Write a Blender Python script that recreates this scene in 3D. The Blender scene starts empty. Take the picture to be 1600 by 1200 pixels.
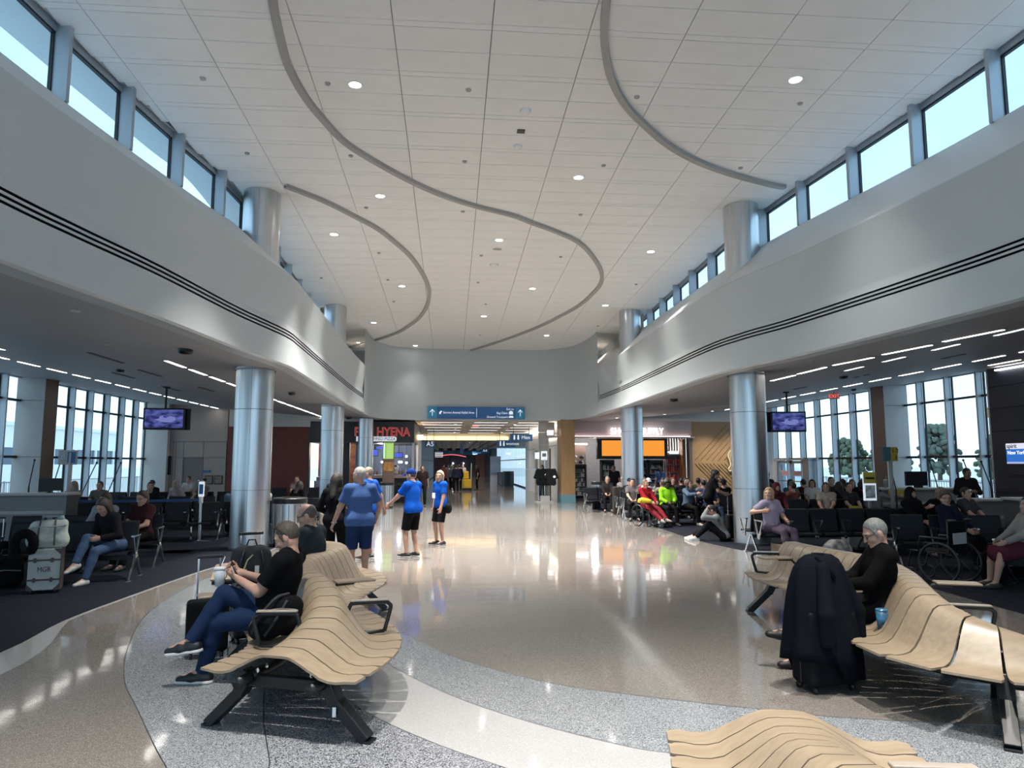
import bpy, bmesh, math, random
import numpy as np
from mathutils import Vector, Matrix, Euler
rnd = random.Random(7)
SC = bpy.context.scene
COL = SC.collection
PI = math.pi
# ---------------------------------------------------------------- camera
FPX, CAMH = 1120.0, 1.75
PITCH = math.atan(124/FPX); YAW = math.atan(95/(FPX/math.cos(PITCH)))
cd = bpy.data.cameras.new('camera'); cam = bpy.data.objects.new('camera', cd); COL.objects.link(cam)
cd.sensor_fit = 'HORIZONTAL'; cd.sensor_width = 36.0; cd.lens = FPX/1600*36.0
cd.clip_start = .05; cd.clip_end = 600
cam.location = (0, 0, CAMH); cam.rotation_euler = (PI/2+PITCH, 0, -YAW)
SC.camera = cam
# ---------------------------------------------------------------- view, world
SC.view_settings.view_transform = 'Standard'; SC.view_settings.look = 'None'
SC.view_settings.gamma = 1.0; SC.view_settings.use_curve_mapping = False
SC.view_settings.exposure = 1.15
SC.cycles.use_denoising = True
SC.cycles.max_bounces = 10; SC.cycles.diffuse_bounces = 5; SC.cycles.glossy_bounces = 4
SC.cycles.transmission_bounces = 6; SC.cycles.transparent_max_bounces = 12
SC.cycles.sample_clamp_indirect = 4.0; SC.cycles.blur_glossy = 0.6
SC.cycles.caustics_reflective = False; SC.cycles.caustics_refractive = False
SKY_STRENGTH = .92
w = bpy.data.worlds.new('sky'); SC.world = w; w.use_nodes = True
nt = w.node_tree; nt.nodes.clear()
def N(t, k, **a):
    n = t.nodes.new(k)
    for q, v in a.items(): setattr(n, q, v)
    return n
wo = N(nt, 'ShaderNodeOutputWorld'); wb = N(nt, 'ShaderNodeBackground'); wc = N(nt, 'ShaderNodeTexCoord')
wn = N(nt, 'ShaderNodeTexNoise'); wn.inputs['Scale'].default_value = 2.4; wn.inputs['Detail'].default_value = 6
wr = N(nt, 'ShaderNodeValToRGB')
wr.color_ramp.elements[0].position = .36; wr.color_ramp.elements[0].color = (.48, .74, .95, 1)
wr.color_ramp.elements[1].position = .68; wr.color_ramp.elements[1].color = (.72, .86, .97, 1)
ws = N(nt, 'ShaderNodeSeparateXYZ'); wg = N(nt, 'ShaderNodeMapRange')
wg.inputs[1].default_value = 0.0; wg.inputs[2].default_value = .30; wg.inputs[3].default_value = 1.0; wg.inputs[4].default_value = 0.0
wm = N(nt, 'ShaderNodeMix', data_type='RGBA'); wm.inputs[7].default_value = (.62, .80, .94, 1)
nt.links.new(wc.outputs['Generated'], wn.inputs['Vector']); nt.links.new(wn.outputs['Fac'], wr.inputs[0])
nt.links.new(wc.outputs['Generated'], ws.inputs[0]); nt.links.new(ws.outputs['Z'], wg.inputs[0])
nt.links.new(wg.outputs[0], wm.inputs[0]); nt.links.new(wr.outputs[0], wm.inputs[6])
nt.links.new(wm.outputs[2], wb.inputs[0]); wb.inputs[1].default_value = SKY_STRENGTH
nt.links.new(wb.outputs[0], wo.inputs[0])
DOWNLIGHT_W, LINEAR_E = 2550.0, 5.0
# ---------------------------------------------------------------- pixel -> place
cp_, sp_ = math.cos(PITCH), math.sin(PITCH)
_F0 = np.array([math.sin(YAW), math.cos(YAW), 0]); _R = np.array([math.cos(YAW), -math.sin(YAW), 0]); _Z = np.array([0, 0, 1.])
_F = _F0*cp_+_Z*sp_; _U = -_F0*sp_+_Z*cp_; _C = np.array([0, 0, CAMH])
def ray(x, y): return _F+_R*(x-800)/FPX+_U*(600-y)/FPX
def at(x, y, z=0.0):
    d = ray(x, y); return tuple(_C+d*(z-CAMH)/d[2])
def atY(x, y, Y):
    d = ray(x, y); return tuple(_C+d*Y/d[1])
def atX(x, y, X):
    d = ray(x, y); return tuple(_C+d*X/d[0])
CZ0, CSL = 8.15, -.0366
def ceil_z(Y): return CZ0+CSL*Y
def at_ceil(x, y, dz=0.0):
    d = ray(x, y); t = (CZ0+dz-CAMH)/(d[2]-CSL*d[1]); return tuple(_C+t*d)
def soff_z(X): return 3.7+.078*max(0, abs(X-1.1)-5.2)
def at_soff(x, y):
    d = ray(x, y); s = -1 if x < 735 else 1
    t = (3.7+.078*(-s*1.1-5.2)-CAMH)/(d[2]-.078*s*d[0]); return tuple(_C+t*d)
# ---------------------------------------------------------------- materials
MATS = {}
def pm(name, col, rough=.5, metal=0.0, noise=.05, scale=8.0, bump=0.0, spec=.5, emit=None, estr=0.0, stretch=None, detail=3.0, coat=0.0):
    if name in MATS: return MATS[name]
    m = bpy.data.materials.new(name); m.use_nodes = True; t = m.node_tree; b = t.nodes['Principled BSDF']
    b.inputs['Roughness'].default_value = rough; b.inputs['Metallic'].default_value = metal
    b.inputs['Specular IOR Level'].default_value = spec
    if coat: b.inputs['Coat Weight'].default_value = coat; b.inputs['Coat Roughness'].default_value = .1
    c = tuple(col)+(1,)
    b.inputs['Base Color'].default_value = c
    if noise or bump:
        tc = N(t, 'ShaderNodeTexCoord'); mp = N(t, 'ShaderNodeMapping'); nz = N(t, 'ShaderNodeTexNoise')
        if stretch: mp.inputs['Scale'].default_value = stretch
        nz.inputs['Scale'].default_value = scale; nz.inputs['Detail'].default_value = detail
        t.links.new(tc.outputs['Object'], mp.inputs[0]); t.links.new(mp.outputs[0], nz.inputs['Vector'])
        if noise:
            r = N(t, 'ShaderNodeValToRGB')
            r.color_ramp.elements[0].position = .3; r.color_ramp.elements[1].position = .7
            r.color_ramp.elements[0].color = tuple(max(0, x*(1-noise)) for x in col)+(1,)
            r.color_ramp.elements[1].color = tuple(min(1, x*(1+noise)) for x in col)+(1,)
            t.links.new(nz.outputs['Fac'], r.inputs[0]); t.links.new(r.outputs[0], b.inputs['Base Color'])
        if bump:
            bp = N(t, 'ShaderNodeBump'); bp.inputs['Strength'].default_value = bump; bp.inputs['Distance'].default_value = .02
            t.links.new(nz.outputs['Fac'], bp.inputs['Height']); t.links.new(bp.outputs[0], b.inputs['Normal'])
    if emit:
        b.inputs['Emission Color'].default_value = tuple(emit)+(1,); b.inputs['Emission Strength'].default_value = estr
    MATS[name] = m; return m
def terrazzo(name, base, dark, light, scale=90.0, spread=.12, rough=.07):
    m = bpy.data.materials.new(name); m.use_nodes = True; t = m.node_tree; b = t.nodes['Principled BSDF']
    tc = N(t, 'ShaderNodeTexCoord'); v = N(t, 'ShaderNodeTexVoronoi'); v.inputs['Scale'].default_value = scale
    t.links.new(tc.outputs['Object'], v.inputs['Vector'])
    sp = N(t, 'ShaderNodeSeparateColor'); t.links.new(v.outputs['Color'], sp.inputs[0])
    r = N(t, 'ShaderNodeValToRGB'); r.color_ramp.interpolation = 'CONSTANT'; e = r.color_ramp.elements
    e[0].position = 0; e[0].color = dark+(1,); e[1].position = spread; e[1].color = base+(1,)
    k = e.new(1-spread*.9); k.color = light+(1,)
    k = e.new(.55); k.color = tuple(x*.93 for x in base)+(1,)
    t.links.new(sp.outputs[0], r.inputs[0])
    n2 = N(t, 'ShaderNodeTexNoise'); n2.inputs['Scale'].default_value = .55; n2.inputs['Detail'].default_value = 3
    t.links.new(tc.outputs['Object'], n2.inputs['Vector'])
    mr = N(t, 'ShaderNodeMapRange'); mr.inputs[3].default_value = .9; mr.inputs[4].default_value = 1.08
    t.links.new(n2.outputs['Fac'], mr.inputs[0])
    mx = N(t, 'ShaderNodeMix', data_type='RGBA', blend_type='MULTIPLY'); mx.inputs[0].default_value = 1
    t.links.new(r.outputs[0], mx.inputs[6]); t.links.new(mr.outputs[0], mx.inputs[7]); t.links.new(mx.outputs[2], b.inputs['Base Color'])
    b.inputs['Roughness'].default_value = rough; b.inputs['Specular IOR Level'].default_value = .5
    n3 = N(t, 'ShaderNodeTexNoise'); n3.inputs['Scale'].default_value = 2.2; n3.inputs['Detail'].default_value = 1.5
    t.links.new(tc.outputs['Object'], n3.inputs['Vector'])
    bp = N(t, 'ShaderNodeBump'); bp.inputs['Strength'].default_value = .055; bp.inputs['Distance'].default_value = .03
    t.links.new(n3.outputs['Fac'], bp.inputs['Height']); t.links.new(bp.outputs[0], b.inputs['Normal'])
    MATS[name] = m; return m
def glassmat(name, tint, refl=.10):
    m = bpy.data.materials.new(name); m.use_nodes = True; t = m.node_tree; t.nodes.clear()
    o = N(t, 'ShaderNodeOutputMaterial'); tr = N(t, 'ShaderNodeBsdfTransparent'); gl = N(t, 'ShaderNodeBsdfGlossy'); mx = N(t, 'ShaderNodeMixShader')
    lw = N(t, 'ShaderNodeLayerWeight'); lw.inputs[0].default_value = .3; fr = N(t, 'ShaderNodeMath', operation='POWER'); fr.inputs[1].default_value = 4.0; t.links.new(lw.outputs['Facing'], fr.inputs[0])
    tr.inputs[0].default_value = tint+(1,); gl.inputs['Roughness'].default_value = .02; gl.inputs[0].default_value = (.85, .93, 1, 1)
    t.links.new(fr.outputs[0], mx.inputs[0]); t.links.new(tr.outputs[0], mx.inputs[1]); t.links.new(gl.outputs[0], mx.inputs[2])
    t.links.new(mx.outputs[0], o.inputs[0]); MATS[name] = m; return m
def woodmat(name, c1, c2, rough=.45, axis=(2, 30, 30), scale=1.2):
    m = bpy.data.materials.new(name); m.use_nodes = True; t = m.node_tree; b = t.nodes['Principled BSDF']
    tc = N(t, 'ShaderNodeTexCoord'); mp = N(t, 'ShaderNodeMapping'); mp.inputs['Scale'].default_value = axis
    nz = N(t, 'ShaderNodeTexNoise'); nz.inputs['Scale'].default_value = scale; nz.inputs['Detail'].default_value = 5; nz.inputs['Distortion'].default_value = .4
    r = N(t, 'ShaderNodeValToRGB'); r.color_ramp.elements[0].position = .32; r.color_ramp.elements[1].position = .68
    r.color_ramp.elements[0].color = c1+(1,); r.color_ramp.elements[1].color = c2+(1,)
    t.links.new(tc.outputs['Object'], mp.inputs[0]); t.links.new(mp.outputs[0], nz.inputs['Vector'])
    t.links.new(nz.outputs['Fac'], r.inputs[0]); t.links.new(r.outputs[0], b.inputs['Base Color'])
    b.inputs['Roughness'].default_value = rough; MATS[name] = m; return m
def emis(name, col, s):
    if name in MATS: return MATS[name]
    if s < 2.5: s *= .73
    m = bpy.data.materials.new(name); m.use_nodes = True; t = m.node_tree; t.nodes.clear()
    o = N(t, 'ShaderNodeOutputMaterial'); e = N(t, 'ShaderNodeEmission'); e.inputs[0].default_value = tuple(col)+(1,); e.inputs[1].default_value = s
    t.links.new(e.outputs[0], o.inputs[0]); MATS[name] = m; return m
WHITE = pm('white_paint', (.70, .72, .72), .45, noise=.02, scale=.6)
WHITEC = pm('ceiling_panel_white', (.90, .90, .89), .6, noise=.015, scale=3)
JOINT = pm('joint_grey', (.16, .16, .165), .8, noise=0)
SOFF = pm('soffit_grey', (.36, .36, .375), .6, noise=.03, scale=.5)
STEEL = pm('brushed_steel', (.56, .58, .60), .31, 1.0, noise=.10, scale=6, stretch=(14, 14, .12), bump=.03)
STEELD = pm('steel_joint', (.22, .23, .24), .35, 1.0, noise=0)
ALU = pm('mullion_aluminium', (.42, .47, .52), .42, .35, noise=.03, scale=2)
ALUD = pm('gasket_black', (.012, .014, .018), .5, noise=0)
BROWN = pm('bronze_cladding', (.15, .125, .11), .42, .3, noise=.05, scale=2)
GLASS = glassmat('window_glass', (.80, .90, .95)); GLASSC = glassmat('clerestory_glass', (.62, .76, .86))
BEIGE = pm('beige_panel', (.34, .29, .265), .5, noise=.03, scale=2)
BEIGED = pm('door_brown', (.17, .15, .14), .5, noise=.03)
RED = pm('red_brown_panel', (.15, .028, .022), .5, noise=.05, scale=3)
BLACK = pm('black_metal', (.007, .008, .010), .38, .2, noise=.1, scale=10)
BLACKP = pm('black_plastic', (.006, .007, .008), .42, noise=.1, scale=10)
CHROME = pm('chrome', (.68, .69, .70), .20, 1.0, noise=.03)
NAVY = pm('navy_wall_panel', (.010, .016, .030), .45, noise=.08, scale=2)
GREY = pm('grey_laminate', (.20, .21, .22), .45, noise=.05, scale=4)
LGREY = pm('light_grey_laminate', (.42, .42, .42), .4, noise=.03, scale=4)
BLUE = pm('sign_blue', (.020, .13, .36), .4, noise=.02)
TEALB = pm('sign_light_blue', (.03, .28, .48), .4, noise=.02)
SIGNW = pm('glowing_sign_white', (.82, .86, .90), .4, noise=0, emit=(.8, .9, 1), estr=.25)  # slight glow put into the white, also on plates, cards and badges
WOOD = woodmat('maple_plywood', (.225, .172, .118), (.29, .228, .16), .38, (1.6, 26, 26), 1.0)
WOODWALL = woodmat('wood_wall', (.30, .175, .075), (.37, .225, .105), .5, (30, 30, 2), .8)
CARPET = pm('navy_carpet', (.011, .013, .021), .95, noise=.45, scale=60, spec=.1, detail=6)
CARPETB = pm('navy_carpet_light', (.018, .021, .034), .95, noise=.45, scale=60, spec=.1, detail=6)
T_BEIGE = terrazzo('terrazzo_beige', (.185, .168, .154), (.10, .092, .08), (.315, .30, .283), 230)
T_PALE = terrazzo('terrazzo_pale', (.215, .20, .19), (.135, .127, .12), (.32, .305, .297), 230, .08)
T_RING = terrazzo('terrazzo_grey_blue', (.215, .235, .255), (.065, .072, .08), (.39, .41, .435), 210, .22)
T_WHITE = terrazzo('terrazzo_white', (.36, .362, .37), (.28, .28, .29), (.46, .46, .47), 230, .08)
T_DARK = terrazzo('terrazzo_speckle', (.20, .215, .24), (.028, .032, .042), (.37, .385, .42), 190, .30)
# ---------------------------------------------------------------- mesh helpers
class MB:
    def __init__(s): s.v = []; s.f = []
    def add(s, vs, fs):
        o = len(s.v); s.v += [tuple(v) for v in vs]; s.f += [tuple(i+o for i in f) for f in fs]; return s
    def box(s, c, d, rz=0.0, M=None, taper=1.0):
        x, y, z = d[0]/2, d[1]/2, d[2]/2
        vs = [(-x, -y, -z), (x, -y, -z), (x, y, -z), (-x, y, -z), (-x*taper, -y*taper, z), (x*taper, -y*taper, z), (x*taper, y*taper, z), (-x*taper, y*taper, z)]
        R = M if M is not None else Matrix.Rotation(rz, 3, 'Z')
        vs = [R @ Vector(v)+Vector(c) for v in vs]
        return s.add(vs, [(0, 3, 2, 1), (4, 5, 6, 7), (0, 1, 5, 4), (1, 2, 6, 5), (2, 3, 7, 6), (3, 0, 4, 7)])
    def bb(s, x0, x1, y0, y1, z0, z1): return s.box(((x0+x1)/2, (y0+y1)/2, (z0+z1)/2), (abs(x1-x0), abs(y1-y0), abs(z1-z0)))
    def bar(s, a, b, w, h=None, up=(0, 0, 1)):
        a, b = Vector(a), Vector(b); d = b-a; L = d.length; d.normalize(); h = h or w
        u = Vector(up); x = d.cross(u)
        if x.length < 1e-4: x = d.cross(Vector((1, 0, 0)))
        x.normalize(); u = x.cross(d)
        M = Matrix((x, d, u)).transposed()
        return s.box((a+b)/2, (w, L, h), M=M)
    def tube(s, pts, r, n=8, closed=False, caps=True):
        P = [Vector(p) for p in pts]; m = len(P); rs = r if isinstance(r, (list, tuple)) else [r]*m
        vs = []; up = Vector((0, 0, 1)); prev = None
        for i in range(m):
            if closed: d = P[(i+1) % m]-P[i-1]
            else: d = P[min(i+1, m-1)]-P[max(i-1, 0)]
            d.normalize()
            if prev is None:
                x = d.cross(up)
                if x.length < .1: x = d.cross(Vector((1, 0, 0)))
            else: x = prev-d*prev.dot(d)
            x.normalize(); prev = x; y = d.cross(x)
            vs += [P[i]+(x*math.cos(2*PI*k/n)+y*math.sin(2*PI*k/n))*rs[i] for k in range(n)]
        fs = []
        for i in range(m if closed else m-1):
            for k in range(n):
                a = i*n+k; b = i*n+(k+1) % n; c = ((i+1) % m)*n+(k+1) % n; e = ((i+1) % m)*n+k
                fs.append((a, b, c, e))
        if caps and not closed: fs += [tuple(range(n))[::-1], tuple((m-1)*n+k for k in range(n))]
        return s.add(vs, fs)
    def cyl(s, c, r, h, n=24, r2=None): return s.lathe([(0, 0), (r, 0), (r if r2 is None else r2, h), (0, h)], n, c)
    def lathe(s, prof, n=24, c=(0, 0, 0)):
        vs = []; fs = []; ring = []
        for (r, z) in prof:
            if r < 1e-6: ring.append([len(vs)]); vs.append((c[0], c[1], c[2]+z))
            else:
                ring.append(list(range(len(vs), len(vs)+n)))
                vs += [(c[0]+r*math.cos(2*PI*k/n), c[1]+r*math.sin(2*PI*k/n), c[2]+z) for k in range(n)]
        for a, b in zip(ring, ring[1:]):
            for k in range(n):
                q = [a[k % len(a)], a[(k+1) % len(a)], b[(k+1) % len(b)], b[k % len(b)]]
                u = []
                for i in q:
                    if i not in u: u.append(i)
                if len(u) > 2: fs.append(tuple(u))
        return s.add(vs, fs)
    def prism(s, poly, z0, z1):
        n = len(poly); A = sum(poly[i][0]*poly[(i+1) % n][1]-poly[(i+1) % n][0]*poly[i][1] for i in range(n))
        if A < 0: poly = poly[::-1]
        vs = [(p[0], p[1], z0) for p in poly]+[(p[0], p[1], z1) for p in poly]
        return s.add(vs, [tuple(range(n))[::-1], tuple(range(n, 2*n))]+[(i, (i+1) % n, n+(i+1) % n, n+i) for i in range(n)])
    def prismY(s, poly, y0, y1):  # outline in x,z
        o = len(s.v); s.prism([(a, b) for a, b in poly], 0, 1)
        for i in range(o, len(s.v)):
            x, z, t = s.v[i]; s.v[i] = (x, y0+(y1-y0)*(1-t), z)
        return s
    def ell(s, c, r, nu=14, nv=8, M=None):
        prof = [(math.sin(PI*k/nv), -math.cos(PI*k/nv)) for k in range(nv+1)]; prof[0] = (0, -1); prof[-1] = (0, 1)
        o = len(s.v); s.lathe(prof, nu)
        for i in range(o, len(s.v)):
            v = Vector((s.v[i][0]*r[0], s.v[i][1]*r[1], s.v[i][2]*r[2]))
            s.v[i] = tuple((M @ v if M else v)+Vector(c))
        return s
    def sheet(s, rows, thick=None):
        m, n = len(rows), len(rows[0]); o = []
        for r in rows: o += r
        return s.add(o, [(i*n+k, i*n+k+1, (i+1)*n+k+1, (i+1)*n+k) for i in range(m-1) for k in range(n-1)])
    def mesh(s, name, mat, smooth=False):
        me = bpy.data.meshes.new(name); me.from_pydata(s.v, [], s.f); me.update()
        if mat: me.materials.append(mat)
        if smooth: me.polygons.foreach_set('use_smooth', [True]*len(me.polygons))
        return me
    def build(s, name, mat, parent=None, smooth=False, bevel=0.0, seg=2, loc=None, rz=0.0, auto=None):
        me = s.mesh(name, mat, smooth or auto is not None)
        if auto is not None:
            me.set_sharp_from_angle(angle=math.radians(auto))
        return link(name, me, parent, loc, rz, bevel, seg)
def link(name, me, parent=None, loc=None, rz=0.0, bevel=0.0, seg=2):
    o = bpy.data.objects.new(name, me); COL.objects.link(o)
    if parent: o.parent = parent
    if loc is not None: o.location = loc
    o.rotation_euler.z = rz
    if bevel:
        b = o.modifiers.new('bevel', 'BEVEL'); b.width = bevel; b.segments = seg; b.limit_method = 'ANGLE'; b.angle_limit = math.radians(40)
    return o
def tag(o, label=None, cat=None, group=None, kind=None):
    if label: o['label'] = label
    if cat: o['category'] = cat
    if group: o['group'] = group
    if kind: o['kind'] = kind
    return o
def thing(name, label, cat, loc=(0, 0, 0), rz=0.0, group=None):
    o = bpy.data.objects.new(name, None); COL.objects.link(o); o.location = loc; o.rotation_euler.z = rz; o.empty_display_size = .1
    return tag(o, label, cat, group)
def struct(name, loc=(0, 0, 0), rz=0.0):
    o = bpy.data.objects.new(name, None); COL.objects.link(o); o.location = loc; o.rotation_euler.z = rz; o['kind'] = 'structure'; return o
def dup(root, loc=None, rz=None, label=None, parent=None):
    r = root.copy(); COL.objects.link(r)
    if parent: r.parent = parent
    if loc is not None: r.location = loc
    if rz is not None: r.rotation_euler.z = rz
    if label: r['label'] = label
    for c in root.children: dup(c, parent=r)
    return r
def text(name, body, size, mat, parent, loc, rot=(PI/2, 0, 0), align='LEFT', ext=.004, sx=1.0, off=0.0):
    cu = bpy.data.curves.new(name, 'FONT'); cu.body = body; cu.size = size; cu.extrude = ext; cu.align_x = align; cu.align_y = 'CENTER'; cu.offset = off
    cu.materials.append(mat); o = bpy.data.objects.new(name, cu)
    me = bpy.data.meshes.new_from_object(o); bpy.data.objects.remove(o); me.name = name
    for v in me.vertices: v.co.x *= sx
    o = bpy.data.objects.new(name, me); COL.objects.link(o)
    if parent: o.parent = parent
    o.location = loc; o.rotation_euler = rot; return o
def catmull(P, n=6, closed=False):
    P = [Vector(p) for p in P]; out = []
    for i in range(len(P)-1):
        a = P[max(i-1, 0)]; b = P[i]; c = P[i+1]; d = P[min(i+2, len(P)-1)]
        for k in range(n):
            t = k/n
            out.append(.5*((2*b)+(c-a)*t+(2*a-5*b+4*c-d)*t*t+(3*b-a-3*c+d)*t**3))
    out.append(P[-1]); return out
def path_at_y(path, y):
    for (x0, y0), (x1, y1) in zip(path, path[1:]):
        if y0 <= y <= y1: return x0+(x1-x0)*(y-y0)/(y1-y0)
    return path[0][0] if y < path[0][1] else path[-1][0]
# ================================================================ STRUCTURE
Y0, YE = -6.0, 33.0
XL, XR = -13.4, 15.3
FL = [(-4.75, Y0), (-4.75, 2), (-4.6, 5), (-4.42, 7.24), (-4.25, 8.42), (-3.99, 10.0), (-3.70, 12.6), (-3.36, 14.7), (-3.34, 16), (-3.38, 18.4), (-3.48, 24.7), (-3.45, 28.5)]
FR = [(6.9, Y0), (6.9, 2), (6.9, 5), (6.84, 7.9), (6.74, 9.2), (6.55, 10.9), (6.28, 12.9), (6.0, 14.2), (5.83, 16), (5.90, 20.6), (5.97, 25.0), (5.9, 28.5)]
BOWL = [(-3.45, 28.5), (-3.36, 30.4), (-3.0, 31.6), (-2.2, 32.35), (-1.2, 32.6), (1.2, 32.6), (3.8, 32.6), (4.7, 32.3), (5.4, 31.5), (5.75, 30.2), (5.9, 28.5)]
CL = [(-5.9, Y0), (-5.9, 2), (-5.7, 6), (-5.45, 9.0), (-5.15, 11.3), (-4.75, 13.8), (-4.5, 15.3), (-4.6, 19), (-4.68, 26), (-4.6, 33)]
CR = [(8.1, Y0), (8.1, 4), (7.9, 8.5), (7.65, 11), (7.2, 14), (7.0, 16), (6.97, 19), (6.99, 26), (6.9, 33)]
smooth2 = lambda P, n=5: [(p.x, p.y) for p in catmull([(a, b, 0) for a, b in P], n)]
FLs, FRs, BOs, CLs, CRs = smooth2(FL), smooth2(FR), smooth2(BOWL, 8), smooth2(CL), smooth2(CR)
def normals(P, side):
    out = []
    for i in range(len(P)):
        a = Vector(P[max(i-1, 0)]); b = Vector(P[min(i+1, len(P)-1)]); d = (b-a).normalized(); out.append((d.y*side, -d.x*side))
    return out
def sweep(P, nm, prof):  # prof: (z, outward offset)
    return [[(P[i][0]+nm[i][0]*o, P[i][1]+nm[i][1]*o, z(P[i][1]) if callable(z) else z) for i in range(len(P))] for z, o in prof]
# floor
fl = MB().prism([(-14, Y0-.2), (16, Y0-.2), (16, 97), (-14, 97)], -.25, 0).build('floor', T_BEIGE); fl['kind'] = 'structure'
def inlay(name, P, z, mat, n=6, smooth=True):
    o = MB().prism([(p[0], p[1]) for p in P], 0.0002, z).build(name, mat); o['kind'] = 'structure'; o.parent = fl; return o
arcA = [(-3.6, 12.2), (-2.9, 11.2), (-2.1, 9.9), (-1.3, 8.75), (-.50, 7.72), (.10, 6.69), (.76, 5.97), (1.35, 5.6), (2.27, 5.16), (2.77, 4.96), (3.84, 4.72), (5.2, 4.6)]
arcL = [(-.9, 3.4), (-1.62, 4.51), (-2.21, 5.54), (-2.65, 6.34), (-3.08, 7.42), (-3.48, 8.75), (-3.69, 10.17), (-3.72, 11.5), (-3.6, 12.2)]
arcB = [(-1.45, 8.3), (-1.0, 7.4), (-.576, 6.645), (-.058, 5.79), (.437, 5.185), (1.0, 4.68), (1.4, 4.45), (2.3, 4.15), (3.4, 3.95), (4.6, 3.9)]
arcC = [(-1.35, 7.2), (-1.0, 6.2), (-.65, 5.475), (-.21, 4.886), (.33, 4.35), (1.1, 3.75), (2.0, 3.3), (3.2, 3.0), (4.6, 2.9)]
sm = lambda P: smooth2(P, 6)
far = [(-4.0, 14.6), (-2.9, 16.3), (-1.6, 17.2), (-.19, 17.5), (1.2, 17.0), (2.1, 16.4), (3.1, 15.5), (4.4, 13.9), (5.44, 12.2), (6.3, 10.3), (6.75, 8.6)]
inlay('floor_terrazzo_pale_field', sm(far)+[(6.8, 34), (-4, 34)], .0008, T_PALE)
inlay('floor_terrazzo_grey_field', sm(arcL)+sm(arcA)[1:]+[(5.2, 1.0), (-.2, 1.0)], .0008, T_RING)
inlay('floor_terrazzo_white_band', sm(arcB)+[(4.6, 2.9)]+sm(arcC)[::-1][1:], .0014, T_WHITE)
inlay('floor_terrazzo_speckle_field', sm(arcC)+[(4.6, 1.0), (-.35, 1.0), (-.95, 4.0), (-1.05, 4.55), (-1.25, 5.2), (-1.5, 6.2)], .0014, T_DARK)
div = MB()
for P in (sm(arcA), sm(arcL), sm(arcB), sm(arcC), [(-.6, 3.2), (-.95, 4.0), (-1.05, 4.55), (-1.25, 5.2), (-1.5, 6.2)], sm(far)):
    for a, b in zip(P, P[1:]): div.bar((a[0], a[1], .0016), (b[0], b[1], .0016), .006, .0012)
o = div.build('floor_divider_strips', STEELD, fl); o['kind'] = 'structure'
# carpets
carL = [(-4.75, Y0), (-4.7, 3), (-4.35, 5.6), (-4.16, 7.27), (-4.3, 8.65), (-4.24, 10.1), (-4.05, 12.5), (-3.7, 14.5), (-3.55, 19), (-3.6, 25), (-3.6, 31.5)]
carR = [(6.6, Y0), (6.6, 5), (6.67, 8.07), (6.75, 10.6), (6.35, 12.6), (5.75, 15.0), (5.61, 17.0), (5.7, 21.6), (5.81, 31.6)]
# white border beside each carpet
inlay('floor_terrazzo_border_left', [(x, y) for x, y in smooth2(carL, 4)]+[(x+max(.05, min(.5, (8.9-y)*.22)), y) for x, y in smooth2(carL, 4)[::-1]], .0018, T_WHITE)
inlay('floor_terrazzo_border_right', [(x, y) for x, y in smooth2(carR, 4)]+[(x-.35, y) for x, y in smooth2(carR, 4)[::-1]], .0018, T_PALE)
for nm, car, xo in (('floor_carpet_left', carL, XL), ('floor_carpet_right', carR, XR)):
    P = smooth2(car, 4)
    o = MB().prism(P+[(xo, P[-1][1]), (xo, Y0)], 0.0005, .008).build(nm, CARPET); o['kind'] = 'structure'
    o['label'] = 'dark navy carpet tiles'
    # a lighter tile here and there, flush in the pile
    tl = MB(); r2 = random.Random(3)
    for i in range(160):
        x = xo+(.5+r2.randint(0, 15)*.5)*(1 if xo < 0 else -1); y = 5+r2.randint(0, 52)*.5
        lim = path_at_y(P, y)
        if (xo < 0 and x < lim-.6) or (xo > 0 and x > lim+.6): tl.bb(x-.24, x+.24, y-.24, y+.24, .0075, .0086)
    q = tl.build('carpet_tile', CARPETB, o); q['kind'] = 'stuff'
# ---------------------------------------------------------------- main ceiling
ceil = MB()
edge = [(x-.12, y) for x, y in CLs]+[(x+.12, y) for x, y in CRs[::-1]]
for dz, rv in ((.05, False), (.5, True)):
    vs = [(x, y, ceil_z(y)+dz) for x, y in edge]; f = tuple(range(len(vs))); ceil.add(vs, [f[::-1] if not rv else f])
ceil = ceil.build('ceiling', JOINT); ceil['kind'] = 'structure'
SX = 1.374; xg = at_ceil(773, 0)[0]; TH = math.atan(CSL)
per0 = at_ceil(610, 35)[1]; PER = 1.215
def panel_mesh(lx, ly):
    return MB().box((0, 0, .015), (lx-.012, ly-.009, .03)).mesh('panel', WHITEC)
pms = {}; cells = []
for i in range(-6, 8):
    for k in range(-9, 25):
        for a, b in ((-.065, .065), (.065, .61), (.61, 1.15)):
            x0, x1 = xg+i*SX, xg+(i+1)*SX; y0, y1 = per0+k*PER+a, per0+k*PER+b
            if x1 < -6.5 or x0 > 9.1 or y1 > 34.0: continue
            if y1 < Y0: continue
            xl, xr = path_at_y(CLs, (y0+y1)/2)-.1, path_at_y(CRs, (y0+y1)/2)+.1
            if x1 < xl+.05 or x0 > xr-.05: continue
            x0, x1 = max(x0, xl), min(x1, xr)
            cells.append((x0, x1, y0, y1))
def vis(c):
    y = max(c[2], .5); v = np.array([(c[0]+c[1])/2, (c[2]+c[3])/2, ceil_z(c[2])])-_C; d = v@_F
    if d < 1: return 0
    px, py = 800+FPX*(v@_R)/d, 600-FPX*(v@_U)/d
    return 1/d if -60 < px < 1660 and py > -40 and c[0] > -5.6 and c[1] < 8.6 else 0
big = sorted([c for c in cells if vis(c) > 0 and c[3]-c[2] > .2 and c[1]-c[0] > SX-.01], key=vis, reverse=True)[:295]
bigs = set(big); rest = MB()
Mt = Matrix.Rotation(TH, 3, 'X')
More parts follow.
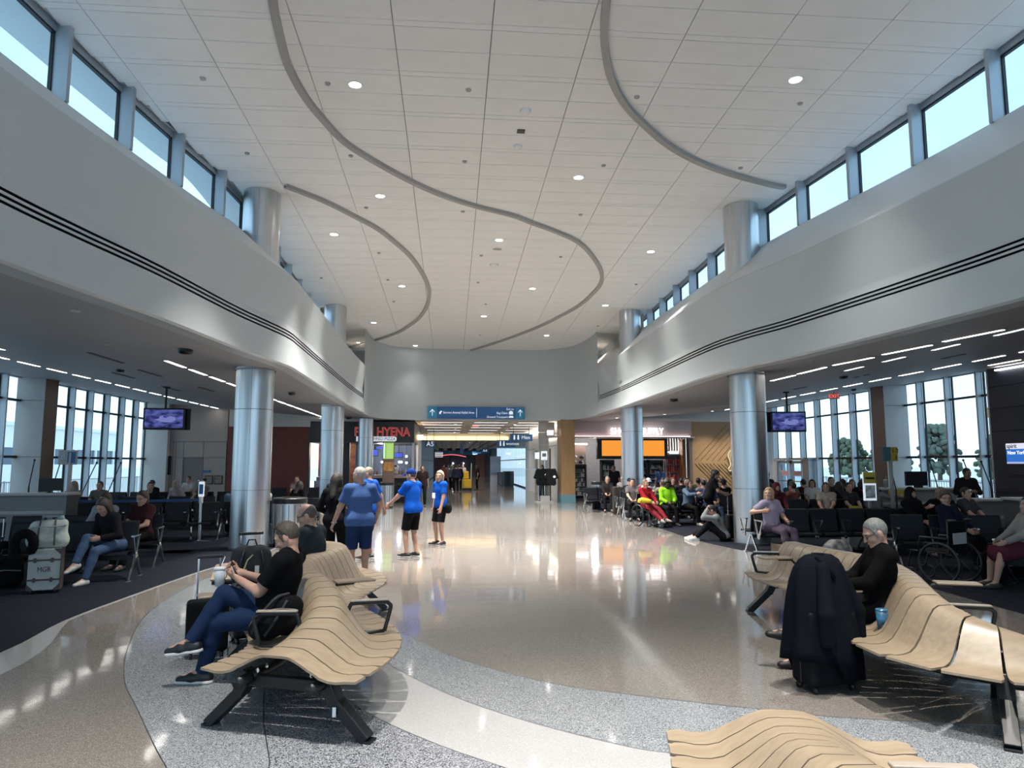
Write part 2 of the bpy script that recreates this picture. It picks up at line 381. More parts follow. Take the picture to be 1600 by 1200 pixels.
for c in cells:
    cx, cy = (c[0]+c[1])/2, (c[2]+c[3])/2
    if c in bigs:
        key = round(c[3]-c[2], 3)
        if key not in pms: pms[key] = panel_mesh(SX, key)
        o = link('panel', pms[key], ceil, (cx, cy, ceil_z(cy)), 0); o.rotation_euler.x = TH
    else:
        rest.box((cx, cy, ceil_z(cy)+.015), (c[1]-c[0]-.012, c[3]-c[2]-.009, .03), M=Mt)
o = rest.build('far_panels', WHITEC, ceil); o['kind'] = 'stuff'
# curved ceiling trims
RIBM = pm('ceiling_trim_grey', (.36, .355, .345), .45, noise=.02)
ribs = [[(424, -60), (427, 0), (437, 50), (451, 100), (475, 145), (502, 180), (540, 220), (590, 252), (645, 282), (695, 304), (745, 320), (800, 334), (832, 346), (870, 360), (905, 377), (927, 400), (939, 422), (939, 440), (927, 456), (907, 474), (880, 490), (835, 512), (775, 534), (722, 550), (700, 555)],
        [(952, -50), (947, 0), (944, 37), (945, 70), (952, 110), (967, 145), (985, 170), (1007, 192), (1035, 217), (1065, 237), (1100, 254), (1145, 270), (1200, 285), (1226, 290)],
        [(446, 288), (475, 299), (512, 314), (555, 336), (590, 355), (617, 376), (640, 397), (657, 420), (667, 440), (671, 457), (667, 477), (655, 495), (637, 509), (617, 520), (575, 534), (546, 541)]]
for q, R_ in enumerate(ribs):
    P = catmull([at_ceil(x, y) for x, y in R_], 5); rows = [[], [], [], []]
    for i, p in enumerate(P):
        d = (P[min(i+1, len(P)-1)]-P[max(i-1, 0)]).normalized(); n_ = Vector((-d.y, d.x, 0)).normalized()*.055
        for r_, (s, z) in zip(rows, ((-1, .01), (-1, -.075), (1, -.075), (1, .01))): r_.append(tuple(p+n_*s+Vector((0, 0, z))))
    o = MB().sheet(rows).build('trim_%d' % (q+1), RIBM, auto=40); o['kind'] = 'structure'
# ---------------------------------------------------------------- bulkheads (fascias)
FASC = pm('bulkhead_blue_tint', (.47, .515, .535), .42, noise=.015, scale=.4)  # the blue of the window light is tinted into this colour
gro = [(4.30, 4.332), (4.364, 4.396), (4.428, 4.46)]
for nm, P, side in (('wall_left', FLs, -1), ('wall_right', FRs, 1), ('wall_end', BOs, -1)):
    if nm == 'wall_end':
        nn = normals(P, -1)
        prof_lo = [(3.7, .25), (3.7, 0), (4.33, 0)]
        b = MB(); b.sheet(sweep(P, nn, prof_lo)); b.sheet(sweep(P, nn, [(4.33, 0), (4.52, 0), (5.6, .0), (lambda y: ceil_z(y)+.04, .0)]))
        o = b.build(nm, FASC, auto=35); o['kind'] = 'structure'; continue
    nn = normals(P, side)
    b = MB(); b.sheet(sweep(P, nn, [(3.72, .28), (3.70, .26), (3.70, .0), (3.73, -.04), (4.30, .02)]))
    for (a0, a1), (b0, b1) in zip(gro, gro[1:]): b.sheet(sweep(P, nn, [(a1, .02), (b0, .02)]))
    b.sheet(sweep(P, nn, [(4.46, .02), (4.57, .05), (4.62, .06), (5.58, -.05), (5.62, .0)]))
    o = b.build(nm, FASC, auto=30); o['kind'] = 'structure'
    g = MB()
    for a0, a1 in gro: g.sheet(sweep(P, nn, [(a0, .02), (a0, .09), (a1, .09), (a1, .02)]))
    q = g.build('slot_diffuser', BLACK, o, auto=30)
    # sloping light shelf from the lip to the clerestory sill
    C = CLs if nm == 'wall_left' else CRs
    rows = [[(P[i][0]+nn[i][0]*.0, P[i][1]+nn[i][1]*.0, 5.62) for i in range(len(P))], [(path_at_y(C, P[i][1]), P[i][1], 6.70) for i in range(len(P))]]
    rows[0].append((P[-1][0], 33.0, 5.62)); rows[1].append((path_at_y(C, 33), 33.0, 6.70))
    s = MB().sheet(rows).build('light_shelf', WHITE, o, True)
# ---------------------------------------------------------------- clerestory windows
def clerestory(nm, C, phase, pitch, sgn):
    root = struct(nm)
    pts = [Vector((x, y, 0)) for x, y in C]; L = [0]
    for a, b in zip(pts, pts[1:]): L.append(L[-1]+(b-a).length)
    def atL(s):
        s = min(max(s, 0), L[-1]-1e-4)
        for i in range(len(L)-1):
            if L[i] <= s <= L[i+1]:
                t = (s-L[i])/(L[i+1]-L[i]); return pts[i].lerp(pts[i+1], t), (pts[i+1]-pts[i]).normalized()
    sph = min(range(len(pts)), key=lambda i: abs(pts[i].y-phase)); s0 = L[sph]+(phase-pts[sph].y)
    k0 = -int(s0/pitch)
    for k in range(k0, 60):
        s = s0+k*pitch
        if s > L[-1]-.3 or atL(s)[0].y > 24.9: break
        p, d = atL(s); n_ = Vector((-d.y, d.x, 0))*sgn; ang = math.atan2(d.y, d.x); top = ceil_z(p.y)+.02
        c = p+n_*.08
        MB().box((c.x, c.y, (6.70+top)/2), (.07, .24, top-6.70+.02), rz=ang).build('mullion_fin', ALU, root)
        c2 = p+n_*.2-d*.045
        MB().box((c2.x, c2.y, (6.70+top)/2), (.02, .05, top-6.70-.04), rz=ang).build('gasket', ALUD, root)
        p2, d2 = atL(s+pitch); a = p+n_*.2; b = p2+n_*.2; t2 = ceil_z(p2.y)+.02
        MB().add([(a.x, a.y, 6.72), (b.x, b.y, 6.72), (b.x, b.y, t2), (a.x, a.y, top)], [(0, 1, 2, 3)]).build('pane', GLASSC, root)
        m = MB(); m.bar((a.x, a.y, 6.74), (b.x, b.y, 6.74), .06, .07); m.bar((a.x, a.y, top-.12), (b.x, b.y, t2-.12), .06, .03)
        m.build('gasket_rail', ALUD, root)
        MB().bar((a.x, a.y, top-.05), (b.x, b.y, t2-.05), .10, .12).build('head_rail', ALU, root)
    return root
clerestory('window_1', CLs, 9.86, 1.52, 1)
clerestory('window_2', CRs, 9.35, 1.55, -1)
for q, (C, sg) in enumerate(((CLs, -1), (CRs, 1))):
    rows = [[(path_at_y(C, y), y, 5.6) for y in (25.4, 28, 33.2)], [(path_at_y(C, y), y, ceil_z(y)+.04) for y in (25.4, 28, 33.2)]]
    o = MB().sheet(rows).build('wall_clerestory_end', FASC); o['kind'] = 'structure'
o = MB().bb(-5.2, 7.6, 33.25, 33.4, 3.9, 8.0).build('wall_end_upper', FASC); o['kind'] = 'structure'
# roof eaves outside the clerestory and solid infill under the sills
for q, (C, sg) in enumerate(((CLs, -1), (CRs, 1))):
    rows = [[(x+sg*.12, y, ceil_z(y)+.05) for x, y in C], [(x+sg*(1.1 if sg < 0 else .45), y, ceil_z(y)+.12) for x, y in C], [(x+sg*(1.1 if sg < 0 else .45), y, ceil_z(y)+.5) for x, y in C], [(x+sg*.1, y, ceil_z(y)+.5) for x, y in C]]
    o = MB().sheet(rows).build('roof_eave', WHITE); o['kind'] = 'structure'
    rows = [[(x+sg*.28, y, 4.6) for x, y in C], [(x+sg*.28, y, 6.70) for x, y in C]]
    o = MB().sheet(rows).build('wall_clerestory_upstand', WHITE); o['kind'] = 'structure'
    # flat roof over the seating area
    xo = XL-.8 if q == 0 else XR+.8
    o = MB().add([(xo, Y0, 4.75), (xo, YE+.5, 4.75), (C[-1][0]+sg*.2, YE+.5, 4.65), (C[0][0]+sg*.2, Y0, 4.65)], [(0, 1, 2, 3)]).build('roof_low', WHITE); o['kind'] = 'structure'
# ---------------------------------------------------------------- soffits over the seating
for nm, P, sg, xo in (('ceiling_left', FLs+BOs[:10], 1, XL), ('ceiling_right', FRs+BOs[::-1][:10], -1, XR)):
    rows = [[(x-sg*.05, y, 3.705) for x, y in P]]
    for t in (.2, .45, .72, 1.0):
        rows.append([(x+(xo-x)*t, y, soff_z(x+(xo-x)*t)+.003) for x, y in P])
    for r in rows: r.append((r[-1][0], YE, r[-1][2]))
    o = MB().sheet(rows).build(nm, SOFF, smooth=True); o['kind'] = 'structure'
# recessed linear lights in the soffits
LIN = emis('linear_light_diffuser', (1.0, .96, .90), LINEAR_E)
LINW = emis('linear_light_diffuser_dim', (.92, .97, 1.0), LINEAR_E*.45)
def linear_light(x, y, L, label, group, lit=LIN, ang=0.0):
    t = thing('linear_ceiling_light', label, 'ceiling light', (x, y, soff_z(x)-.004), ang, group)
    sl = .078*(1 if x > 1.1 else -1); M = Matrix.Rotation(-math.atan(sl), 3, 'Y')
    MB().box((0, 0, .002), (.13, L+.04, .012), M=M).build('housing', GREY, t)
    MB().box((0, 0, -.006), (.085, L, .010), M=M).build('diffuser', lit, t)
LBL = 'slim recessed linear light in the row nearest the left bulkhead'
for y in np.arange(8.0, 33, 1.36): linear_light(-5.8, float(y)+.1+.6, 1.02, LBL, 'linear lights beside left bulkhead') if y > 13.5 else None
for y in np.arange(8.3, 32.8, 1.27): linear_light(-10.4, float(y), .84, 'slim recessed linear light in the row near the left glass wall', 'linear lights near left glass wall')
for y in (12.5, 13.9, 15.3): linear_light(-9.3, y, .55, 'short dim linear light in left soffit', 'short lights in left soffit', LINW)
for y in np.arange(11.2, 17.5, 1.42): linear_light(8.1+max(0, (15-y))*.16, float(y), 1.15, 'slim recessed linear light in the row nearest the right bulkhead', 'linear lights beside right bulkhead', ang=.16 if y < 15 else .03)
for y in np.arange(9.8, 32.5, 1.42): linear_light(12.4, float(y), .95, 'slim recessed linear light in the row near the right glass wall', 'linear lights near right glass wall')
for y in (11.0, 12.6, 14.2, 15.7): linear_light(9.25, y, .7, 'short dim linear light in right soffit', 'short lights in right soffit', LINW)
for y in (12.2, 13.8, 15.4, 16.9): linear_light(13.95, y, 1.0, 'linear light beside navy wall on the right', 'linear lights beside navy wall')
DARKSLOT = pm('slot_dark', (.05, .05, .055), .6, noise=0)
for x, y, L in ((-7.2, 15.5, 1.5), (-7.4, 18.2, 1.3), (-8.6, 19.5, 1.2), (-8.7, 23, 1.4), (-7.3, 22, 1.3), (-7.2, 26, 1.3), (10.8, 14.5, .7), (10.8, 18, .7), (10.6, 21, .8)):
    o = MB().box((x, y, soff_z(x)-.003), (.09, L, .012)).build('air_slot', DARKSLOT)
    tag(o, 'unlit dark air slot in the soffit over the seating', 'vent', 'dark air slots in the soffits')
# soffit domes, sensors and cameras
def disc(px, py, r, h, mat, name, label, cat, group=None, where=at_soff, dome=False):
    p = where(px, py); t = MB()
    t.lathe([(r, 0.0), (r, -h*.5), (r*.8, -h), (0, -h*1.25 if dome else -h)], 20)
    o = t.build(name, mat, smooth=True, loc=(p[0], p[1], p[2]+.004)); tag(o, label, cat, group); return o
disc(290, 547, .13, .07, BLACK, 'dome_camera', 'black dome security camera in left soffit near the big column', 'camera', dome=True)
disc(188, 578, .10, .05, BLACK, 'dome_camera', 'small dark dome camera between light rows over left seating', 'camera', dome=True)
disc(545, 652.5, .14, .06, BLACK, 'dome_camera', 'black dome camera beside the second left column', 'camera', dome=True)
disc(456, 614, .10, .06, BLACK, 'dome_camera', 'black dome camera between the first and second left columns', 'camera', dome=True)
disc(1053, 624, .13, .07, BLACK, 'dome_camera', 'black dome camera in right soffit between the two columns', 'camera', dome=True)
disc(1318, 588, .11, .06, BLACK, 'dome_camera', 'dark dome camera over the right seating', 'camera', dome=True)
disc(1334, 608, .08, .06, BLACK, 'dome_camera', 'small black camera near the red exit sign', 'camera', dome=True)
for p in ((118, 486), (168, 538), (97, 571), (157, 575), (1480, 520), (1268, 566), (1408, 574), (1345, 587), (1290, 598), (1250, 622)):
    disc(p[0], p[1], .06, .02, LGREY, 'soffit_sensor', 'small pale round sensor in the soffit over the seating', 'sensor', 'round sensors in the soffits')
# ---------------------------------------------------------------- main-ceiling lights
DL = emis('downlight_lens', (1.0, .95, .88), 14.0)
def downlight(px, py, k=1.0, ang=72):
    p = at_ceil(px, py); t = thing('downlight', 'round recessed downlight glowing white in the main ceiling', 'ceiling light', p, 0, 'downlights in the main ceiling')
    MB().lathe([(.115, .01), (.115, -.012), (.10, -.014), (.095, -.004)], 24).build('trim_ring', WHITEC, t, True)
    MB().lathe([(.096, -.005), (0, -.006)], 24).build('lens', DL, t)
    ld = bpy.data.lights.new('downlight_lamp', 'SPOT'); ld.energy = DOWNLIGHT_W*k; ld.color = (1.0, .94, .86); ld.spot_size = math.radians(ang); ld.spot_blend = 1.0; ld.shadow_soft_size = .09
    l = bpy.data.objects.new('lamp', ld); COL.objects.link(l); l.parent = t; l.location = (0, 0, -.03)
for p in ((555, 132), (1243, 124), (904, 277), (594, 306), (522, 366), (780, 375), (628, 447), (832, 451), (1017, 393), (756, 494), (584, 504), (946, 477), (854, 524), (791, 550), (649, 540)): downlight(*p, .03 if p[1] > 530 else .10 if p[1] > 500 or p[0] in (1243, 1017, 946) else .2 if p[0] in (522, 628) else 1.25 if 700 < p[0] < 910 else 1, 125 if p in ((756, 494), (832, 451), (780, 375)) else 72)
for x, y in ((-1.3, 3.6), (1.4, 2.6), (3.8, 4.6), (-2.8, .5), (4.8, 0), (1.2, -2.5)):   # the same grid goes on over the camera
    t = thing('downlight', 'round recessed downlight glowing white in the main ceiling', 'ceiling light', (x, y, ceil_z(y)), 0, 'downlights in the main ceiling')
    MB().lathe([(.115, .01), (.115, -.012), (.10, -.014), (.095, -.004)], 24).build('trim_ring', WHITEC, t, True)
    MB().lathe([(.096, -.005), (0, -.006)], 24).build('lens', DL, t)
    ld = bpy.data.lights.new('downlight_lamp', 'SPOT'); ld.energy = DOWNLIGHT_W*.55; ld.color = (1.0, .94, .86); ld.spot_size = math.radians(72); ld.spot_blend = 1.0; ld.shadow_soft_size = .09
    l = bpy.data.objects.new('lamp', ld); COL.objects.link(l); l.parent = t; l.location = (0, 0, -.03)
SENS = pm('sensor_grey', (.42, .42, .42), .5, noise=0)
for p in ((512, 130), (732, 140), (995, 151), (943, 258), (317, 122), (386, 239), (548, 243), (726, 252), (1157, 262), (572, 324), (723, 330), (907, 335), (592, 395), (502, 434), (606, 437), (752, 399), (876, 401), (994, 444), (747, 441), (615, 471), (750, 523), (934, 509), (1250, 161), (759, 475)):
    disc(p[0], p[1], .045, .03, SENS, 'sprinkler_head', 'small grey round sprinkler cover in the white ceiling panels', 'sprinkler', 'sprinkler covers in the main ceiling', at_ceil)
disc(821, 173, .10, .05, WHITEC, 'ceiling_speaker', 'white dome fitting between the two curved ceiling trims, nearer one', 'speaker', None, at_ceil, True)
disc(809, 228, .08, .05, WHITEC, 'ceiling_speaker', 'smaller white dome just beyond the dark square ceiling grille', 'speaker', None, at_ceil, True)
disc(772, 413, .13, .06, WHITEC, 'smoke_detector', 'white smoke detector under a grey oval patch in the ceiling', 'detector', None, at_ceil, True)
disc(777, 390, .13, .006, SENS, 'ceiling_speaker', 'flat grey round speaker grille beside a downlight mid ceiling', 'speaker', None, at_ceil)
p = at_ceil(814, 205); o = MB().box((0, 0, -.005), (.14, .14, .012)).build('ceiling_grille', DARKSLOT, loc=p); tag(o, 'small dark square grille in the white ceiling', 'vent')
# ---------------------------------------------------------------- columns
def column(x, y, r, top):
    t = struct('column', (x, y, 0))
    MB().lathe([(r, .02), (r, 1.20)], 48).build('shaft', STEEL, t, True)
    MB().lathe([(r, 1.21), (r, 2.86)], 48).build('shaft', STEEL, t, True)
    MB().lathe([(r, 2.875), (r, min(4.2, top-.1))], 48).build('shaft', STEEL, t, True)
    MB().lathe([(r, min(4.2, top-.1)), (r, top)], 48).build('shaft', STEEL, t, True)
    MB().lathe([(r-.01, 1.19), (r-.01, 1.22)], 48).build('joint', STEELD, t, True); MB().lathe([(r-.01, 2.85), (r-.01, 2.88)], 48).build('joint', STEELD, t, True)
    MB().lathe([(r+.012, .0), (r+.012, .05), (r, .052)], 48).build('base_ring', STEELD, t)
    MB().lathe([(r+.03, 3.69), (r+.03, 3.715), (r, 3.72)], 48).build('collar', SOFF, t)
    for a in (0.6, 2.7, 4.8):
        MB().bar((math.cos(a)*r, math.sin(a)*r, .05), (math.cos(a)*r, math.sin(a)*r, top), .006).build('seam', STEELD, t)
for x, y in ((-4.15, 15.48), (-4.1, 25.2), (-3.74, 31.9)): column(x, y, .385 if y < 30 else .33, ceil_z(y)+.02 if y < 30 else 3.72)
for x, y in ((6.56, 15.4), (6.4, 25.1)): column(x, y, .385, ceil_z(y)+.02)
# ---------------------------------------------------------------- glass side walls
def glass_wall(nm, X, sg, roots, y0, y1):
    root = struct(nm)   # sg: +1 room lies at +X
    top = soff_z(X)
    ys = sorted(roots)
    for y in ys:
        MB().bb(X-.03, X+sg*.22, y-.035, y+.035, 0, top+.02).build('mullion_fin', ALU, root)
        MB().bb(X-.02, X+.02, y-.085, y-.03, 0, top).build('gasket', ALUD, root)
    for a, b in zip(ys, ys[1:]):
        for z0, z1 in ((.08, 1.92), (1.98, 3.66), (3.72, top)):
            MB().add([(X, a, z0), (X, b, z0), (X, b, z1), (X, a, z1)], [(0, 1, 2, 3)]).build('pane', GLASS, root)
    for z, h in ((.05, .10), (1.95, .075), (3.69, .065)):
        MB().bb(X-.05, X+sg*.10, y0, y1, z-h/2, z+h/2).build('transom', ALUD if z > 1 else ALU, root)
    MB().bb(X-.05, X+sg*.06, y0, y1, top-.04, top+.04).build('head_rail', ALU, root)
    return root
glass_wall('window_3', XL, 1, [32.75-1.29*k for k in range(31)], Y0, YE)
glass_wall('window_4', XR, -1, [32.7-1.33*k for k in range(11)]+[18.95], 18.9, YE)
for x0, x1, ya in ((XL-.05, XL+.8, 23.35), (XR-.8, XR+.05, 22.95), (XL-.05, XL+.8, 13.5)):
    t = struct('column_clad'); MB().bb(x0, x1, ya, ya+.72, 0, 4.45).build('cladding', BROWN, t)
    MB().bb(x0+.01, x1-.01, ya-.012, ya, 0, 4.45).build('facing', LGREY, t)
    for z in (1.95, 3.69): MB().bb(x0-.004, x1+.004, ya-.02, ya+.724, z-.006, z+.006).build('joint', JOINT, t)
# navy wall on the right, in horizontal panels
t = struct('wall_right_navy')
for z0, z1 in ((0, .96), (.97, 1.93), (1.94, 2.62), (2.63, 3.25), (3.26, 3.85), (3.86, 4.45)):
    MB().bb(XR-.32, XR, 5.5, 18.8, z0, z1).build('panel', NAVY, t, bevel=.006)
    MB().bb(XR-.36, XR-.3, 18.75, 18.83, z1-.012, z1+.012).build('edge_clip', CHROME, t)
MB().bb(XR-.28, XR+.02, 5.5, 18.8, 0, 4.45).build('backing', ALUD, t)
MB().bb(XR-.42, XR-.34, 8.0, 18.4, 4.28, 4.31).build('cove_strip', LIN, t)
o = MB().bb(XR-.3, XR, Y0, 5.5, 0, 4.45).build('wall_right_rear', NAVY); o['kind'] = 'structure'
# rear wall: glazed like the sides
t = struct('window_5')
for k in range(15):
    x = -13.4+k*2.05; MB().bb(x-.04, x+.04, Y0-.2, Y0+.1, 0, 8.4 if -5 < x < 7 else 4.4).build('mullion_fin', ALU, t)
for x0, x1, zt in ((-13.4, -4.75, 4.4), (-4.75, 6.8, 8.4), (6.8, 15.3, 4.4)):
    MB().add([(x0, Y0-.1, 0), (x1, Y0-.1, 0), (x1, Y0-.1, zt), (x0, Y0-.1, zt)], [(0, 1, 2, 3)]).build('pane', GLASS, t)

# small round downlights washing the shop and wood wall, and added ones brightening the corridor
def wash(x, y, z, e, label, group, c=(1.0, .88, .76), ang=100):
    t = thing('downlight', label, 'ceiling light', (x, y, z), 0, group)
    MB().lathe([(.09, .01), (.09, -.010), (.07, -.012), (.068, -.004)], 20).build('trim_ring', WHITEC, t, True); MB().lathe([(.069, -.005), (0, -.006)], 20).build('lens', DL, t)
    ld = bpy.data.lights.new('wash_lamp', 'SPOT'); ld.energy = e; ld.color = c; ld.spot_size = math.radians(ang); ld.spot_blend = 1; ld.shadow_soft_size = .08
    l = bpy.data.objects.new('lamp', ld); COL.objects.link(l); l.parent = t; l.location = (0, 0, -.03)
for x in (11.9, 13.3): wash(x, 31.9, soff_z(x), 300, 'small round downlight in the soffit before the wood wall', 'downlights by the wood wall')
for x in (7.4, 9.6): wash(x, 31.7, soff_z(x), 160, 'small round downlight in the soffit before the gift shop', 'downlights by the gift shop')
for x in (-4.1, 6.45): wash(x, 31.4, ceil_z(31.4), 130, 'small warm round downlight behind the far bulkhead end', 'downlights behind the bulkhead ends', (1, .80, .66), 120)
for y in (35.6, 40.5, 45.0):  # lamps added to brighten the corridor
    for x in (.2, 3.2): wash(x, y+.7, 3.715, 200, 'added small round downlight in the near corridor ceiling', 'added downlights in the near corridor', ang=130)
for y in (52, 59, 66, 74, 83, 91): wash(1.5, y, 3.44, 330, 'added small round downlight in the far corridor ceiling', 'added downlights in the far corridor', ang=140)
# ================================================================ END WALLS, SHOPS, CORRIDOR
def X3(px, Y=33.0): return atY(px, 700, Y)[0]
def Z3(py, Y=33.0, px=735): return atY(px, py, Y)[2]
def wallbox(nm, x0, x1, y0, y1, z0, z1, mat, parent=None, bevel=0):
    o = MB().bb(x0, x1, y0, y1, z0, z1).build(nm, mat, parent, bevel=bevel)
    if parent is None: o['kind'] = 'structure'
    return o
PALE = pm('pale_wall', (.55, .55, .54), .5, noise=.02)
PINKH = pm('shop_header', (.42, .36, .36), .5, noise=.02)
wallbox('wall_far_left_return', XL-.1, X3(265), 32.7, 33.2, 0, 4.6, PALE)
w_ = struct('wall_far_left')
wallbox('backing', X3(265), X3(356), 33.06, 33.3, 0, 4.5, JOINT, w_)
zj1, zj2 = Z3(691.3), Z3(715.3)
def bp(a, b, z0, z1): wallbox('panel', X3(a)+.008, X3(b)-.008, 33.0, 33.06, z0+.008, z1-.008, BEIGE, w_, .004)
bp(265, 355, zj1, 4.4)
for a, b in ((265, 271), (271, 275), (275, 287), (287, 318), (318, 354)): bp(a, b, zj2, zj1)
for a, b in ((265, 271), (271, 275), (275, 287), (318, 354)): bp(a, b, 0, zj2)
d = struct('door_1'); wallbox('door_leaf', X3(288), X3(317.3), 33.01, 33.06, 0, zj2-.02, BEIGED, d, .004)
fr = MB(); fr.bb(X3(287)-.02, X3(288), 32.98, 33.07, 0, zj2); fr.bb(X3(317.3), X3(318)+.02, 32.98, 33.07, 0, zj2); fr.bb(X3(287), X3(318), 32.98, 33.07, zj2-.03, zj2+.03); fr.build('door_frame', BEIGED, d)
MB().bar((X3(315), 32.97, 1.0), (X3(312), 32.97, 1.0), .03).build('door_handle', CHROME, d)
o = wallbox('wall_display', X3(261.5), X3(268.7), 32.9, 32.99, Z3(741), Z3(713), BLACK); o['kind'] = 'thing'; tag(o, 'dark vertical wall panel beside the white corner column', 'panel')
o = wallbox('door_sign', X3(319), X3(325), 32.96, 33.0, Z3(738), Z3(734.5), BLUE); o['kind'] = 'thing'; tag(o, 'small blue sign right of the brown door', 'sign')
o = MB().lathe([(.06, 0), (.06, .02), (0, .022)], 16).build('round_sign', BLUE, loc=(X3(329), 32.99, Z3(736))); o.rotation_euler.x = PI/2; tag(o, 'small round dark sign beside the blue door sign', 'sign')
POST = pm('poster_print', (.20, .15, .12), .5, noise=.5, scale=9)
for a, b, l in ((322.5, 335, 'left one of two framed brown pictures by the door'), (337, 350, 'right one of two framed brown pictures by the door')):
    t = thing('framed_picture', l, 'picture', (X3((a+b)/2), 32.97, Z3(749)))
    wd = (X3(b)-X3(a))/2
    MB().bb(-wd, wd, 0, .025, -.19, .19).build('frame', BLACK, t, bevel=.004); MB().bb(-wd+.03, wd-.03, -.004, .0, -.16, .16).build('print', POST, t)
wallbox('wall_far_left_red', X3(356), X3(482), 33.0, 33.3, 0, Z3(668), RED)
wallbox('trim_9', X3(481), X3(484), 32.95, 33.3, 0, Z3(668), DARKSLOT)
wallbox('wall_far_left_bulkhead', X3(356), X3(560), 33.02, 33.3, Z3(668), 4.3, PALE)
# ---- pizza bar with the dark header
pz = struct('wall_pizza_bar')
hx0, hx1, hz0, hz1 = X3(484), X3(647), Z3(692), Z3(668)
CHAR = pm('charcoal_panel', (.035, .037, .040), .5, noise=.06)
wallbox('header', hx0, hx1, 33.0, 41.0, hz0, hz1+.25, CHAR, pz)
wallbox('side_post', hx1-.10, hx1, 33.05, 33.3, 0, hz0, PALE, pz); wallbox('back_wall', hx0, hx1, 38.0, 38.2, 0, 3.4, pm('pizza_back_wall', (.22, .26, .33), .5, noise=.04), pz)
wallbox('side_wall', hx1-.1, hx1, 37.0, 41, 0, 3.4, PALE, pz)
wallbox('partition', X3(504), X3(545), 33.3, 33.5, 0, hz0, CHAR, pz)
wallbox('kitchen_wall', hx0, X3(545), 35.2, 35.3, 0, hz0, pm('kitchen_brick', (.20, .09, .06), .6, noise=.5, scale=3), pz)
NEON = emis('neon_red', (.42, .07, .06), .75); NEOND = pm('sign_letter_dark', (.09, .03, .03), .5, noise=0)
sg = thing('shop_sign', 'dark red outlined letters HYENA on the charcoal shop header', 'sign', (X3(553), 32.95, Z3(676)))
text('letters', 'PIE', .56, NEON, sg, (0, 0, 0), sx=.95, off=.012); text('letters', 'HYENA', .56, NEON, sg, (X3(588)-X3(553), 0, 0), sx=.82, off=.012)
text('letter_faces', 'HYENA', .56, NEOND, sg, (X3(588)-X3(553), -.012, 0), sx=.82, off=-.014); text('letter_faces', 'PIE', .56, NEOND, sg, (0, -.012, 0), sx=.95, off=-.014)
sg = thing('shop_sign', 'pale rounded plate lettered FIRED PIZZA under the red letters', 'sign', (X3(595), 32.95, Z3(686.3)))
P = [(x, z) for x, z in [(.62, -.11), (.70, -.06), (.70, .06), (.62, .11), (-1.1, .11), (-1.1, -.11)]]
MB().prismY(P, -.02, .02).build('plate', SIGNW, sg); text('letters', 'WOOD FIRED PIZZA', .19, BLACK, sg, (-1.02, -.03, 0), sx=.95)
ct = wallbox('bar_counter', X3(577), hx1+.1, 33.6, 34.3, 0, 1.08, CHAR); tag(ct, 'dark bar counter front with pale top under the HYENA sign', 'counter'); ct['kind'] = 'thing'
o = wallbox('top', X3(577)-.05, hx1+.15, 33.5, 34.35, 1.08, 1.22, pm('counter_pink', (.5, .38, .34), .4)); o.parent = ct
SCRB = emis('screen_blue', (.10, .16, .85), .6)
for a, b, y0, y1, l in ((579, 590, 703, 712, 'blue menu screen left of the green departures board'), (617, 629, 708, 714.5, 'blue menu screen right of the green departures board'), (588, 599, 698, 701.5, 'narrow pale menu screen over the blue one')):
    t = thing('menu_screen', l, 'screen', (atY((a+b)/2, 700, 36.5)[0], 36.5, Z3((y0+y1)/2, 36.5)))
    w2, h2 = (atY(b, 700, 36.5)[0]-atY(a, 700, 36.5)[0])/2, (Z3(y0, 36.5)-Z3(y1, 36.5))/2
    MB().bb(-w2-.03, w2+.03, .0, .06, -h2-.03, h2+.03).build('case', BLACK, t); MB().bb(-w2, w2, -.005, 0, -h2, h2).build('display', SCRB, t)
    MB().bar((0, .03, h2), (0, .03, 3.05-t.location.z), .03).build('hanger', BLACK, t)
# bottles and gear on the back shelf
sh = wallbox('back_bar_shelf', X3(577)-.1, hx1-.25, 37.5, 37.95, 1.1, 1.16, CHAR); tag(sh, 'dark back bar shelf behind the pizza counter', 'shelf'); sh['kind'] = 'thing'
BOTM = [pm('bottle_dark', (.02, .02, .03), .2), pm('bottle_amber', (.25, .10, .03), .2), pm('bottle_pale', (.5, .5, .5), .25)]
for k in range(10):
    o = MB().lathe([(0, 0), (.045, 0), (.045, .2), (.016, .26), (.016, .34), (0, .34)], 10).build('bottle', BOTM[k % 3], smooth=True, loc=(-4.0+k*.21, 37.7, 1.16)); tag(o, 'small bottle on the back shelf of the pizza bar', 'bottle', 'bottles behind the pizza bar')
o = MB().lathe([(0, 0), (.14, 0), (.16, .3), (.12, .42), (0, .46)], 16).build('steel_urn', CHROME, smooth=True, loc=(-2.6, 34.0, 1.22)); tag(o, 'round steel urn on the pizza bar counter', 'urn')
LB = emis('pendant_bulb', (1, .95, .85), 12)
for px, py in ((624, 722), (627, 722), (635, 713), (635, 723), (597, 722)):
    q = atY(px, py, 35.0); o = MB().ell((0, 0, 0), (.05, .05, .05)).build('bulb_pendant', LB, loc=q); tag(o, 'tiny glowing bulb above the pizza bar counter', 'lamp', 'bulbs over the pizza bar')
    MB().bar((0, 0, .04), (0, 0, hz0-q[2]), .012).build('cord', BLACK, o)
WALLL = emis('wall_lamp_glow', (1, .62, .32), 6)
o = MB().bb(-.12, .12, -.3, .3, -.11, .11).build('wall_lamp', WALLL, loc=(hx1+.14, 36.5, 3.05)); tag(o, 'warm glowing lamp on the side of the pizza shop', 'lamp')
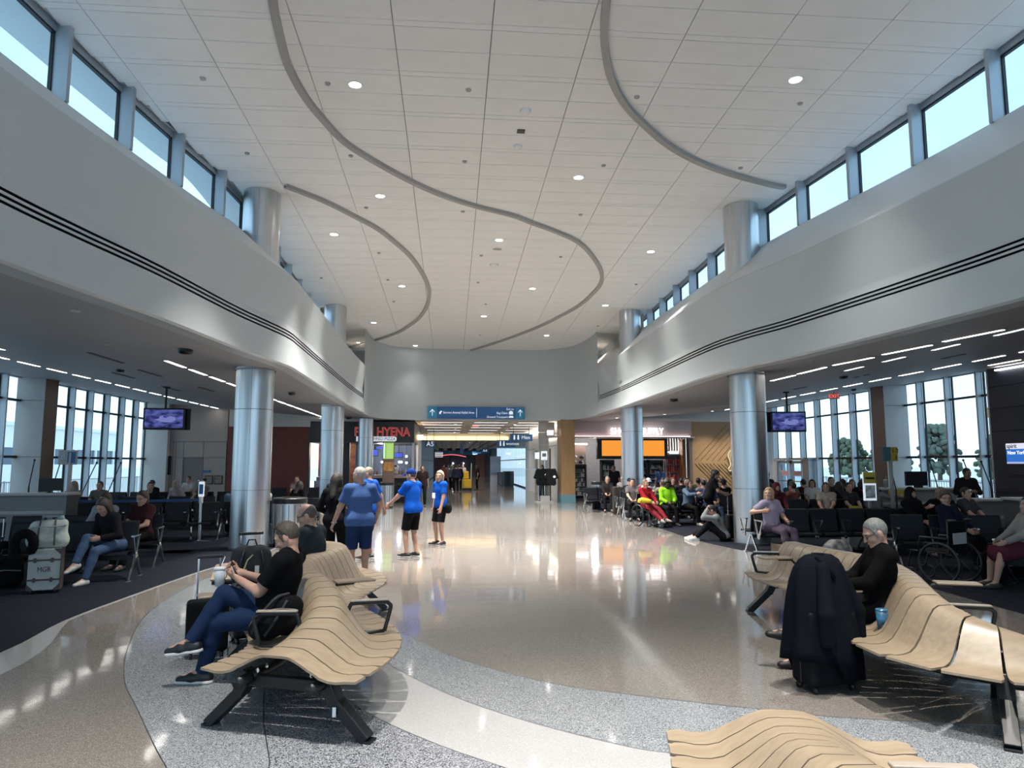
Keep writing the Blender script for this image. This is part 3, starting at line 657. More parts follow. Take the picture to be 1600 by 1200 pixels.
# kitchen warm light, white prep things in the narrow opening
o = wallbox('prep_table', hx0+.05, X3(503), 34.0, 34.6, 0, .95, CHROME); tag(o, 'steel prep table in the warm lit kitchen opening', 'table'); o['kind'] = 'thing'
for k in range(6):
    o = MB().box((0, 0, .09), (.16, .14, .18-.02*(k % 3))).build('takeaway_box', WHITE, bevel=.01, loc=(hx0+.2+.17*(k % 3), 34.2+.2*(k//3), .95+.0)); tag(o, 'white box on the steel kitchen table', 'box', 'white boxes in the pizza kitchen')
def plight(x, y, z, e, c, s=.3):  # bare point light added to brighten a shop interior, no fitting
    ld = bpy.data.lights.new('shop_fill', 'POINT'); ld.energy = e; ld.color = c; ld.shadow_soft_size = s
    l = bpy.data.objects.new('shop_fill', ld); COL.objects.link(l); l.location = (x, y, z)
plight(hx0+.7, 34.3, 2.4, 40, (1, .72, .5)); plight(-3.3, 35.6, 2.5, 70, (.85, .9, 1.0))
# departures totem with green board and poster
t = thing('departures_totem', 'tall totem with lit green departures board above a brown poster', 'sign', (atY(606, 770, 30.5)[0], 30.5, 0))
hw = .21
MB().bb(-hw-.03, hw+.03, 0, .14, .0, Z3(691, 30.5)+.03).build('body', pm('totem_brown', (.12, .08, .065), .5), t, bevel=.01)
MB().bb(-hw, hw, -.012, 0, Z3(717, 30.5), Z3(692, 30.5)).build('board', emis('board_green', (.30, .62, .12), .6), t)
rows = MB()
for k in range(11):
    z = Z3(716-k*2.05, 30.5); rows.bb(-hw+.13, hw-.03, -.018, -.012, z, z+.022)
rows.build('rows', emis('board_yellow', (.7, .8, .4), .6), t); MB().bb(-hw, -hw+.05, -.018, -.012, Z3(716, 30.5), Z3(693, 30.5)).build('edge_band', emis('board_pale', (.5, .9, .7), .9), t)
MB().bb(-hw, hw, -.012, 0, Z3(736, 30.5), Z3(722, 30.5)).build('poster', pm('pizza_poster', (.35, .17, .05), .5, noise=.6, scale=6), t)
# ---- corridor
cy1 = 95.0
cc = MB(); cc.bb(-6.9, 11.5, 32.85, cy1, 3.72, 3.85); cc = cc.build('ceiling_corridor', pm('corridor_ceiling', (.62, .58, .53), .6, noise=.02)); cc['kind'] = 'structure'
for Y in (34.6, 36.9, 39.6, 42.8, 46.5):
    for x0, x1 in ((-1.5, .55), (1.05, 2.75), (3.2, 4.8)):
        if Y > 36 or x0 > -2: 
            t = thing('linear_ceiling_light', 'slim light slot crossing the corridor ceiling', 'ceiling light', ((x0+x1)/2, Y, 3.715), 0, 'light slots across the corridor')
            MB().bb(-(x1-x0)/2, (x1-x0)/2, -.06, .06, -.01, .006).build('housing', LGREY, t); MB().bb(-(x1-x0)/2+.03, (x1-x0)/2-.03, -.035, .035, -.014, -.01).build('diffuser', LINW, t)
for x0 in (-5.4, -4.0):
    t = thing('linear_ceiling_light', 'slim light slot crossing the corridor ceiling', 'ceiling light', (x0, 35.0, 3.715), 0, 'light slots across the corridor'); MB().bb(-.6, .6, -.06, .06, -.01, .006).build('housing', LGREY, t)
wb_ = thing('light_beam', 'long warm yellow lit beam spanning the corridor ceiling', 'ceiling light', (1.0, 49.0, 3.45))
MB().bb(-2.9, 2.9, -.12, .12, -.14, .14).build('diffuser', emis('warm_beam', (1, .70, .36), 1.3), wb_, bevel=.1, seg=4)
for k in range(4): MB().bb(-2.1+k*1.4-.012, -2.1+k*1.4+.012, -.125, .125, -.145, .145).build('divider', BROWN, wb_)
MB().bb(-3.0, 3.0, -.15, .15, -.19, -.145).build('lower_rail', BLACK, wb_)
wallbox('ceiling_corridor_drop', -3, 6, 49.2, 49.4, 3.4, 3.72, PALE)
for k in range(7):
    wallbox('ceiling_corridor_baffle', -2.0+k*1.05, -1.6+k*1.05, 49.6, cy1, 3.45, 3.72, pm('baffle_grey', (.30, .29, .29), .6))
cr = struct('wall_corridor_right')
for (ya, yb) in ((33.9, 36.1), (36.12, 38.6), (38.62, 41.0), (43.4, 46.0), (46.02, 49)):
    for z0, z1 in ((0, 1.35), (1.36, 2.62), (2.63, 3.2), (3.21, 3.72)): wallbox('tile_panel', 5.05, 5.25, ya, yb-.012, z0, z1-.012, PALE, cr, .004)
wallbox('lintel', 5.05, 5.25, 41.0, 43.4, 2.5, 3.72, PALE, cr); wallbox('recess', 6.3, 6.4, 40.5, 43.9, 0, 3.7, BROWN, cr)
wallbox('backing', 5.2, 5.27, 33.9, 41.0, 0, 3.72, JOINT, cr)
for ya in (36.4, 38.9, 40.4): wallbox('dark_door_edge', 5.0, 5.06, ya, ya+.28, 0, 2.5, DARKSLOT, cr)
pl = struct('wall_pilaster')
for z0, z1 in ((0, .8), (.81, 2.0), (2.01, 2.62), (2.63, 3.2), (3.21, 3.72)): wallbox('tile_panel', X3(842, 33.6), X3(857.5, 33.6), 33.6, 33.85, z0, z1-.012, PALE, pl, .004)
wallbox('light_cove', 4.85, 5.0, 33.9, 47.0, 3.52, 3.56, emis('cove_warm', (1, .9, .7), 3.0))
wallbox('light_cove', 4.95, 5.04, 34.0, 40.5, 2.95, 2.98, emis('cove_warm', (1, .9, .7), 3.0))
# far corridor glazing, both sides
for q, (X, sg) in enumerate(((-2.3, 1), (5.3, -1))):
    t = struct('window_%d' % (6+q))
    for k in range(34):
        y = 43.0+k*1.9 if q == 0 else 49.2+k*1.4
        if y > 94: break
        MB().bb(X-.04, X+sg*.05, y-.05, y+.05, 0, 3.72).build('mullion_fin', ALU, t)
        MB().add([(X, y, .1), (X, y+1.4+.5*(q == 0), .1), (X, y+1.4+.5*(q == 0), 3.7), (X, y, 3.7)], [(0, 1, 2, 3)]).build('pane', GLASS, t)
    MB().bb(X-.05, X+sg*.06, 43.0 if q == 0 else 49.2, 94.8, 2.0, 2.08).build('transom', ALUD, t); MB().bb(X-.05, X+sg*.06, 43.0 if q == 0 else 49.2, 94.8, 0, .1).build('transom', ALUD, t)
wallbox('wall_corridor_left', -2.5, -1.9, 41, 43.0, 0, 3.72, PALE)
# far end: dark shop with red lit arc
fe = struct('wall_corridor_end'); wallbox('backing', -3, 6, cy1, cy1+.2, 0, 3.8, DARKSLOT, fe)
wallbox('blue_header', -2.2, 4.5, cy1-.3, cy1-.1, 2.85, 3.45, pm('dull_teal', (.03, .09, .14), .5), fe)
for k, (x0, x1, c) in enumerate(((-2.2, -.2, (.05, .012, .02)), (-.1, 2.3, (.012, .012, .03)), (3.2, 4.4, (.16, .05, .035)))): wallbox('shop_bay', x0, x1, cy1-.3, cy1-.12, 0, 2.8, pm('far_bay_%d' % k, c, .5), fe)
ar = [(-1.9+.16*k, cy1-.4, 2.60+.28*math.sin(PI*k/24)) for k in range(25)]
MB().tube(ar, .05, 6).build('red_arc', emis('red_arc', (1, .18, .2), .9), fe)
o = MB(); o.ell((0, 0, 0), (.22, .05, .12)); o.ell((.28, 0, .05), (.16, .05, .12)); o = o.build('round_logo_sign', emis('logo_white', (1, 1, 1), 1.2), loc=(3.0, cy1-.45, 3.0)); tag(o, 'white rounded logo sign glowing at the far corridor end', 'sign')
for x, z in ((.25, 1.75), (1.6, 1.75)):
    o = MB().ell((0, 0, 0), (.07, .07, .07)).build('far_bulb', LB, loc=(x, cy1-.5, z)); tag(o, 'small white lamp in the dark shop at the corridor end', 'lamp', 'lamps in the far shop')
o = wallbox('white_banner_panel', 3.35, 4.25, 62.0, 62.1, .0, 2.35, pm('banner_pale', (.55, .6, .75), .5)); tag(o, 'large pale blue panel near the far right windows', 'panel'); o['kind'] = 'thing'
# ---- hanging and blade signs
def blade(px0, px1, py0, py1, Y, name, label, words, size, tx=.2, mat=BLUE, hang=3.72, icon=False):
    x0, x1 = atY(px0, 700, Y)[0], atY(px1, 700, Y)[0]; z0, z1 = Z3(py1, Y), Z3(py0, Y)
    t = thing(name, label, 'sign', ((x0+x1)/2, Y, z0)); w2 = (x1-x0)/2; h = z1-z0
    MB().bb(-w2, w2, -.05, .05, 0, h).build('panel', mat, t, bevel=.008)
    for s in (-.7, .7): MB().bar((w2*s, 0, h), (w2*s, 0, hang-z0), .025).build('hanger', BLACK, t)
    if words: text('letters', words, size, SIGNW, t, (-w2+tx, -.056, h*.5))
    if icon:
        m = MB()
        for q in (-.09, .12):
            m.ell((-w2+.32+q, -.056, h*.75), (.045, .006, .045), 10, 5); m.box((-w2+.32+q, -.056, h*.42), (.09, .008, h*.42))
        m.build('icon', SIGNW, t)
    return t
blade(664, 680, 689, 699.5, 40.5, 'gate_sign', 'blue hanging gate sign reading A5', 'A5', .36, .08)
blade(797, 832, 678, 689, 39.0, 'restroom_sign', 'blue hanging sign reading Men', 'Men', .27, .62, icon=True)
blade(776, 806, 687.5, 699, 44.0, 'restroom_sign', 'blue hanging sign reading women', 'women', .26, .58, icon=True)
blade(752, 764, 701, 707.5, 58.0, 'gate_sign', 'small blue hanging gate sign reading A4', 'A4', .30, .12)
blade(738, 752, 706, 709, 60.0, 'blue_sign_band', 'thin blue hanging sign left of the A4 sign', None, 1)
blade(719, 724, 694, 709, 54.0, 'banner', 'narrow vertical pale blue banner hanging mid corridor', None, 1, mat=pm('banner_blue', (.10, .20, .50), .5))
t = blade(680, 692, 706.5, 714.5, 50.0, 'striped_flag', 'red and white striped flag hanging left in the corridor', None, 1, mat=SIGNW)
m = MB()
for k in range(3): m.bb(-.24, .24, -.058, -.05, .04+k*.12, .09+k*.12)
m.build('stripes', pm('flag_red', (.5, .03, .04), .5), t)
EXITM = emis('exit_red', (1.0, .12, .10), .8)
def exit_sign(x, y, z, rz, label, hang):
    t = thing('exit_sign', label, 'sign', (x, y, z), rz); MB().bb(-.17, .17, -.02, .02, -.10, .10).build('panel', pm('exit_panel', (.6, .35, .33), .4), t)
    text('letters', 'EXIT', .17, EXITM, t, (0, -.026, 0), align='CENTER'); MB().bar((0, 0, .1), (0, 0, hang-z), .03).build('hanger', GREY, t)
exit_sign(atY(743, 664, 37)[0], 37, Z3(665, 37), 0, 'red lit EXIT sign in the corridor below the big blue sign', 3.72)
q = at_soff(1303, 612); exit_sign(q[0], q[1], q[2]-.16, -.5, 'red lit EXIT sign on the right soffit near the glass wall', q[2])
# big wayfinding sign on the end bulkhead
sx0, sx1, sz0, sz1 = -1.08, 3.32, 3.76, 4.30
t = thing('wayfinding_sign', 'wide blue overhead sign lettered Service Animal Relief Area', 'sign', ((sx0+sx1)/2, 32.5, sz0)); W2, H = (sx1-sx0)/2, sz1-sz0
MB().bb(-W2, W2, -.05, .095, 0, H).build('panel', BLUE, t); MB().bb(-W2, -W2+.42, -.06, -.05, 0, H).build('end_panel', TEALB, t); MB().bb(W2-.42, W2, -.06, -.05, 0, H).build('end_panel', TEALB, t)
MB().bb(.0, .016, -.058, -.05, .06, H-.06).build('divider', SIGNW, t)
for x in (-W2+.21, W2-.21):
    m = MB(); m.bar((x, -.065, .12), (x, -.065, .40), .028, .01, up=(0, 1, 0)); m.bar((x-.10, -.065, .29), (x, -.065, .41), .028, .01, up=(0, 1, 0)); m.bar((x+.10, -.065, .29), (x, -.065, .41), .028, .01, up=(0, 1, 0)); m.build('arrow', SIGNW, t)
text('letters', 'Service Animal Relief Area', .145, SIGNW, t, (-W2+.70, -.06, H*.5), sx=.90)
for s, z in (('Exit to', .46), ('Bag Claim', .28), ('Ground Transport', .10)): text('letters', s, .14, SIGNW, t, (W2-.50 if s == 'Exit to' else W2-.78, -.06, z-.02), align='RIGHT', sx=.9)
m = MB(); m.bb(W2-.72, W2-.54, -.058, -.05, .20, .33); m.bb(W2-.68, W2-.58, -.058, -.05, .33, .36); m.bb(W2-.74, W2-.52, -.058, -.05, .05, .10); m.bb(W2-.70, W2-.54, -.058, -.05, .10, .14); m.build('icon', SIGNW, t)
m = MB(); m.bb(-W2+.52, -W2+.60, -.058, -.05, .2, .3); m.bb(-W2+.57, -W2+.64, -.058, -.05, .28, .35); m.build('icon', SIGNW, t)
# ---- gift shop on the right
wallbox('wall_end_pillar', 4.91, 5.53, 31.95, 33.2, .36, 3.72, WOODWALL)
wallbox('wall_end_pillar_base', 4.90, 5.54, 31.94, 33.2, 0, .36, pm('teal_base', (.13, .27, .33), .4))
gs = struct('wall_gift_shop'); gx0, gx1 = 5.53, X3(1081)
wallbox('header', gx0, gx1, 33.0, 33.35, 2.99, 3.70, PINKH, gs); wallbox('header_ledge', gx0, gx1+.1, 32.82, 33.3, 2.93, 2.99, PINKH, gs)
wallbox('header_led', gx0+.1, gx1-.1, 32.9, 32.93, 2.992, 3.012, emis('led_pink', (1, .72, .72), 3.2), gs)
wallbox('bulkhead', gx0, XR, 33.05, 33.4, 3.70, 4.5, PALE, gs)
wallbox('inner_ceiling', 5.3, 11.6, 33.36, 38.0, 3.1, 3.2, CHAR, gs)
wallbox('back_wall', 5.3, 11.6, 37.6, 37.8, 0, 3.2, pm('shop_back', (.22, .22, .23), .5, noise=.1), gs)
wallbox('wood_wall', gx1, 14.35, 33.0, 33.35, 0, 3.70, pm('tan_wood_wall', (.31, .20, .095), .5, noise=.06, scale=4), gs)
wallbox('end_jamb', gx1-.14, gx1, 32.95, 33.4, 0, 2.95, BROWN, gs); wallbox('orange_jamb', gx1-.32, gx1-.16, 33.4, 34.0, 0, 2.9, pm('orange_wood', (.38, .17, .06), .5), gs)
wallbox('corner_panel', 14.35, XR+.05, 32.9, 33.4, 0, 4.6, PALE, gs)
ch = MB()
for k in range(34):   # chevron battens, clipped to the wall
    z = 3.5-k*.105
    if k < 9: ch.bar((11.4+k*.28, 32.985, 1.9+.0), (min(14.3, 11.4+k*.28+1.65), 32.985, min(3.62, 1.9+(min(14.3, 11.4+k*.28+1.65)-11.4-k*.28)*1.04)), .012, .016, up=(0, 1, 0))
for k in range(16):
    x0 = 11.4+k*.18; L = min(14.3-x0, 1.55); ch.bar((x0, 32.985, 1.75), (x0+L, 32.985, 1.75-L*1.02), .012, .016, up=(0, 1, 0))
o = ch.build('battens', pm('batten_dark', (.22, .135, .06), .5), gs); o['kind'] = 'stuff'
WL = emis('letter_white', (1, .97, .97), 2.6)
t = thing('shop_sign', 'white lit shop letters standing on the pink header', 'sign', (X3(953), 32.9, 3.03))
text('letters', 'SHO', .43, WL, t, (0, -.06, .19), sx=.92, ext=.02); text('letters', 'SUPPLY', .43, WL, t, (X3(1003)-X3(953)-.05, -.06, .19), sx=.74, ext=.02)
t = thing('shop_sign', 'small white lit sign on the shop side left of wood pillar', 'sign', (4.75, 33.0, 2.93))
MB().bb(-.35, .17, 0, .2, 0, .08).build('ledge', PINKH, t); MB().bb(-.35, .02, .05, .3, .08, .72).build('panel', PINKH, t); text('letters', 'SUPPLY', .30, WL, t, (-.33, .03, .22), sx=.30, ext=.01)
# orange screens over coolers
OR_ = emis('screen_orange', (1.0, .36, .05), .60)
t = thing('menu_screen', 'large plain orange lit screen over the shop coolers', 'screen', (0, 33.5, 0))
MB().bb(X3(937), X3(1048), 0.02, .3, 1.95, 2.92).build('frame', BLACK, t); MB().bb(X3(944), X3(1043), 0, .02, Z3(712), Z3(687)).build('display', OR_, t)
# coolers with bottles
PACK = [pm('pack_%d' % k, c, .4, noise=0) for k, c in enumerate(((.5, .04, .04), (.04, .10, .35), (.65, .65, .66), (.45, .30, .05), (.05, .22, .10), (.10, .10, .12), (.6, .2, .25)))]
def shelf_unit(x0, x1, y, z1, n, label, cols, rows, pal, item, ilabel, igroup, seed, back=CHAR, glass=True):
    t = thing('display_cooler' if glass else 'display_shelf', label, 'cooler' if glass else 'shelf', ((x0+x1)/2, y, 0)); w2 = (x1-x0)/2
    m = MB(); m.bb(-w2, w2, .42, .46, 0, z1); m.bb(-w2, -w2+.05, 0, .46, 0, z1); m.bb(w2-.05, w2, 0, .46, 0, z1); m.bb(-w2, w2, 0, .46, z1-.08, z1); m.bb(-w2, w2, 0, .46, 0, .1); m.build('case', back, t)
    r_ = random.Random(seed)
    for k in range(rows):
        z = .25+k*(z1-.4)/rows; MB().bb(-w2+.05, w2-.05, .02, .42, z-.02, z).build('shelf_board', LGREY, t)
        for c in range(cols):
            x = -w2+.12+(2*w2-.24)*c/(cols-1); h = (z1-.4)/rows*(.55+.3*r_.random())
            o = MB(); wd = (2*w2-.2)/cols*.42
            if item == 'bottle': o.lathe([(0, 0), (wd*.8, 0), (wd*.8, h*.7), (wd*.3, h*.85), (wd*.3, h), (0, h)], 7)
            else: o.bb(-wd, wd, -.05, .05, 0, h)
            o = o.build(item, pal[r_.randrange(len(pal))], loc=((x0+x1)/2+x, y+.15, z)); tag(o, ilabel, 'bottle' if item == 'bottle' else 'package', igroup)
    if glass: m = MB(); m.bb(-w2, -w2+.06, -.03, 0, .1, z1-.08); m.bb(w2-.06, w2, -.03, 0, .1, z1-.08); m.bb(-w2, w2, -.03, 0, z1-.14, z1-.08); m.build('door_frame', BLACK, t)
    return t
shelf_unit(X3(945), X3(965), 33.75, 1.92, 0, 'black drinks cooler left of the tall steel column', 6, 5, [PACK[2], PACK[5], PACK[2]], 'bottle', 'small bottle in the cooler left of the steel column', 'bottles in the left cooler', 1)
shelf_unit(X3(1003), X3(1018), 33.75, 1.92, 0, 'black drinks cooler just right of the tall steel column', 5, 6, [PACK[1], PACK[2], PACK[5]], 'bottle', 'small blue or white bottle in the middle cooler', 'bottles in the middle cooler', 2)
shelf_unit(X3(1020), X3(1043), 33.75, 1.92, 0, 'wider drinks cooler under the right end of the orange screen', 7, 6, [PACK[2], PACK[0], PACK[5], PACK[1]], 'bottle', 'small bottle in the wide right cooler', 'bottles in the right cooler', 3)
shelf_unit(X3(1048), X3(1073), 33.9, 2.2, 0, 'snack shelf of red packets under a pink glow', 6, 5, [PACK[0], PACK[6], PACK[0]], 'packet', 'red snack packet on the pink lit shelf', 'red packets on the snack shelf', 4, PINKH, False)
shelf_unit(X3(899), X3(922), 33.9, 1.7, 0, 'souvenir shelf beside the wood pillar', 6, 6, [PACK[5], PACK[2], PACK[5], PACK[4]], 'packet', 'small dark souvenir on the shelf by the wood pillar', 'souvenirs by the pillar', 5, CHAR, False)
PINKL = emis('pink_glow', (1, .62, .62), 1.6)
pg = struct('wall_gift_shop_niche'); wallbox('glow_strip', X3(1049), X3(1074), 34.3, 34.32, Z3(706), Z3(704.5), PINKL, pg)
for k in range(10): wallbox('slat', X3(1049)+.13*k, X3(1049)+.13*k+.09, 34.34, 34.40, 2.35, 3.0, PINKH, pg)
o = wallbox('store_sign', X3(884), X3(929), 35.2, 35.25, Z3(727, 35), Z3(696, 35), pm('peach_sign', (.55, .38, .32), .5, noise=.1, scale=2)); tag(o, 'pale peach sign board inside the shop by the pillar', 'sign'); o['kind'] = 'thing'
o = wallbox('store_light', X3(886), X3(930), 34.9, 34.96, Z3(694.5, 35), Z3(692.5, 35), emis('store_light', (1, .95, .92), 4)); tag(o, 'bright strip light over the peach sign board', 'lamp'); o['kind'] = 'thing'
for k, (px, py) in enumerate(((886, 714), (898, 714), (909, 714.5), (886, 722), (897, 722), (908, 722))):
    q = atY(px, py, 34.6); o = MB().ell((0, 0, 0), (.13, .11, .09)).build('cap', [PACK[2], PACK[2], PACK[5]][k % 3], smooth=True, loc=q); MB().lathe([(.0, 0), (.12, 0), (.10, .012), (0, .015)], 14, (0, -.09, -.07)).build('brim', PACK[5], o)
    tag(o, 'souvenir cap hung on the shop wall by the wood pillar', 'cap', 'souvenir caps on the shop wall')
plight(7.2, 35.3, 2.7, 90, (1, .92, .88)); plight(10.6, 35.0, 2.6, 80, (1, .85, .82))
# seahorse-like pale plaque on the wood wall
t = thing('wall_plaque', 'pale curved plaque on the wood wall beside the column', 'plaque', (0, 32.95, 0))
pts = [(1146, 701), (1141, 704), (1137.5, 709), (1137, 714), (1139, 719), (1140.5, 724), (1140, 729), (1137.5, 732), (1139, 736), (1143, 735), (1146, 730), (1150, 733), (1158, 724), (1162, 712), (1158, 703)]
P = [(atY(x, y, 33)[0], atY(x, y, 33)[2]) for x, y in pts]; P = [(p.x, p.y) for p in catmull([(a, b, 0) for a, b in P+[P[0]]], 4)][:-1]
MB().prismY(P, 0, .05).build('plate', pm('plaque_tan', (.40, .28, .15), .5), t); c2 = Vector((sum(p[0] for p in P)/len(P), 0, sum(p[1] for p in P)/len(P)))
MB().tube([(p[0], -.01, p[1]) for p in P], .022, 6, closed=True).build('rim', pm('plaque_rim', (.75, .66, .52), .5), t)
# glass exit doors near the right corner of the glass wall
d = struct('door_2', (XR-.35, 0, 0))
for ya in (29.5, 30.65):
    m = MB(); m.bb(-.05, .05, ya, ya+.09, 0, 1.86); m.bb(-.05, .05, ya+1.0, ya+1.09, 0, 1.86); m.bb(-.05, .05, ya, ya+1.09, 1.74, 1.86); m.bb(-.05, .05, ya, ya+1.09, 0, .2); m.build('door_leaf', ALU, d)
    MB().add([(0, ya+.09, .2), (0, ya+1.0, .2), (0, ya+1.0, 1.74), (0, ya+.09, 1.74)], [(0, 1, 2, 3)]).build('pane', GLASS, d)
    MB().bb(-.06, -.052, ya+.2, ya+.9, 1.22, 1.42).build('door_notice', pm('notice_red', (.55, .30, .30), .5), d); MB().bb(-.09, -.05, ya+.05, ya+1.0, .95, 1.0).build('door_handle', CHROME, d)
m = MB(); m.bb(-.12, .3, 28.9, 29.4, 0, 1.9); m.bb(-.12, .3, 31.85, 32.2, 0, 1.9); m.bb(-.12, .3, 28.9, 32.2, 1.88, 1.95); m.build('door_frame', ALU, d)
# ================================================================ OUTSIDE
gr_ = MB().add([(-260, -120, -.35), (260, -120, -.35), (260, 320, -.35), (-260, 320, -.35)], [(0, 1, 2, 3)]).build('ground', pm('apron_concrete', (.68, .69, .69), .8, noise=.06, scale=.2)); gr_['kind'] = 'structure'
EXW = pm('outside_white_metal', (.80, .82, .83), .5, noise=.02)
t = thing('jet_bridge', 'long white passenger bridge with dark windows outside left glass', 'building', (-38, 55, -.35))
MB().bb(-2, 2, -26, 26, .0, 2.0).build('base', EXW, t); MB().bb(-2, 2, -26, 26, 3.4, 5.2).build('upper_wall', EXW, t); MB().bb(-1.9, 1.9, -26, 26, 2.0, 3.4).build('window_band', pm('outside_dark_glass', (.06, .10, .16), .2), t)
for k in range(14): MB().bb(-1.95, 2.05, -25.5+k*3.9, -25.2+k*3.9, 2.0, 3.4).build('post', EXW, t)
MB().bb(-2.2, 2.2, -26.2, 26.2, 5.2, 5.5).build('roof', EXW, t)
def railing(x, y0, y1, label):
    t = thing('railing', label, 'railing', (x, (y0+y1)/2, -.35)); L = (y1-y0)/2
    for z in (.25, 1.35): MB().bar((0, -L, z), (0, L, z), .05).build('rail', LGREY, t)
    m = MB(); n = int(2*L/.16)
    for k in range(n): m.bar((0, -L+k*.16, .2), (0, -L+k*.16, 1.35), .02)
    q = m.build('balusters', LGREY, t); q['kind'] = 'stuff'
    for k in range(int(2*L/2)+1): MB().bar((0, -L+k*2, 0), (0, -L+k*2, 1.4), .06).build('post', LGREY, t)
railing(-17.5, 22, 46, 'pale metal railing outside the left glass wall'); railing(20.5, 22, 46, 'pale metal railing outside the right glass wall')
LEAF = [pm('hazy_tree_green_%d' % k, c, .8, noise=.3, scale=1.5) for k, c in enumerate(((.10, .13, .085), (.12, .15, .10), (.10, .125, .10)))]  # distance haze is lightened into the leaf greens
BARK = pm('bark', (.12, .10, .08), .9)
def tree(x, y, h, r, seed, label):
    rr = random.Random(seed); t = thing('tree', label, 'tree', (x, y, -.35), 0, 'trees beyond the right glass wall'); m = MB(); m.tube([(0, 0, 0), (.1, 0, h*.4), (0, .1, h*.75)], [.28, .2, .1], 8); m.build('trunk', BARK, t)
    c = MB()
    for k in range(240):
        a = rr.random()*2*PI; q = rr.random()**.5; z = h*(.12+.8*rr.random()); s = r*(1-.6*max(0, z/h-.5)/.45)
        e = .25+.38*rr.random(); M = Euler((rr.random()*3, rr.random()*3, 0)).to_matrix()
        c.ell((math.cos(a)*q*s, math.sin(a)*q*s, z), (e, e*.8, e*.55), 7, 4, M)
    c.build('crown', LEAF[seed % 3], t, True)
for k in range(9): tree(56+k*2.6+rnd.random(), 98-k*6.0, 5.6+rnd.random()*1.6+(1 if k in (2, 6) else 0), 2.3+rnd.random()*.4, k, 'bushy green tree in the line beyond the right glass wall')
t = thing('control_tower', 'orange topped tower above the trees outside right', 'tower', (84.5, 104, -.35)); MB().bb(-.9, .9, -.9, .9, 0, 9.2).build('shaft', LGREY, t); MB().bb(-1.3, 1.3, -1.3, 1.3, 9.2, 10.8).build('cab', pm('tower_orange', (.5, .24, .08), .5), t)
for k in range(3): MB().bar((-.8+.8*k, 0, 10.8), (-.8+.8*k, 0, 12), .12).build('mast', LGREY, t)
# ================================================================ PLYWOOD BENCHES
def resample(P, step):
    pts = catmull([(p[0], p[1], p[2]) for p in P], 12); L = [0]
    for a, b in zip(pts, pts[1:]): L.append(L[-1]+Vector((b.x-a.x, b.y-a.y, 0)).length)
    n = max(2, round(L[-1]/step)); out = []
    for k in range(n+1):
        s = L[-1]*k/n; i = 0
        while i < len(L)-2 and L[i+1] < s: i += 1
        t = (s-L[i])/max(1e-6, L[i+1]-L[i]); out.append(pts[i].lerp(pts[i+1], t))
    return out
def sst(t): t = min(1, max(0, t)); return t*t*(3-2*t)
def bench_profile(u, H, w):   # u in -1..1 across, returns height
    a = abs(u); z = .425
    z -= .028*math.sin(PI*min(1, max(0, (1-a)/.5))) if a > .5 else .0
    z -= .02*sst((a-.9)/.1)
    rise = sst((.62-a)/.50) if H < .2 else sst((.56-a)/.46)**.9
    return z+H*rise
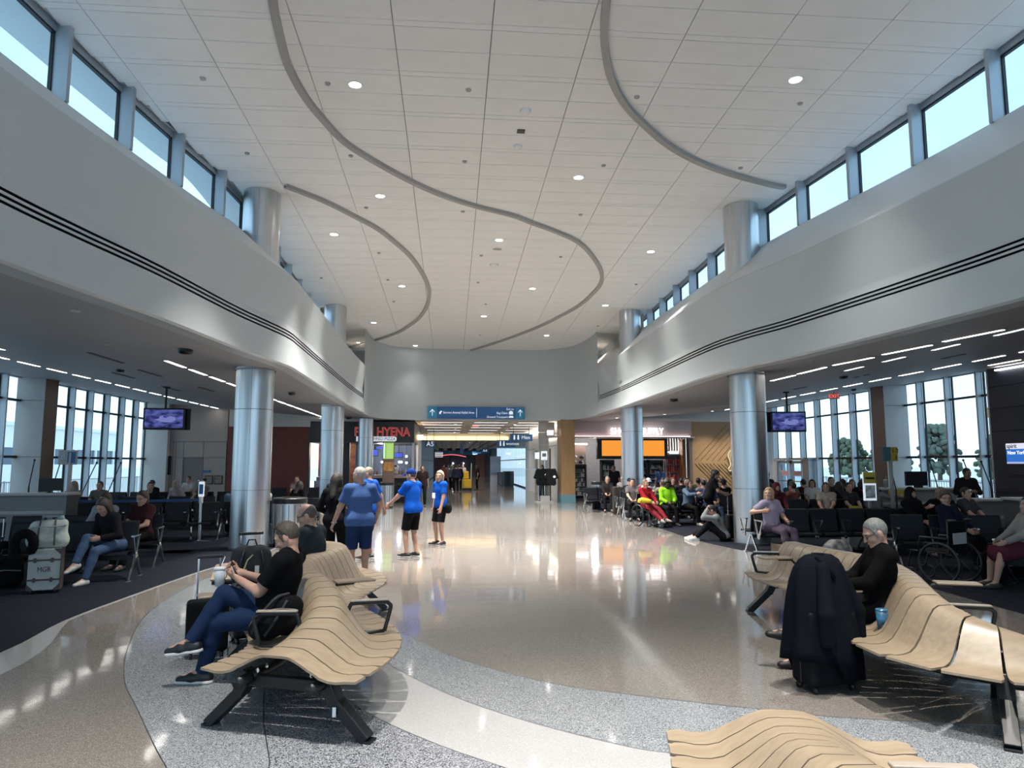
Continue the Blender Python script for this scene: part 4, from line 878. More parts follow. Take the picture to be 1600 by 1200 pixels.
def bench(P, label, w=.57, step=.172, legs=(), group=None, ends=(True, True)):
    base = P[0]; root = thing('plywood_bench', label, 'bench', (base[0], base[1], 0), 0, group)
    pts = resample(P, step); N_ = len(pts)
    nrm = []
    for i in range(N_):
        a, b = pts[max(i-1, 0)], pts[min(i+1, N_-1)]; d = Vector((b.x-a.x, b.y-a.y, 0)).normalized(); nrm.append((d, Vector((d.y, -d.x, 0))))
    us = [-1, -.985, -.95, -.88, -.78, -.68, -.58, -.5, -.42, -.34, -.26, -.18, -.1, 0, .1, .18, .26, .34, .42, .5, .58, .68, .78, .88, .95, .985, 1]
    off = Vector((base[0], base[1], 0)); th = .016
    for i in range(N_-1):
        top = [[], []]
        for e, (j, f) in enumerate(((i, .035), (i, .965))):
            p = pts[i].lerp(pts[i+1], f); d = (nrm[i][0].lerp(nrm[i+1][0], f)).normalized(); n = Vector((d.y, -d.x, 0)); H = p.z
            for u in us:
                r = .018*sst((abs(u)-.93)/.07)   # rounded slat ends
                q = Vector((p.x, p.y, 0))+n*(u*w)+d*(r if e == 0 else -r)-off
                top[e].append(Vector((q.x, q.y, bench_profile(u, H, w))))
        n = len(us); vs = [tuple(v) for v in top[0]]+[tuple(v) for v in top[1]]
        # underside: drop along the local normal of the profile
        low = []
        for e in (0, 1):
            for k in range(n):
                a, b = top[e][max(k-1, 0)], top[e][min(k+1, n-1)]; t = (b-a).normalized(); dd = (top[1][k]-top[0][k]).normalized(); nn = t.cross(dd)
                if nn.z > 0: nn = -nn
                low.append(tuple(top[e][k]+nn*th))
        vs += low; f = []
        for k in range(n-1):
            f += [(k, n+k, n+k+1, k+1), (2*n+k, 2*n+k+1, 3*n+k+1, 3*n+k), (k, k+1, 2*n+k+1, 2*n+k), (n+k, 3*n+k, 3*n+k+1, n+k+1)]
        f += [(0, 2*n, 3*n, n), (n-1, 2*n-1, 4*n-1, 3*n-1)]
        MB().add(vs, f).build('slat', WOOD, root, auto=38)
    # two steel rails under the seats and the leg frames
    for s in (-.27, .27):
        MB().tube([tuple(Vector((pts[i].x, pts[i].y, .335))+nrm[i][1]*s-off) for i in range(0, N_)], .038, 8).build('rail', BLACK, root, True)
    for li in legs:
        i = min(max(li if li >= 0 else N_+li, 0), N_-1); d, n = nrm[i]; c = Vector((pts[i].x, pts[i].y, 0))-off
        lf = MB(); lf.bar(c-n*.30+Vector((0, 0, .315)), c+n*.30+Vector((0, 0, .315)), .06, .075)
        o = lf.build('leg_frame', BLACK, root, bevel=.008)
        for s in (-1, 1):
            m = MB(); P0 = c+n*s*.28+Vector((0, 0, .37)); P1 = c+n*s*.36+Vector((0, 0, .22)); P2 = c+n*s*.585+Vector((0, 0, .012))
            m.bar(P0, P1, .08, .10, up=tuple(d)); m.bar(P1+(P0-P1)*.1, P2, .07, .095, up=tuple(d)); m.box(P2-Vector((0, 0, .004)), (.10, .08, .016), M=Matrix((d, n, Vector((0, 0, 1)))).transposed())
            m.build('leg', BLACK, root, bevel=.006)
            e = MB().tube([tuple(c+n*s*.27+Vector((0, 0, .335))-d*.03), tuple(c+n*s*.27+Vector((0, 0, .335))+d*.10)], .05, 14).build('rail_cap', BLACK, root, True)
            for q in (.05, -.05): MB().ell(tuple(c+n*s*.2+d*q+Vector((0, 0, .39))), (.012, .012, .02), 8, 5).build('bolt', CHROME, root)
    return root, pts, nrm
PADM = pm('armrest_pad_taupe', (.27, .235, .20), .45, noise=.05)
def armrest(root, pts, nrm, i, side, wood=None):
    off = Vector((root.location.x, root.location.y, 0)); d, n = nrm[i]; c = Vector((pts[i].x, pts[i].y, 0))-off; n = n*side
    q = [c+n*.20+Vector((0, 0, .42)), c+n*.165+Vector((0, 0, .56)), c+n*.18+Vector((0, 0, .635)), c+n*.22+Vector((0, 0, .652)), c+n*.44+Vector((0, 0, .652)), c+n*.485+Vector((0, 0, .635)), c+n*.495+Vector((0, 0, .60)), c+n*.45+Vector((0, 0, .43))]
    a = MB().tube([tuple(p) for p in catmull(q, 4)], .016, 8).build('armrest', BLACK, root, True)
    MB().tube([tuple(p) for p in (q[0]+Vector((0, 0, .012)), c+n*.33+Vector((0, 0, .422)), q[-1])], .014, 8).build('armrest_foot', BLACK, root, True)
    M = Matrix((n, d*side, Vector((0, 0, 1)))).transposed()
    MB().box(c+n*.33+Vector((0, 0, .672)), (.30, .05, .016), M=M).build('armrest_pad', wood or PADM, root, bevel=.007)
def tablet(root, pts, nrm, i, side, out=.40):
    off = Vector((root.location.x, root.location.y, 0)); d, n = nrm[i]; c = Vector((pts[i].x, pts[i].y, 0))-off; n = n*side
    MB().tube([tuple(c+n*.22+Vector((0, 0, .42))), tuple(c+n*.20+Vector((0, 0, .60))), tuple(c+n*.26+Vector((0, 0, .66))), tuple(c+n*.42+Vector((0, 0, .665)))], .016, 8).build('tablet_post', BLACK, root, True)
    M = Matrix((n, d*side, Vector((0, 0, 1)))).transposed()
    MB().box(c+n*out+Vector((0, 0, .685)), (.36, .17, .02), M=M).build('tablet_top', WOOD, root, bevel=.009, seg=3)
BL = [(-1.12, 4.86, .10), (-.98, 5.25, .14), (-.93, 5.6, .22), (-.98, 5.95, .32), (-1.12, 6.35, .37), (-1.30, 6.75, .38), (-1.44, 7.2, .38), (-1.45, 7.65, .38), (-1.36, 8.1, .38), (-1.30, 8.55, .38), (-1.40, 9.0, .37), (-1.68, 9.35, .34), (-2.05, 9.45, .20), (-2.5, 9.42, .12), (-2.9, 9.35, .07)]
bl, blp, bln = bench(BL, 'serpentine plywood bench with two seated men near the big left column', legs=(1, 13, 24, -3))
armrest(bl, blp, bln, 4, -1); armrest(bl, blp, bln, 6, 1); tablet(bl, blp, bln, 11, 1, .42); tablet(bl, blp, bln, 10, -1, .74)
BR = [(4.22, 8.75, .36), (4.12, 8.3, .38), (4.17, 7.8, .38), (4.25, 7.3, .38), (4.22, 6.8, .38), (4.06, 6.3, .38), (3.82, 5.8, .38), (3.64, 5.4, .36), (3.60, 5.12, .30), (3.72, 4.87, .22), (3.97, 4.74, .14), (4.35, 4.72, .10), (4.8, 4.76, .08)]
br, brp, brn = bench(BR, 'serpentine plywood bench with a seated man and draped coat on the right', legs=(2, 13, 24))
armrest(br, brp, brn, 1, 1, LGREY); tablet(br, brp, brn, 4, 1, .46); armrest(br, brp, brn, 16, 1); armrest(br, brp, brn, 20, -1); tablet(br, brp, brn, 14, -1, .46)
BB = [(1.66, 3.62, .10), (1.56, 3.2, .15), (1.44, 2.8, .24), (1.38, 2.4, .32), (1.42, 2.0, .37), (1.55, 1.6, .38)]
bb_, bbp, bbn = bench(BB, 'plywood bench end cut off by the bottom edge of the photo', legs=(2, -3))
armrest(bb_, bbp, bbn, 6, -1)
o = MB().box((0, 0, 0), (.022, .004, .06)).build('rating_label', WHITE, bl); o.location = Vector(at(522, 1113, .18))-bl.location
# ================================================================ BEAM SEATING
SEATM = pm('seat_navy_black', (.006, .008, .013), .5, noise=.1, scale=6, spec=.3)
def seat_mesh():
    m = MB(); rows = []
    prof = [(-.24, .415), (-.22, .43), (0, .42), (.18, .41), (.22, .425), (.25, .50), (.28, .64), (.315, .83), (.325, .85)]
    top = [[(x, y, z) for x in (-.255, -.25, .25, .255)] for y, z in prof]
    return prof
SEATS = []
def slots(n, loc, rz, two, pitch):
    out = []; x0 = -(n-1)*pitch/2
    for s in ((1, -1) if two else (1,)):
        dy = .34*s if two else 0
        for k in range(n):
            x, y = x0+k*pitch, -dy+.05*s; out.append([loc[0]+x*math.cos(rz)-y*math.sin(rz), loc[1]+x*math.sin(rz)+y*math.cos(rz), math.degrees(rz)+(180 if s == 1 else 0), True])
    return out
def take_seat(x, y, face):
    best = None
    for q in SEATS:
        if not q[3]: continue
        da = (face-q[2]+180) % 360-180
        c = math.hypot(q[0]-x, (q[1]-y)*.6)+(0 if abs(da) < 75 else .6)
        if best is None or c < best[0]: best = (c, q, da)
    if best and best[0] < 1.3:
        best[1][3] = False; return best[1][0], best[1][1], best[1][2]+max(-35, min(35, best[2])), max(-60, min(60, best[2]))
    return x, y, face, 0
def beam_row(n, loc, rz, label, group=None, two=False, pitch=.60):
    """a beam of n seats: local -Y is the way the sitters face"""
    SEATS.extend(slots(n, loc, rz, two, pitch))
    t = thing('beam_seating', label, 'seating', (loc[0], loc[1], 0), rz, group)
    x0 = -(n-1)*pitch/2; L = n*pitch
    MB().bb(x0-.3, x0+L-.3, -.02, .06, .30, .36).build('beam', BLACK, t)
    for s in ((1, -1) if two else (1,)):
        dy = 0 if not two else .34*s
        yy = lambda y: (y*s*1.0-dy) if two else y
        for k in range(n):
            cx = x0+k*pitch
            st = beam_row.seat if hasattr(beam_row, 'seat') else None
            if st is None:
                m = MB(); m.sheet([[(x, y, z) for x in (-.26, .26)] for y, z in ((-.25, .40), (-.24, .43), (-.05, .425), (.17, .41), (.23, .42))]); m.sheet([[(x, y, z) for x in (-.26, .26)] for y, z in ((.23, .40), (.0, .385), (-.25, .39), (-.25, .40))]); beam_row.seat = m.mesh('seat', SEATM)
                m = MB(); m.sheet([[(x, y, z) for x in (-.26, .26)] for y, z in ((.20, .44), (.24, .56), (.29, .84), (.31, .86), (.33, .85), (.28, .56), (.24, .42))])
                m.add([(-.26, .20, .44), (-.26, .29, .84), (-.26, .33, .85), (-.26, .24, .42)], [(0, 1, 2, 3)]); m.add([(.26, .20, .44), (.26, .29, .84), (.26, .33, .85), (.26, .24, .42)], [(3, 2, 1, 0)]); beam_row.back = m.mesh('backrest', SEATM)
                m = MB(); m.bar((0, -.20, .66), (0, .14, .66), .05, .022); m.bar((0, -.19, .655), (0, -.04, .38), .022, .03, up=(0, 1, 0)); m.bar((0, .13, .655), (0, .03, .38), .022, .03, up=(0, 1, 0)); m.ell((0, 0, .36), (.03, .05, .06), 10, 6); beam_row.arm = m.mesh('armrest', CHROME)
                m = MB(); m.bar((0, .03, .37), (0, .30, .02), .028, .04, up=(0, 1, 0)); m.bar((0, -.01, .37), (0, -.30, .02), .028, .04, up=(0, 1, 0)); m.box((0, .31, .012), (.06, .09, .02)); m.box((0, -.31, .012), (.06, .09, .02)); beam_row.leg = m.mesh('leg', CHROME)
            for nm in ('seat', 'back'):
                o = link('seat' if nm == 'seat' else 'backrest', getattr(beam_row, nm), t, (cx, -dy, 0), 0 if s == 1 else PI)
        for k in range(n+1): o = link('armrest', beam_row.arm, t, (x0-pitch/2+k*pitch, -dy, 0), 0 if s == 1 else PI)
    for k in ((0, n) if n < 4 else (0, n//2, n)): link('leg', beam_row.leg, t, (x0-pitch/2+k*pitch, 0, 0), 0)
    return t
def row_at(n, px, py, z, rz, label, group=None, two=False, pitch=.60): return beam_row(n, at(px, py, z), rz, label, group, two, pitch)
# ================================================================ PEOPLE
V3 = lambda *a: np.array(a, float)
def nrmz(v): return v/ (np.linalg.norm(v)+1e-9)
def two_bone(a, t, l1, l2, hint):
    d = t-a; L = np.linalg.norm(d); L2 = min(L, (l1+l2)*.995); u = d/(L+1e-9); t = a+u*L2
    x = (l1*l1-l2*l2+L2*L2)/(2*L2); h = math.sqrt(max(0, l1*l1-x*x)); q = hint-u*np.dot(hint, u); return a+u*x+nrmz(q)*h, t
class Field:
    def __init__(s, lo, hi, h):
        s.h = h; s.lo = np.array(lo, float); n = np.ceil((np.array(hi)-s.lo)/h).astype(int)+1
        s.ax = [(s.lo[i]+h*np.arange(n[i])).astype(np.float32) for i in range(3)]; s.F = np.full(tuple(n), .5, np.float32)
    def block(s, lo, hi):
        sl = []
        for i in range(3):
            a = int(max(0, math.floor((lo[i]-s.lo[i])/s.h))); b = int(min(len(s.ax[i]), math.ceil((hi[i]-s.lo[i])/s.h)+1))
            if b <= a: return None
            sl.append(slice(a, b))
        return tuple(sl)
    def mix(s, sl, d, k):
        A = s.F[sl]
        if k > 0:
            hh = np.maximum(k-np.abs(A-d), 0)/k; s.F[sl] = np.minimum(A, d)-hh*hh*k*.25
        else: s.F[sl] = np.minimum(A, d)
    def cone(s, a, b, ra, rb, k=.02, flat=None, cut=None, sub=False):
        a, b = np.array(a, float), np.array(b, float); R = max(ra, rb)+k+.03
        sl = s.block(np.minimum(a, b)-R, np.maximum(a, b)+R)
        if sl is None: return s
        X = s.ax[0][sl[0]][:, None, None]-a[0]; Y = s.ax[1][sl[1]][None, :, None]-a[1]; Z = s.ax[2][sl[2]][None, None, :]-a[2]
        ba = b-a; sc = 1.0; cutd = None
        if cut is not None:
            cp, cn = cut; cutd = (X+a[0]-cp[0])*cn[0]+(Y+a[1]-cp[1])*cn[1]+(Z+a[2]-cp[2])*cn[2]
        if flat is not None:
            ax, f = np.array(flat[0], float), flat[1]; m = (1/f-1); c = X*ax[0]+Y*ax[1]+Z*ax[2]
            X, Y, Z = X+c*ax[0]*m, Y+c*ax[1]*m, Z+c*ax[2]*m; ba = ba+ax*np.dot(ba, ax)*m; sc = (1+f)/2
        bb = float(ba@ba)+1e-9
        t = np.clip((X*ba[0]+Y*ba[1]+Z*ba[2])/bb, 0, 1)
        d = (np.sqrt((X-t*ba[0])**2+(Y-t*ba[1])**2+(Z-t*ba[2])**2)-(ra+(rb-ra)*t))*sc
        if cutd is not None: d = np.maximum(d, cutd)
        if sub: s.F[sl] = np.maximum(s.F[sl], -d)
        else: s.mix(sl, d.astype(np.float32), k)
        return s
    def ell(s, c, r, M, k=.015, cut=None):
        c = np.array(c, float); R = max(r)+k+.03; sl = s.block(c-R, c+R)
        if sl is None: return s
        X = s.ax[0][sl[0]][:, None, None]-c[0]; Y = s.ax[1][sl[1]][None, :, None]-c[1]; Z = s.ax[2][sl[2]][None, None, :]-c[2]
        q = 0
        for i in range(3): q = q+((X*M[i][0]+Y*M[i][1]+Z*M[i][2])/r[i])**2
        d = (np.sqrt(q)-1)*min(r)
        if cut:
            for cp, cn in cut: d = np.maximum(d, (X+c[0]-cp[0])*cn[0]+(Y+c[1]-cp[1])*cn[1]+(Z+c[2]-cp[2])*cn[2])
        s.mix(sl, d.astype(np.float32), k); return s
    def clip(s, p, n):
        d = (s.ax[0][:, None, None]-p[0])*n[0]+(s.ax[1][None, :, None]-p[1])*n[1]+(s.ax[2][None, None, :]-p[2])*n[2]
        s.F = np.maximum(s.F, d.astype(np.float32)); return s
    def mesh(s, name, mat):
        F = s.F; ins = F < 0; n = F.shape
        if not ins.any(): return None
        cs = np.zeros((n[0]-1, n[1]-1, n[2]-1), np.int8)
        for i in (0, 1):
            for j in (0, 1):
                for k in (0, 1): cs += ins[i:n[0]-1+i, j:n[1]-1+j, k:n[2]-1+k]
        act = (cs > 0) & (cs < 8); idx = np.full(act.shape, -1, np.int64); I = np.argwhere(act); idx[act] = np.arange(len(I))
        S = np.zeros((len(I), 3)); W = np.zeros(len(I))
        for ax in range(3):
            o1, o2 = [x for x in range(3) if x != ax]
            for a in (0, 1):
                for b in (0, 1):
                    p0 = I.copy(); p0[:, o1] += a; p0[:, o2] += b; p1 = p0.copy(); p1[:, ax] += 1
                    f0 = F[p0[:, 0], p0[:, 1], p0[:, 2]]; f1 = F[p1[:, 0], p1[:, 1], p1[:, 2]]; m = (f0 < 0) != (f1 < 0)
                    t = f0[m]/(f0[m]-f1[m]); q = p0[m].astype(float); q[:, ax] += t; S[m] += q; W[m] += 1
        vs = s.lo+s.h*S/W[:, None]; qs = []
        for ax in range(3):
            o1, o2 = [(1, 2), (2, 0), (0, 1)][ax]
            sl0 = [slice(None)]*3; sl1 = [slice(None)]*3; sl0[ax] = slice(0, -1); sl1[ax] = slice(1, None)
            A = ins[tuple(sl0)]; B = ins[tuple(sl1)]; E = np.argwhere(A != B)
            E = E[(E[:, o1] > 0) & (E[:, o2] > 0) & (E[:, o1] < n[o1]-1) & (E[:, o2] < n[o2]-1)]
            fl_ = A[E[:, 0], E[:, 1], E[:, 2]]; c = []
            for a, b in ((1, 1), (0, 1), (0, 0), (1, 0)):
                p = E.copy(); p[:, o1] -= a; p[:, o2] -= b; c.append(idx[p[:, 0], p[:, 1], p[:, 2]])
            Q = np.stack(c, 1); Q[~fl_] = Q[~fl_][:, ::-1]; qs.append(Q)
        Q = np.concatenate(qs); Q = Q[(Q >= 0).all(1)]
        me = bpy.data.meshes.new(name); me.vertices.add(len(vs)); me.vertices.foreach_set('co', vs.astype(np.float32).ravel())
        me.loops.add(len(Q)*4); me.loops.foreach_set('vertex_index', Q.ravel().astype(np.int32)); me.polygons.add(len(Q))
        me.polygons.foreach_set('loop_start', np.arange(0, len(Q)*4, 4, dtype=np.int32)); me.polygons.foreach_set('use_smooth', np.ones(len(Q), bool))
        me.update(calc_edges=True); me.validate(); me.materials.append(mat); return me
SKINS = {'fair': (.42, .245, .18), 'tan': (.33, .18, .12), 'dark': (.055, .03, .02), 'mid': (.19, .10, .065), 'pale': (.50, .32, .25)}
def skin_m(k): return pm('skin_'+k, SKINS[k], .5, noise=.06, scale=14)
def cloth(c, rough=.85): return pm('cloth_%02x%02x%02x' % tuple(int(min(1, max(0, x))**.45*255) for x in c), c, rough, noise=.10, scale=22, bump=.10, spec=.08)
def rotm(ax, a): return np.array(Matrix.Rotation(a, 3, Vector(ax)))
def person(label, pos, face, pose='stand', H=1.72, g=1.0, skin='fair', hair=('short', (.05, .035, .025)), top=('tee', (.1, .1, .1)), bottom=('long', (.02, .02, .03)),
           shoe=(.02, .02, .022), hands=None, feet=None, knees=None, elbows=None, lean=None, side=0.0, twist=0.0, head=(0, 0), res=.012, seat=.44, group=None, sole=False, curl=.5, fine=False, glasses=False, cap=None, belly=0.0, palms=None, pelv=None):
    s = H/1.75; root = thing('person', label, 'person', pos, math.radians(face), group)
    if lean is None: lean = {'stand': 2, 'sit': -8, 'floor': 18}[pose]
    la = math.radians(lean); up = nrmz(V3(math.sin(math.radians(side)), math.sin(la), math.cos(la))); tw = math.radians(twist)
    fwd = nrmz(np.cross(up, V3(math.cos(tw), math.sin(tw), 0))); rt = nrmz(np.cross(fwd, up))
    if pelv is not None: P = V3(*pelv)
    elif pose == 'stand': P = V3(0, 0, .93*s)
    elif pose == 'sit': P = V3(0, 0, seat+.10*s)
    else: P = V3(0, 0, .10*s)
    hipr = nrmz(V3(math.cos(tw*.3), math.sin(tw*.3), 0))
    waist = P+up*.17*s; chest = P+up*.33*s; neck = P+up*.505*s; sh = [P+up*.445*s+rt*q*.158*s*(1+.25*(g-1)) for q in (-1, 1)]
    hp, hy = math.radians(head[0]), math.radians(head[1])
    B = np.stack([rt, fwd, up], 1); ru = V3(0, 0, 1)  # head frame: keep upright, then pitch and yaw
    f0 = nrmz(V3(fwd[0], fwd[1], 0)); f1 = rotm((0, 0, 1), hy) @ f0; r1 = nrmz(np.cross(f1, ru)); f2 = f1*math.cos(hp)-ru*math.sin(hp); u2 = np.cross(r1, f2)
    hc = neck+(u2*.5+up*.5)*.135*s+f2*.025*s
    HM = np.stack([r1, f2, u2]); hs = s*1.0
    def hd(x, y, z): return hc+(r1*x+f2*y+u2*z)*hs
    hips = [P+hipr*q*.092*s for q in (-1, 1)]
    if hands is None: hands = {'stand': [(-.25, .04, .80*s), (.25, .04, .80*s)], 'sit': [(-.09, .33, seat+.21), (.09, .33, seat+.21)], 'floor': [(-.1, .4, .4), (.1, .4, .4)]}[pose]
    if feet is None: feet = {'stand': [(-.10, .0, 0), (.10, .03, 0)], 'sit': [(-.11, .52, 0), (.11, .48, 0)], 'floor': [(-.1, .62, 0), (.1, .66, 0)]}[pose]
    if knees is None: knees = [(-.1, 1, .3), (.1, 1, .3)] if pose != 'floor' else [(-.1, .3, 1), (.1, .3, 1)]
    if elbows is None: elbows = [(-.7, -.6, -.5), (.7, -.6, -.5)]
    kn, an, fd = [], [], []
    for q in (0, 1):
        f = V3(*feet[q][:3]); fdir = nrmz(V3(*(feet[q][3:5]+(0,)))) if len(feet[q]) >= 5 else nrmz(V3((-.18, .18)[q], 1, 0))
        if len(feet[q]) >= 6: fdir = nrmz(V3(*feet[q][3:6]))
        k_, a_ = two_bone(hips[q], f+V3(0, 0, .085*s), .435*s, .42*s, V3(*knees[q])); kn.append(k_); an.append(a_); fd.append(fdir)
    el, wr = [], []
    for q in (0, 1):
        e_, w_2 = two_bone(sh[q], V3(*hands[q]), .285*s, .25*s, V3(*elbows[q])); el.append(e_); wr.append(w_2)
    hdir = [nrmz((wr[q]-el[q])) for q in (0, 1)]
    G = g; allp = [P, neck, hc+V3(0, 0, .16), hc-V3(0, .1, 0)]+kn+an+el+wr+sh+[an[q]+fd[q]*.2 for q in (0, 1)]+[wr[q]+hdir[q]*.2 for q in (0, 1)]
    lo = np.min(allp, 0)-.22*max(1, G); hi = np.max(allp, 0)+.22*max(1, G)
    T = (fwd, .70+.22*max(0, G-1))
    def torso(F, o, k=.05):
        F.cone(P-up*.01*s, waist, (.135*G+o)*s, (.122*G+o)*s, k, (fwd, .78+.15*max(0, G-1))); F.cone(waist, chest, (.122*G+o)*s, (.142*(.5+.5*G)+o)*s, k, T); F.cone(chest, P+up*.44*s, (.145*(.5+.5*G)+o)*s, (.105+o)*s, k, T)
        F.cone(sh[0], sh[1], (.054+o)*s, (.054+o)*s, .05)
        for q in (0, 1): F.cone(neck-up*.045*s, sh[q]+up*.012*s, (.050+o)*s, (.044+o)*s, .04)
        if belly: F.cone(waist+fwd*.05*s-up*.03*s, waist+fwd*.05*s+up*.10*s, (belly+o)*s, (belly*.8+o)*s, .06)
        F.cone(hips[0]-V3(0, .02, 0)*s, hips[1]-V3(0, .02, 0)*s, (.090*G+o)*s, (.090*G+o)*s, .06)
    def arm(F, q, o, r=(.052, .043, .041, .027), to=2, k=.02, cutp=None):
        F.cone(sh[q], el[q], (r[0]*(.6+.4*G)+o)*s, (r[1]*(.7+.3*G)+o)*s, .035, None, cutp if to == 1 else None)
        if to == 2: F.cone(el[q], wr[q], (r[2]+o)*s, (r[3]+o)*s, k, None, cutp)
    def leg(F, q, o, to=2, cutp=None, o2=None):
        o2 = o if o2 is None else o2
        F.cone(hips[q], kn[q], (.082*(.5+.5*G)+o)*s, (.055+o2)*s, .03, None, cutp if to == 1 else None)
        if to == 2:
            mid = kn[q]+(an[q]-kn[q])*.35-fwd*0; F.cone(kn[q], mid, (.052+o2)*s, (.052+o2)*s, .02); F.cone(mid, an[q], (.052+o2)*s, (.034+o2*1.3)*s, .02, None, cutp)
    # ---- body
    F = Field(lo, hi, res); torso(F, 0)
    for q in (0, 1): arm(F, q, 0); leg(F, q, 0); F.cone(an[q], an[q]+fd[q]*.15*s-V3(0, 0, .045*s), .034*s, .026*s, .02)
    F.cone(neck-up*.05*s, hd(0, -.012, -.05), .058*s, .055*s, .03)
    F.ell(hd(0, -.012, .028), (.076*hs, .096*hs, .098*hs), HM, .02); F.cone(hd(0, .030, -.005), hd(0, .058, -.088), .060*hs, .032*hs, .03, (r1, .92))
    for q in (-1, 1):
        F.cone(hd(q*.048, .0, -.04), hd(q*.018, .060, -.09), .03*hs, .022*hs, .025); F.ell(hd(q*.080, -.014, -.006), (max(.011, res*.8)*hs, .022*hs, .035*hs), HM, .008)
        F.cone(hd(q*.014, .082, .028), hd(q*.045, .070, .030), .010*hs, .010*hs, .014); F.cone(hd(q*.03, .07, -.025), hd(q*.045, .055, -.03), .02*hs, .02*hs, .02)
    rn = max(.008, res*.7); F.cone(hd(0, .085, .018), hd(0, .108, -.026), rn*hs, max(.0125, rn)*hs, .012); F.cone(hd(-.016, .088, -.058), hd(.016, .088, -.058), max(.008, res*.6)*hs, max(.008, res*.6)*hs, .01)
    for q in (-1, 1): F.cone(hd(q*.010, .096, -.028), hd(q*.013, .092, -.028), max(.008, rn*.8)*hs, max(.008, rn*.8)*hs, .008)
    # ---- hands
    fr = max(.0085, res*.62)
    hand_frames = []
    for q in (0, 1):
        d = hdir[q]; pn = V3(*palms[q]) if palms else nrmz(np.cross(d, V3(0, 0, 1)))*(1 if q == 0 else -1)
        if palms is None and pose == 'stand': pn = rt*(1 if q == 0 else -1)
        pn = nrmz(pn-d*np.dot(pn, d)); sd = np.cross(d, pn)*(1 if q == 1 else -1)   # sd points to the thumb side
        w0 = wr[q]; F.cone(w0, w0+d*.085*s, .036*s, .040*s, .02, (pn, .45)); c = curl
        for i, L in enumerate((.072, .082, .076, .058)):
            b0 = w0+d*.088*s+sd*(.028-.0185*i)*s; d1 = nrmz(d*math.cos(c*.9)+pn*math.sin(c*.9)); d2 = nrmz(d*math.cos(c*2.1)+pn*math.sin(c*2.1))
            m_ = b0+d1*L*.5*s; F.cone(b0-d*.02*s, m_, fr*s, fr*s, .006); F.cone(m_, m_+d2*L*.5*s, fr*s, fr*.85*s, .004)
        t0 = w0+d*.03*s+sd*.028*s; t1 = t0+nrmz(d*.6+sd*.7+pn*.3)*.042*s; F.cone(t0, t1, fr*1.25*s, fr*1.1*s, .01); F.cone(t1, t1+nrmz(d*.85+sd*.1+pn*.45)*.036*s, fr*1.1*s, fr*.9*s, .005)
        hand_frames.append((w0+d*.10*s, d, pn, sd))
    link('body', F.mesh('body', skin_m(skin)), root)
    # ---- top
    F = Field(lo, hi, res); o = .015; torso(F, o); ttype = top[0]
    if pose == 'stand' and ttype == 'tee':
        F.cone(P-up*.10*s, P+up*.30*s, (.142*G+.015)*s, (.140*(.4+.6*G)+.016)*s, .04, (fwd, .80+.15*max(0, G-1))); F.cone(hips[0]-V3(0, .02, 0)*s, hips[1]-V3(0, .02, 0)*s, (.092*G+.018)*s, (.092*G+.018)*s, .06); F.clip(P-up*.085*s, -up)
    else: F.clip(P-up*.05*s, -up)
    F.cone(neck-up*.045*s, neck+up*.03*s, .074*s, .070*s, .03)
    for q in (0, 1):
        if ttype == 'tee':
            cp = sh[q]+(el[q]-sh[q])*.74; arm(F, q, .019, (.054, .050, .04, .03), 1, cutp=(cp, nrmz(el[q]-sh[q])))
        else: arm(F, q, .014, (.055, .047, .045, .032), 2, cutp=(wr[q]-hdir[q]*.005, hdir[q]))
    F.cone(neck+up*.012*s+fwd*.03*s, neck+up*.12*s+fwd*.045*s, .058*s, .075*s, 0, None, None, True); F.cone(neck+up*.06*s-fwd*.02*s, neck+up*.09*s, .075*s, .09*s, 0, None, None, True); F.clip(V3(0, 0, .003), V3(0, 0, -1))
    link('shirt', F.mesh('shirt', cloth(top[1])), root)
    # ---- bottom
    F = Field(lo, hi, res); bt = bottom[0]; o = .012
    F.cone(P-up*.01*s, P+up*.05*s, (.137*G+o)*s, (.130*G+o)*s, .04, (fwd, .78+.15*max(0, G-1)), (P+up*.09*s, up)); F.cone(hips[0]-V3(0, .02, 0)*s, hips[1]-V3(0, .02, 0)*s, (.092*G+o)*s, (.092*G+o)*s, .06)
    for q in (0, 1):
        ld = nrmz(kn[q]-hips[q])
        if bt == 'long': leg(F, q, .013, 2, (an[q]+nrmz(kn[q]-an[q])*.01, nrmz(an[q]-kn[q])), .016)
        elif bt == 'shorts': leg(F, q, .020, 1, (kn[q]-ld*.02, ld), .032)
        else: leg(F, q, .03, 1, (kn[q]+ld*.03, ld), .05)
    if bt == 'skirt': F.cone((hips[0]+hips[1])/2, (kn[0]+kn[1])/2, .12*s, .12*s, .06)
    F.clip(V3(0, 0, .004), V3(0, 0, -1))
    link('trousers' if bt == 'long' else bt, F.mesh('trousers', cloth(bottom[1], .8)), root)
    # ---- shoes
    for q in (0, 1):
        a = an[q]; f = fd[q]; dn = np.cross(np.cross(f, V3(0, 0, 1)), f); dn = -nrmz(dn); sdv = nrmz(np.cross(f, dn)); base = a+dn*.078*s
        F = Field(np.minimum(a, a+f*.25)-.16, np.maximum(a, a+f*.25)+.16, min(res, .011)); F.cone(base-f*.045*s-dn*.038*s, base+f*.075*s-dn*.036*s, .044*s, .046*s, .02); F.cone(base+f*.07*s-dn*.034*s, base+f*.17*s-dn*.026*s, .046*s, .034*s, .02, (dn, .85)); F.cone(a-f*.012+dn*.03, a-dn*.012, .046*s, .043*s, .02)
        F.clip(base+dn*.004, dn); F.clip(a-dn*.012, -dn)
        me = F.mesh('shoe', pm('shoe_%02x%02x%02x' % tuple(int(c**.45*255) for c in shoe), shoe, .55, noise=.1, scale=20)); so = link('shoe', me, root)
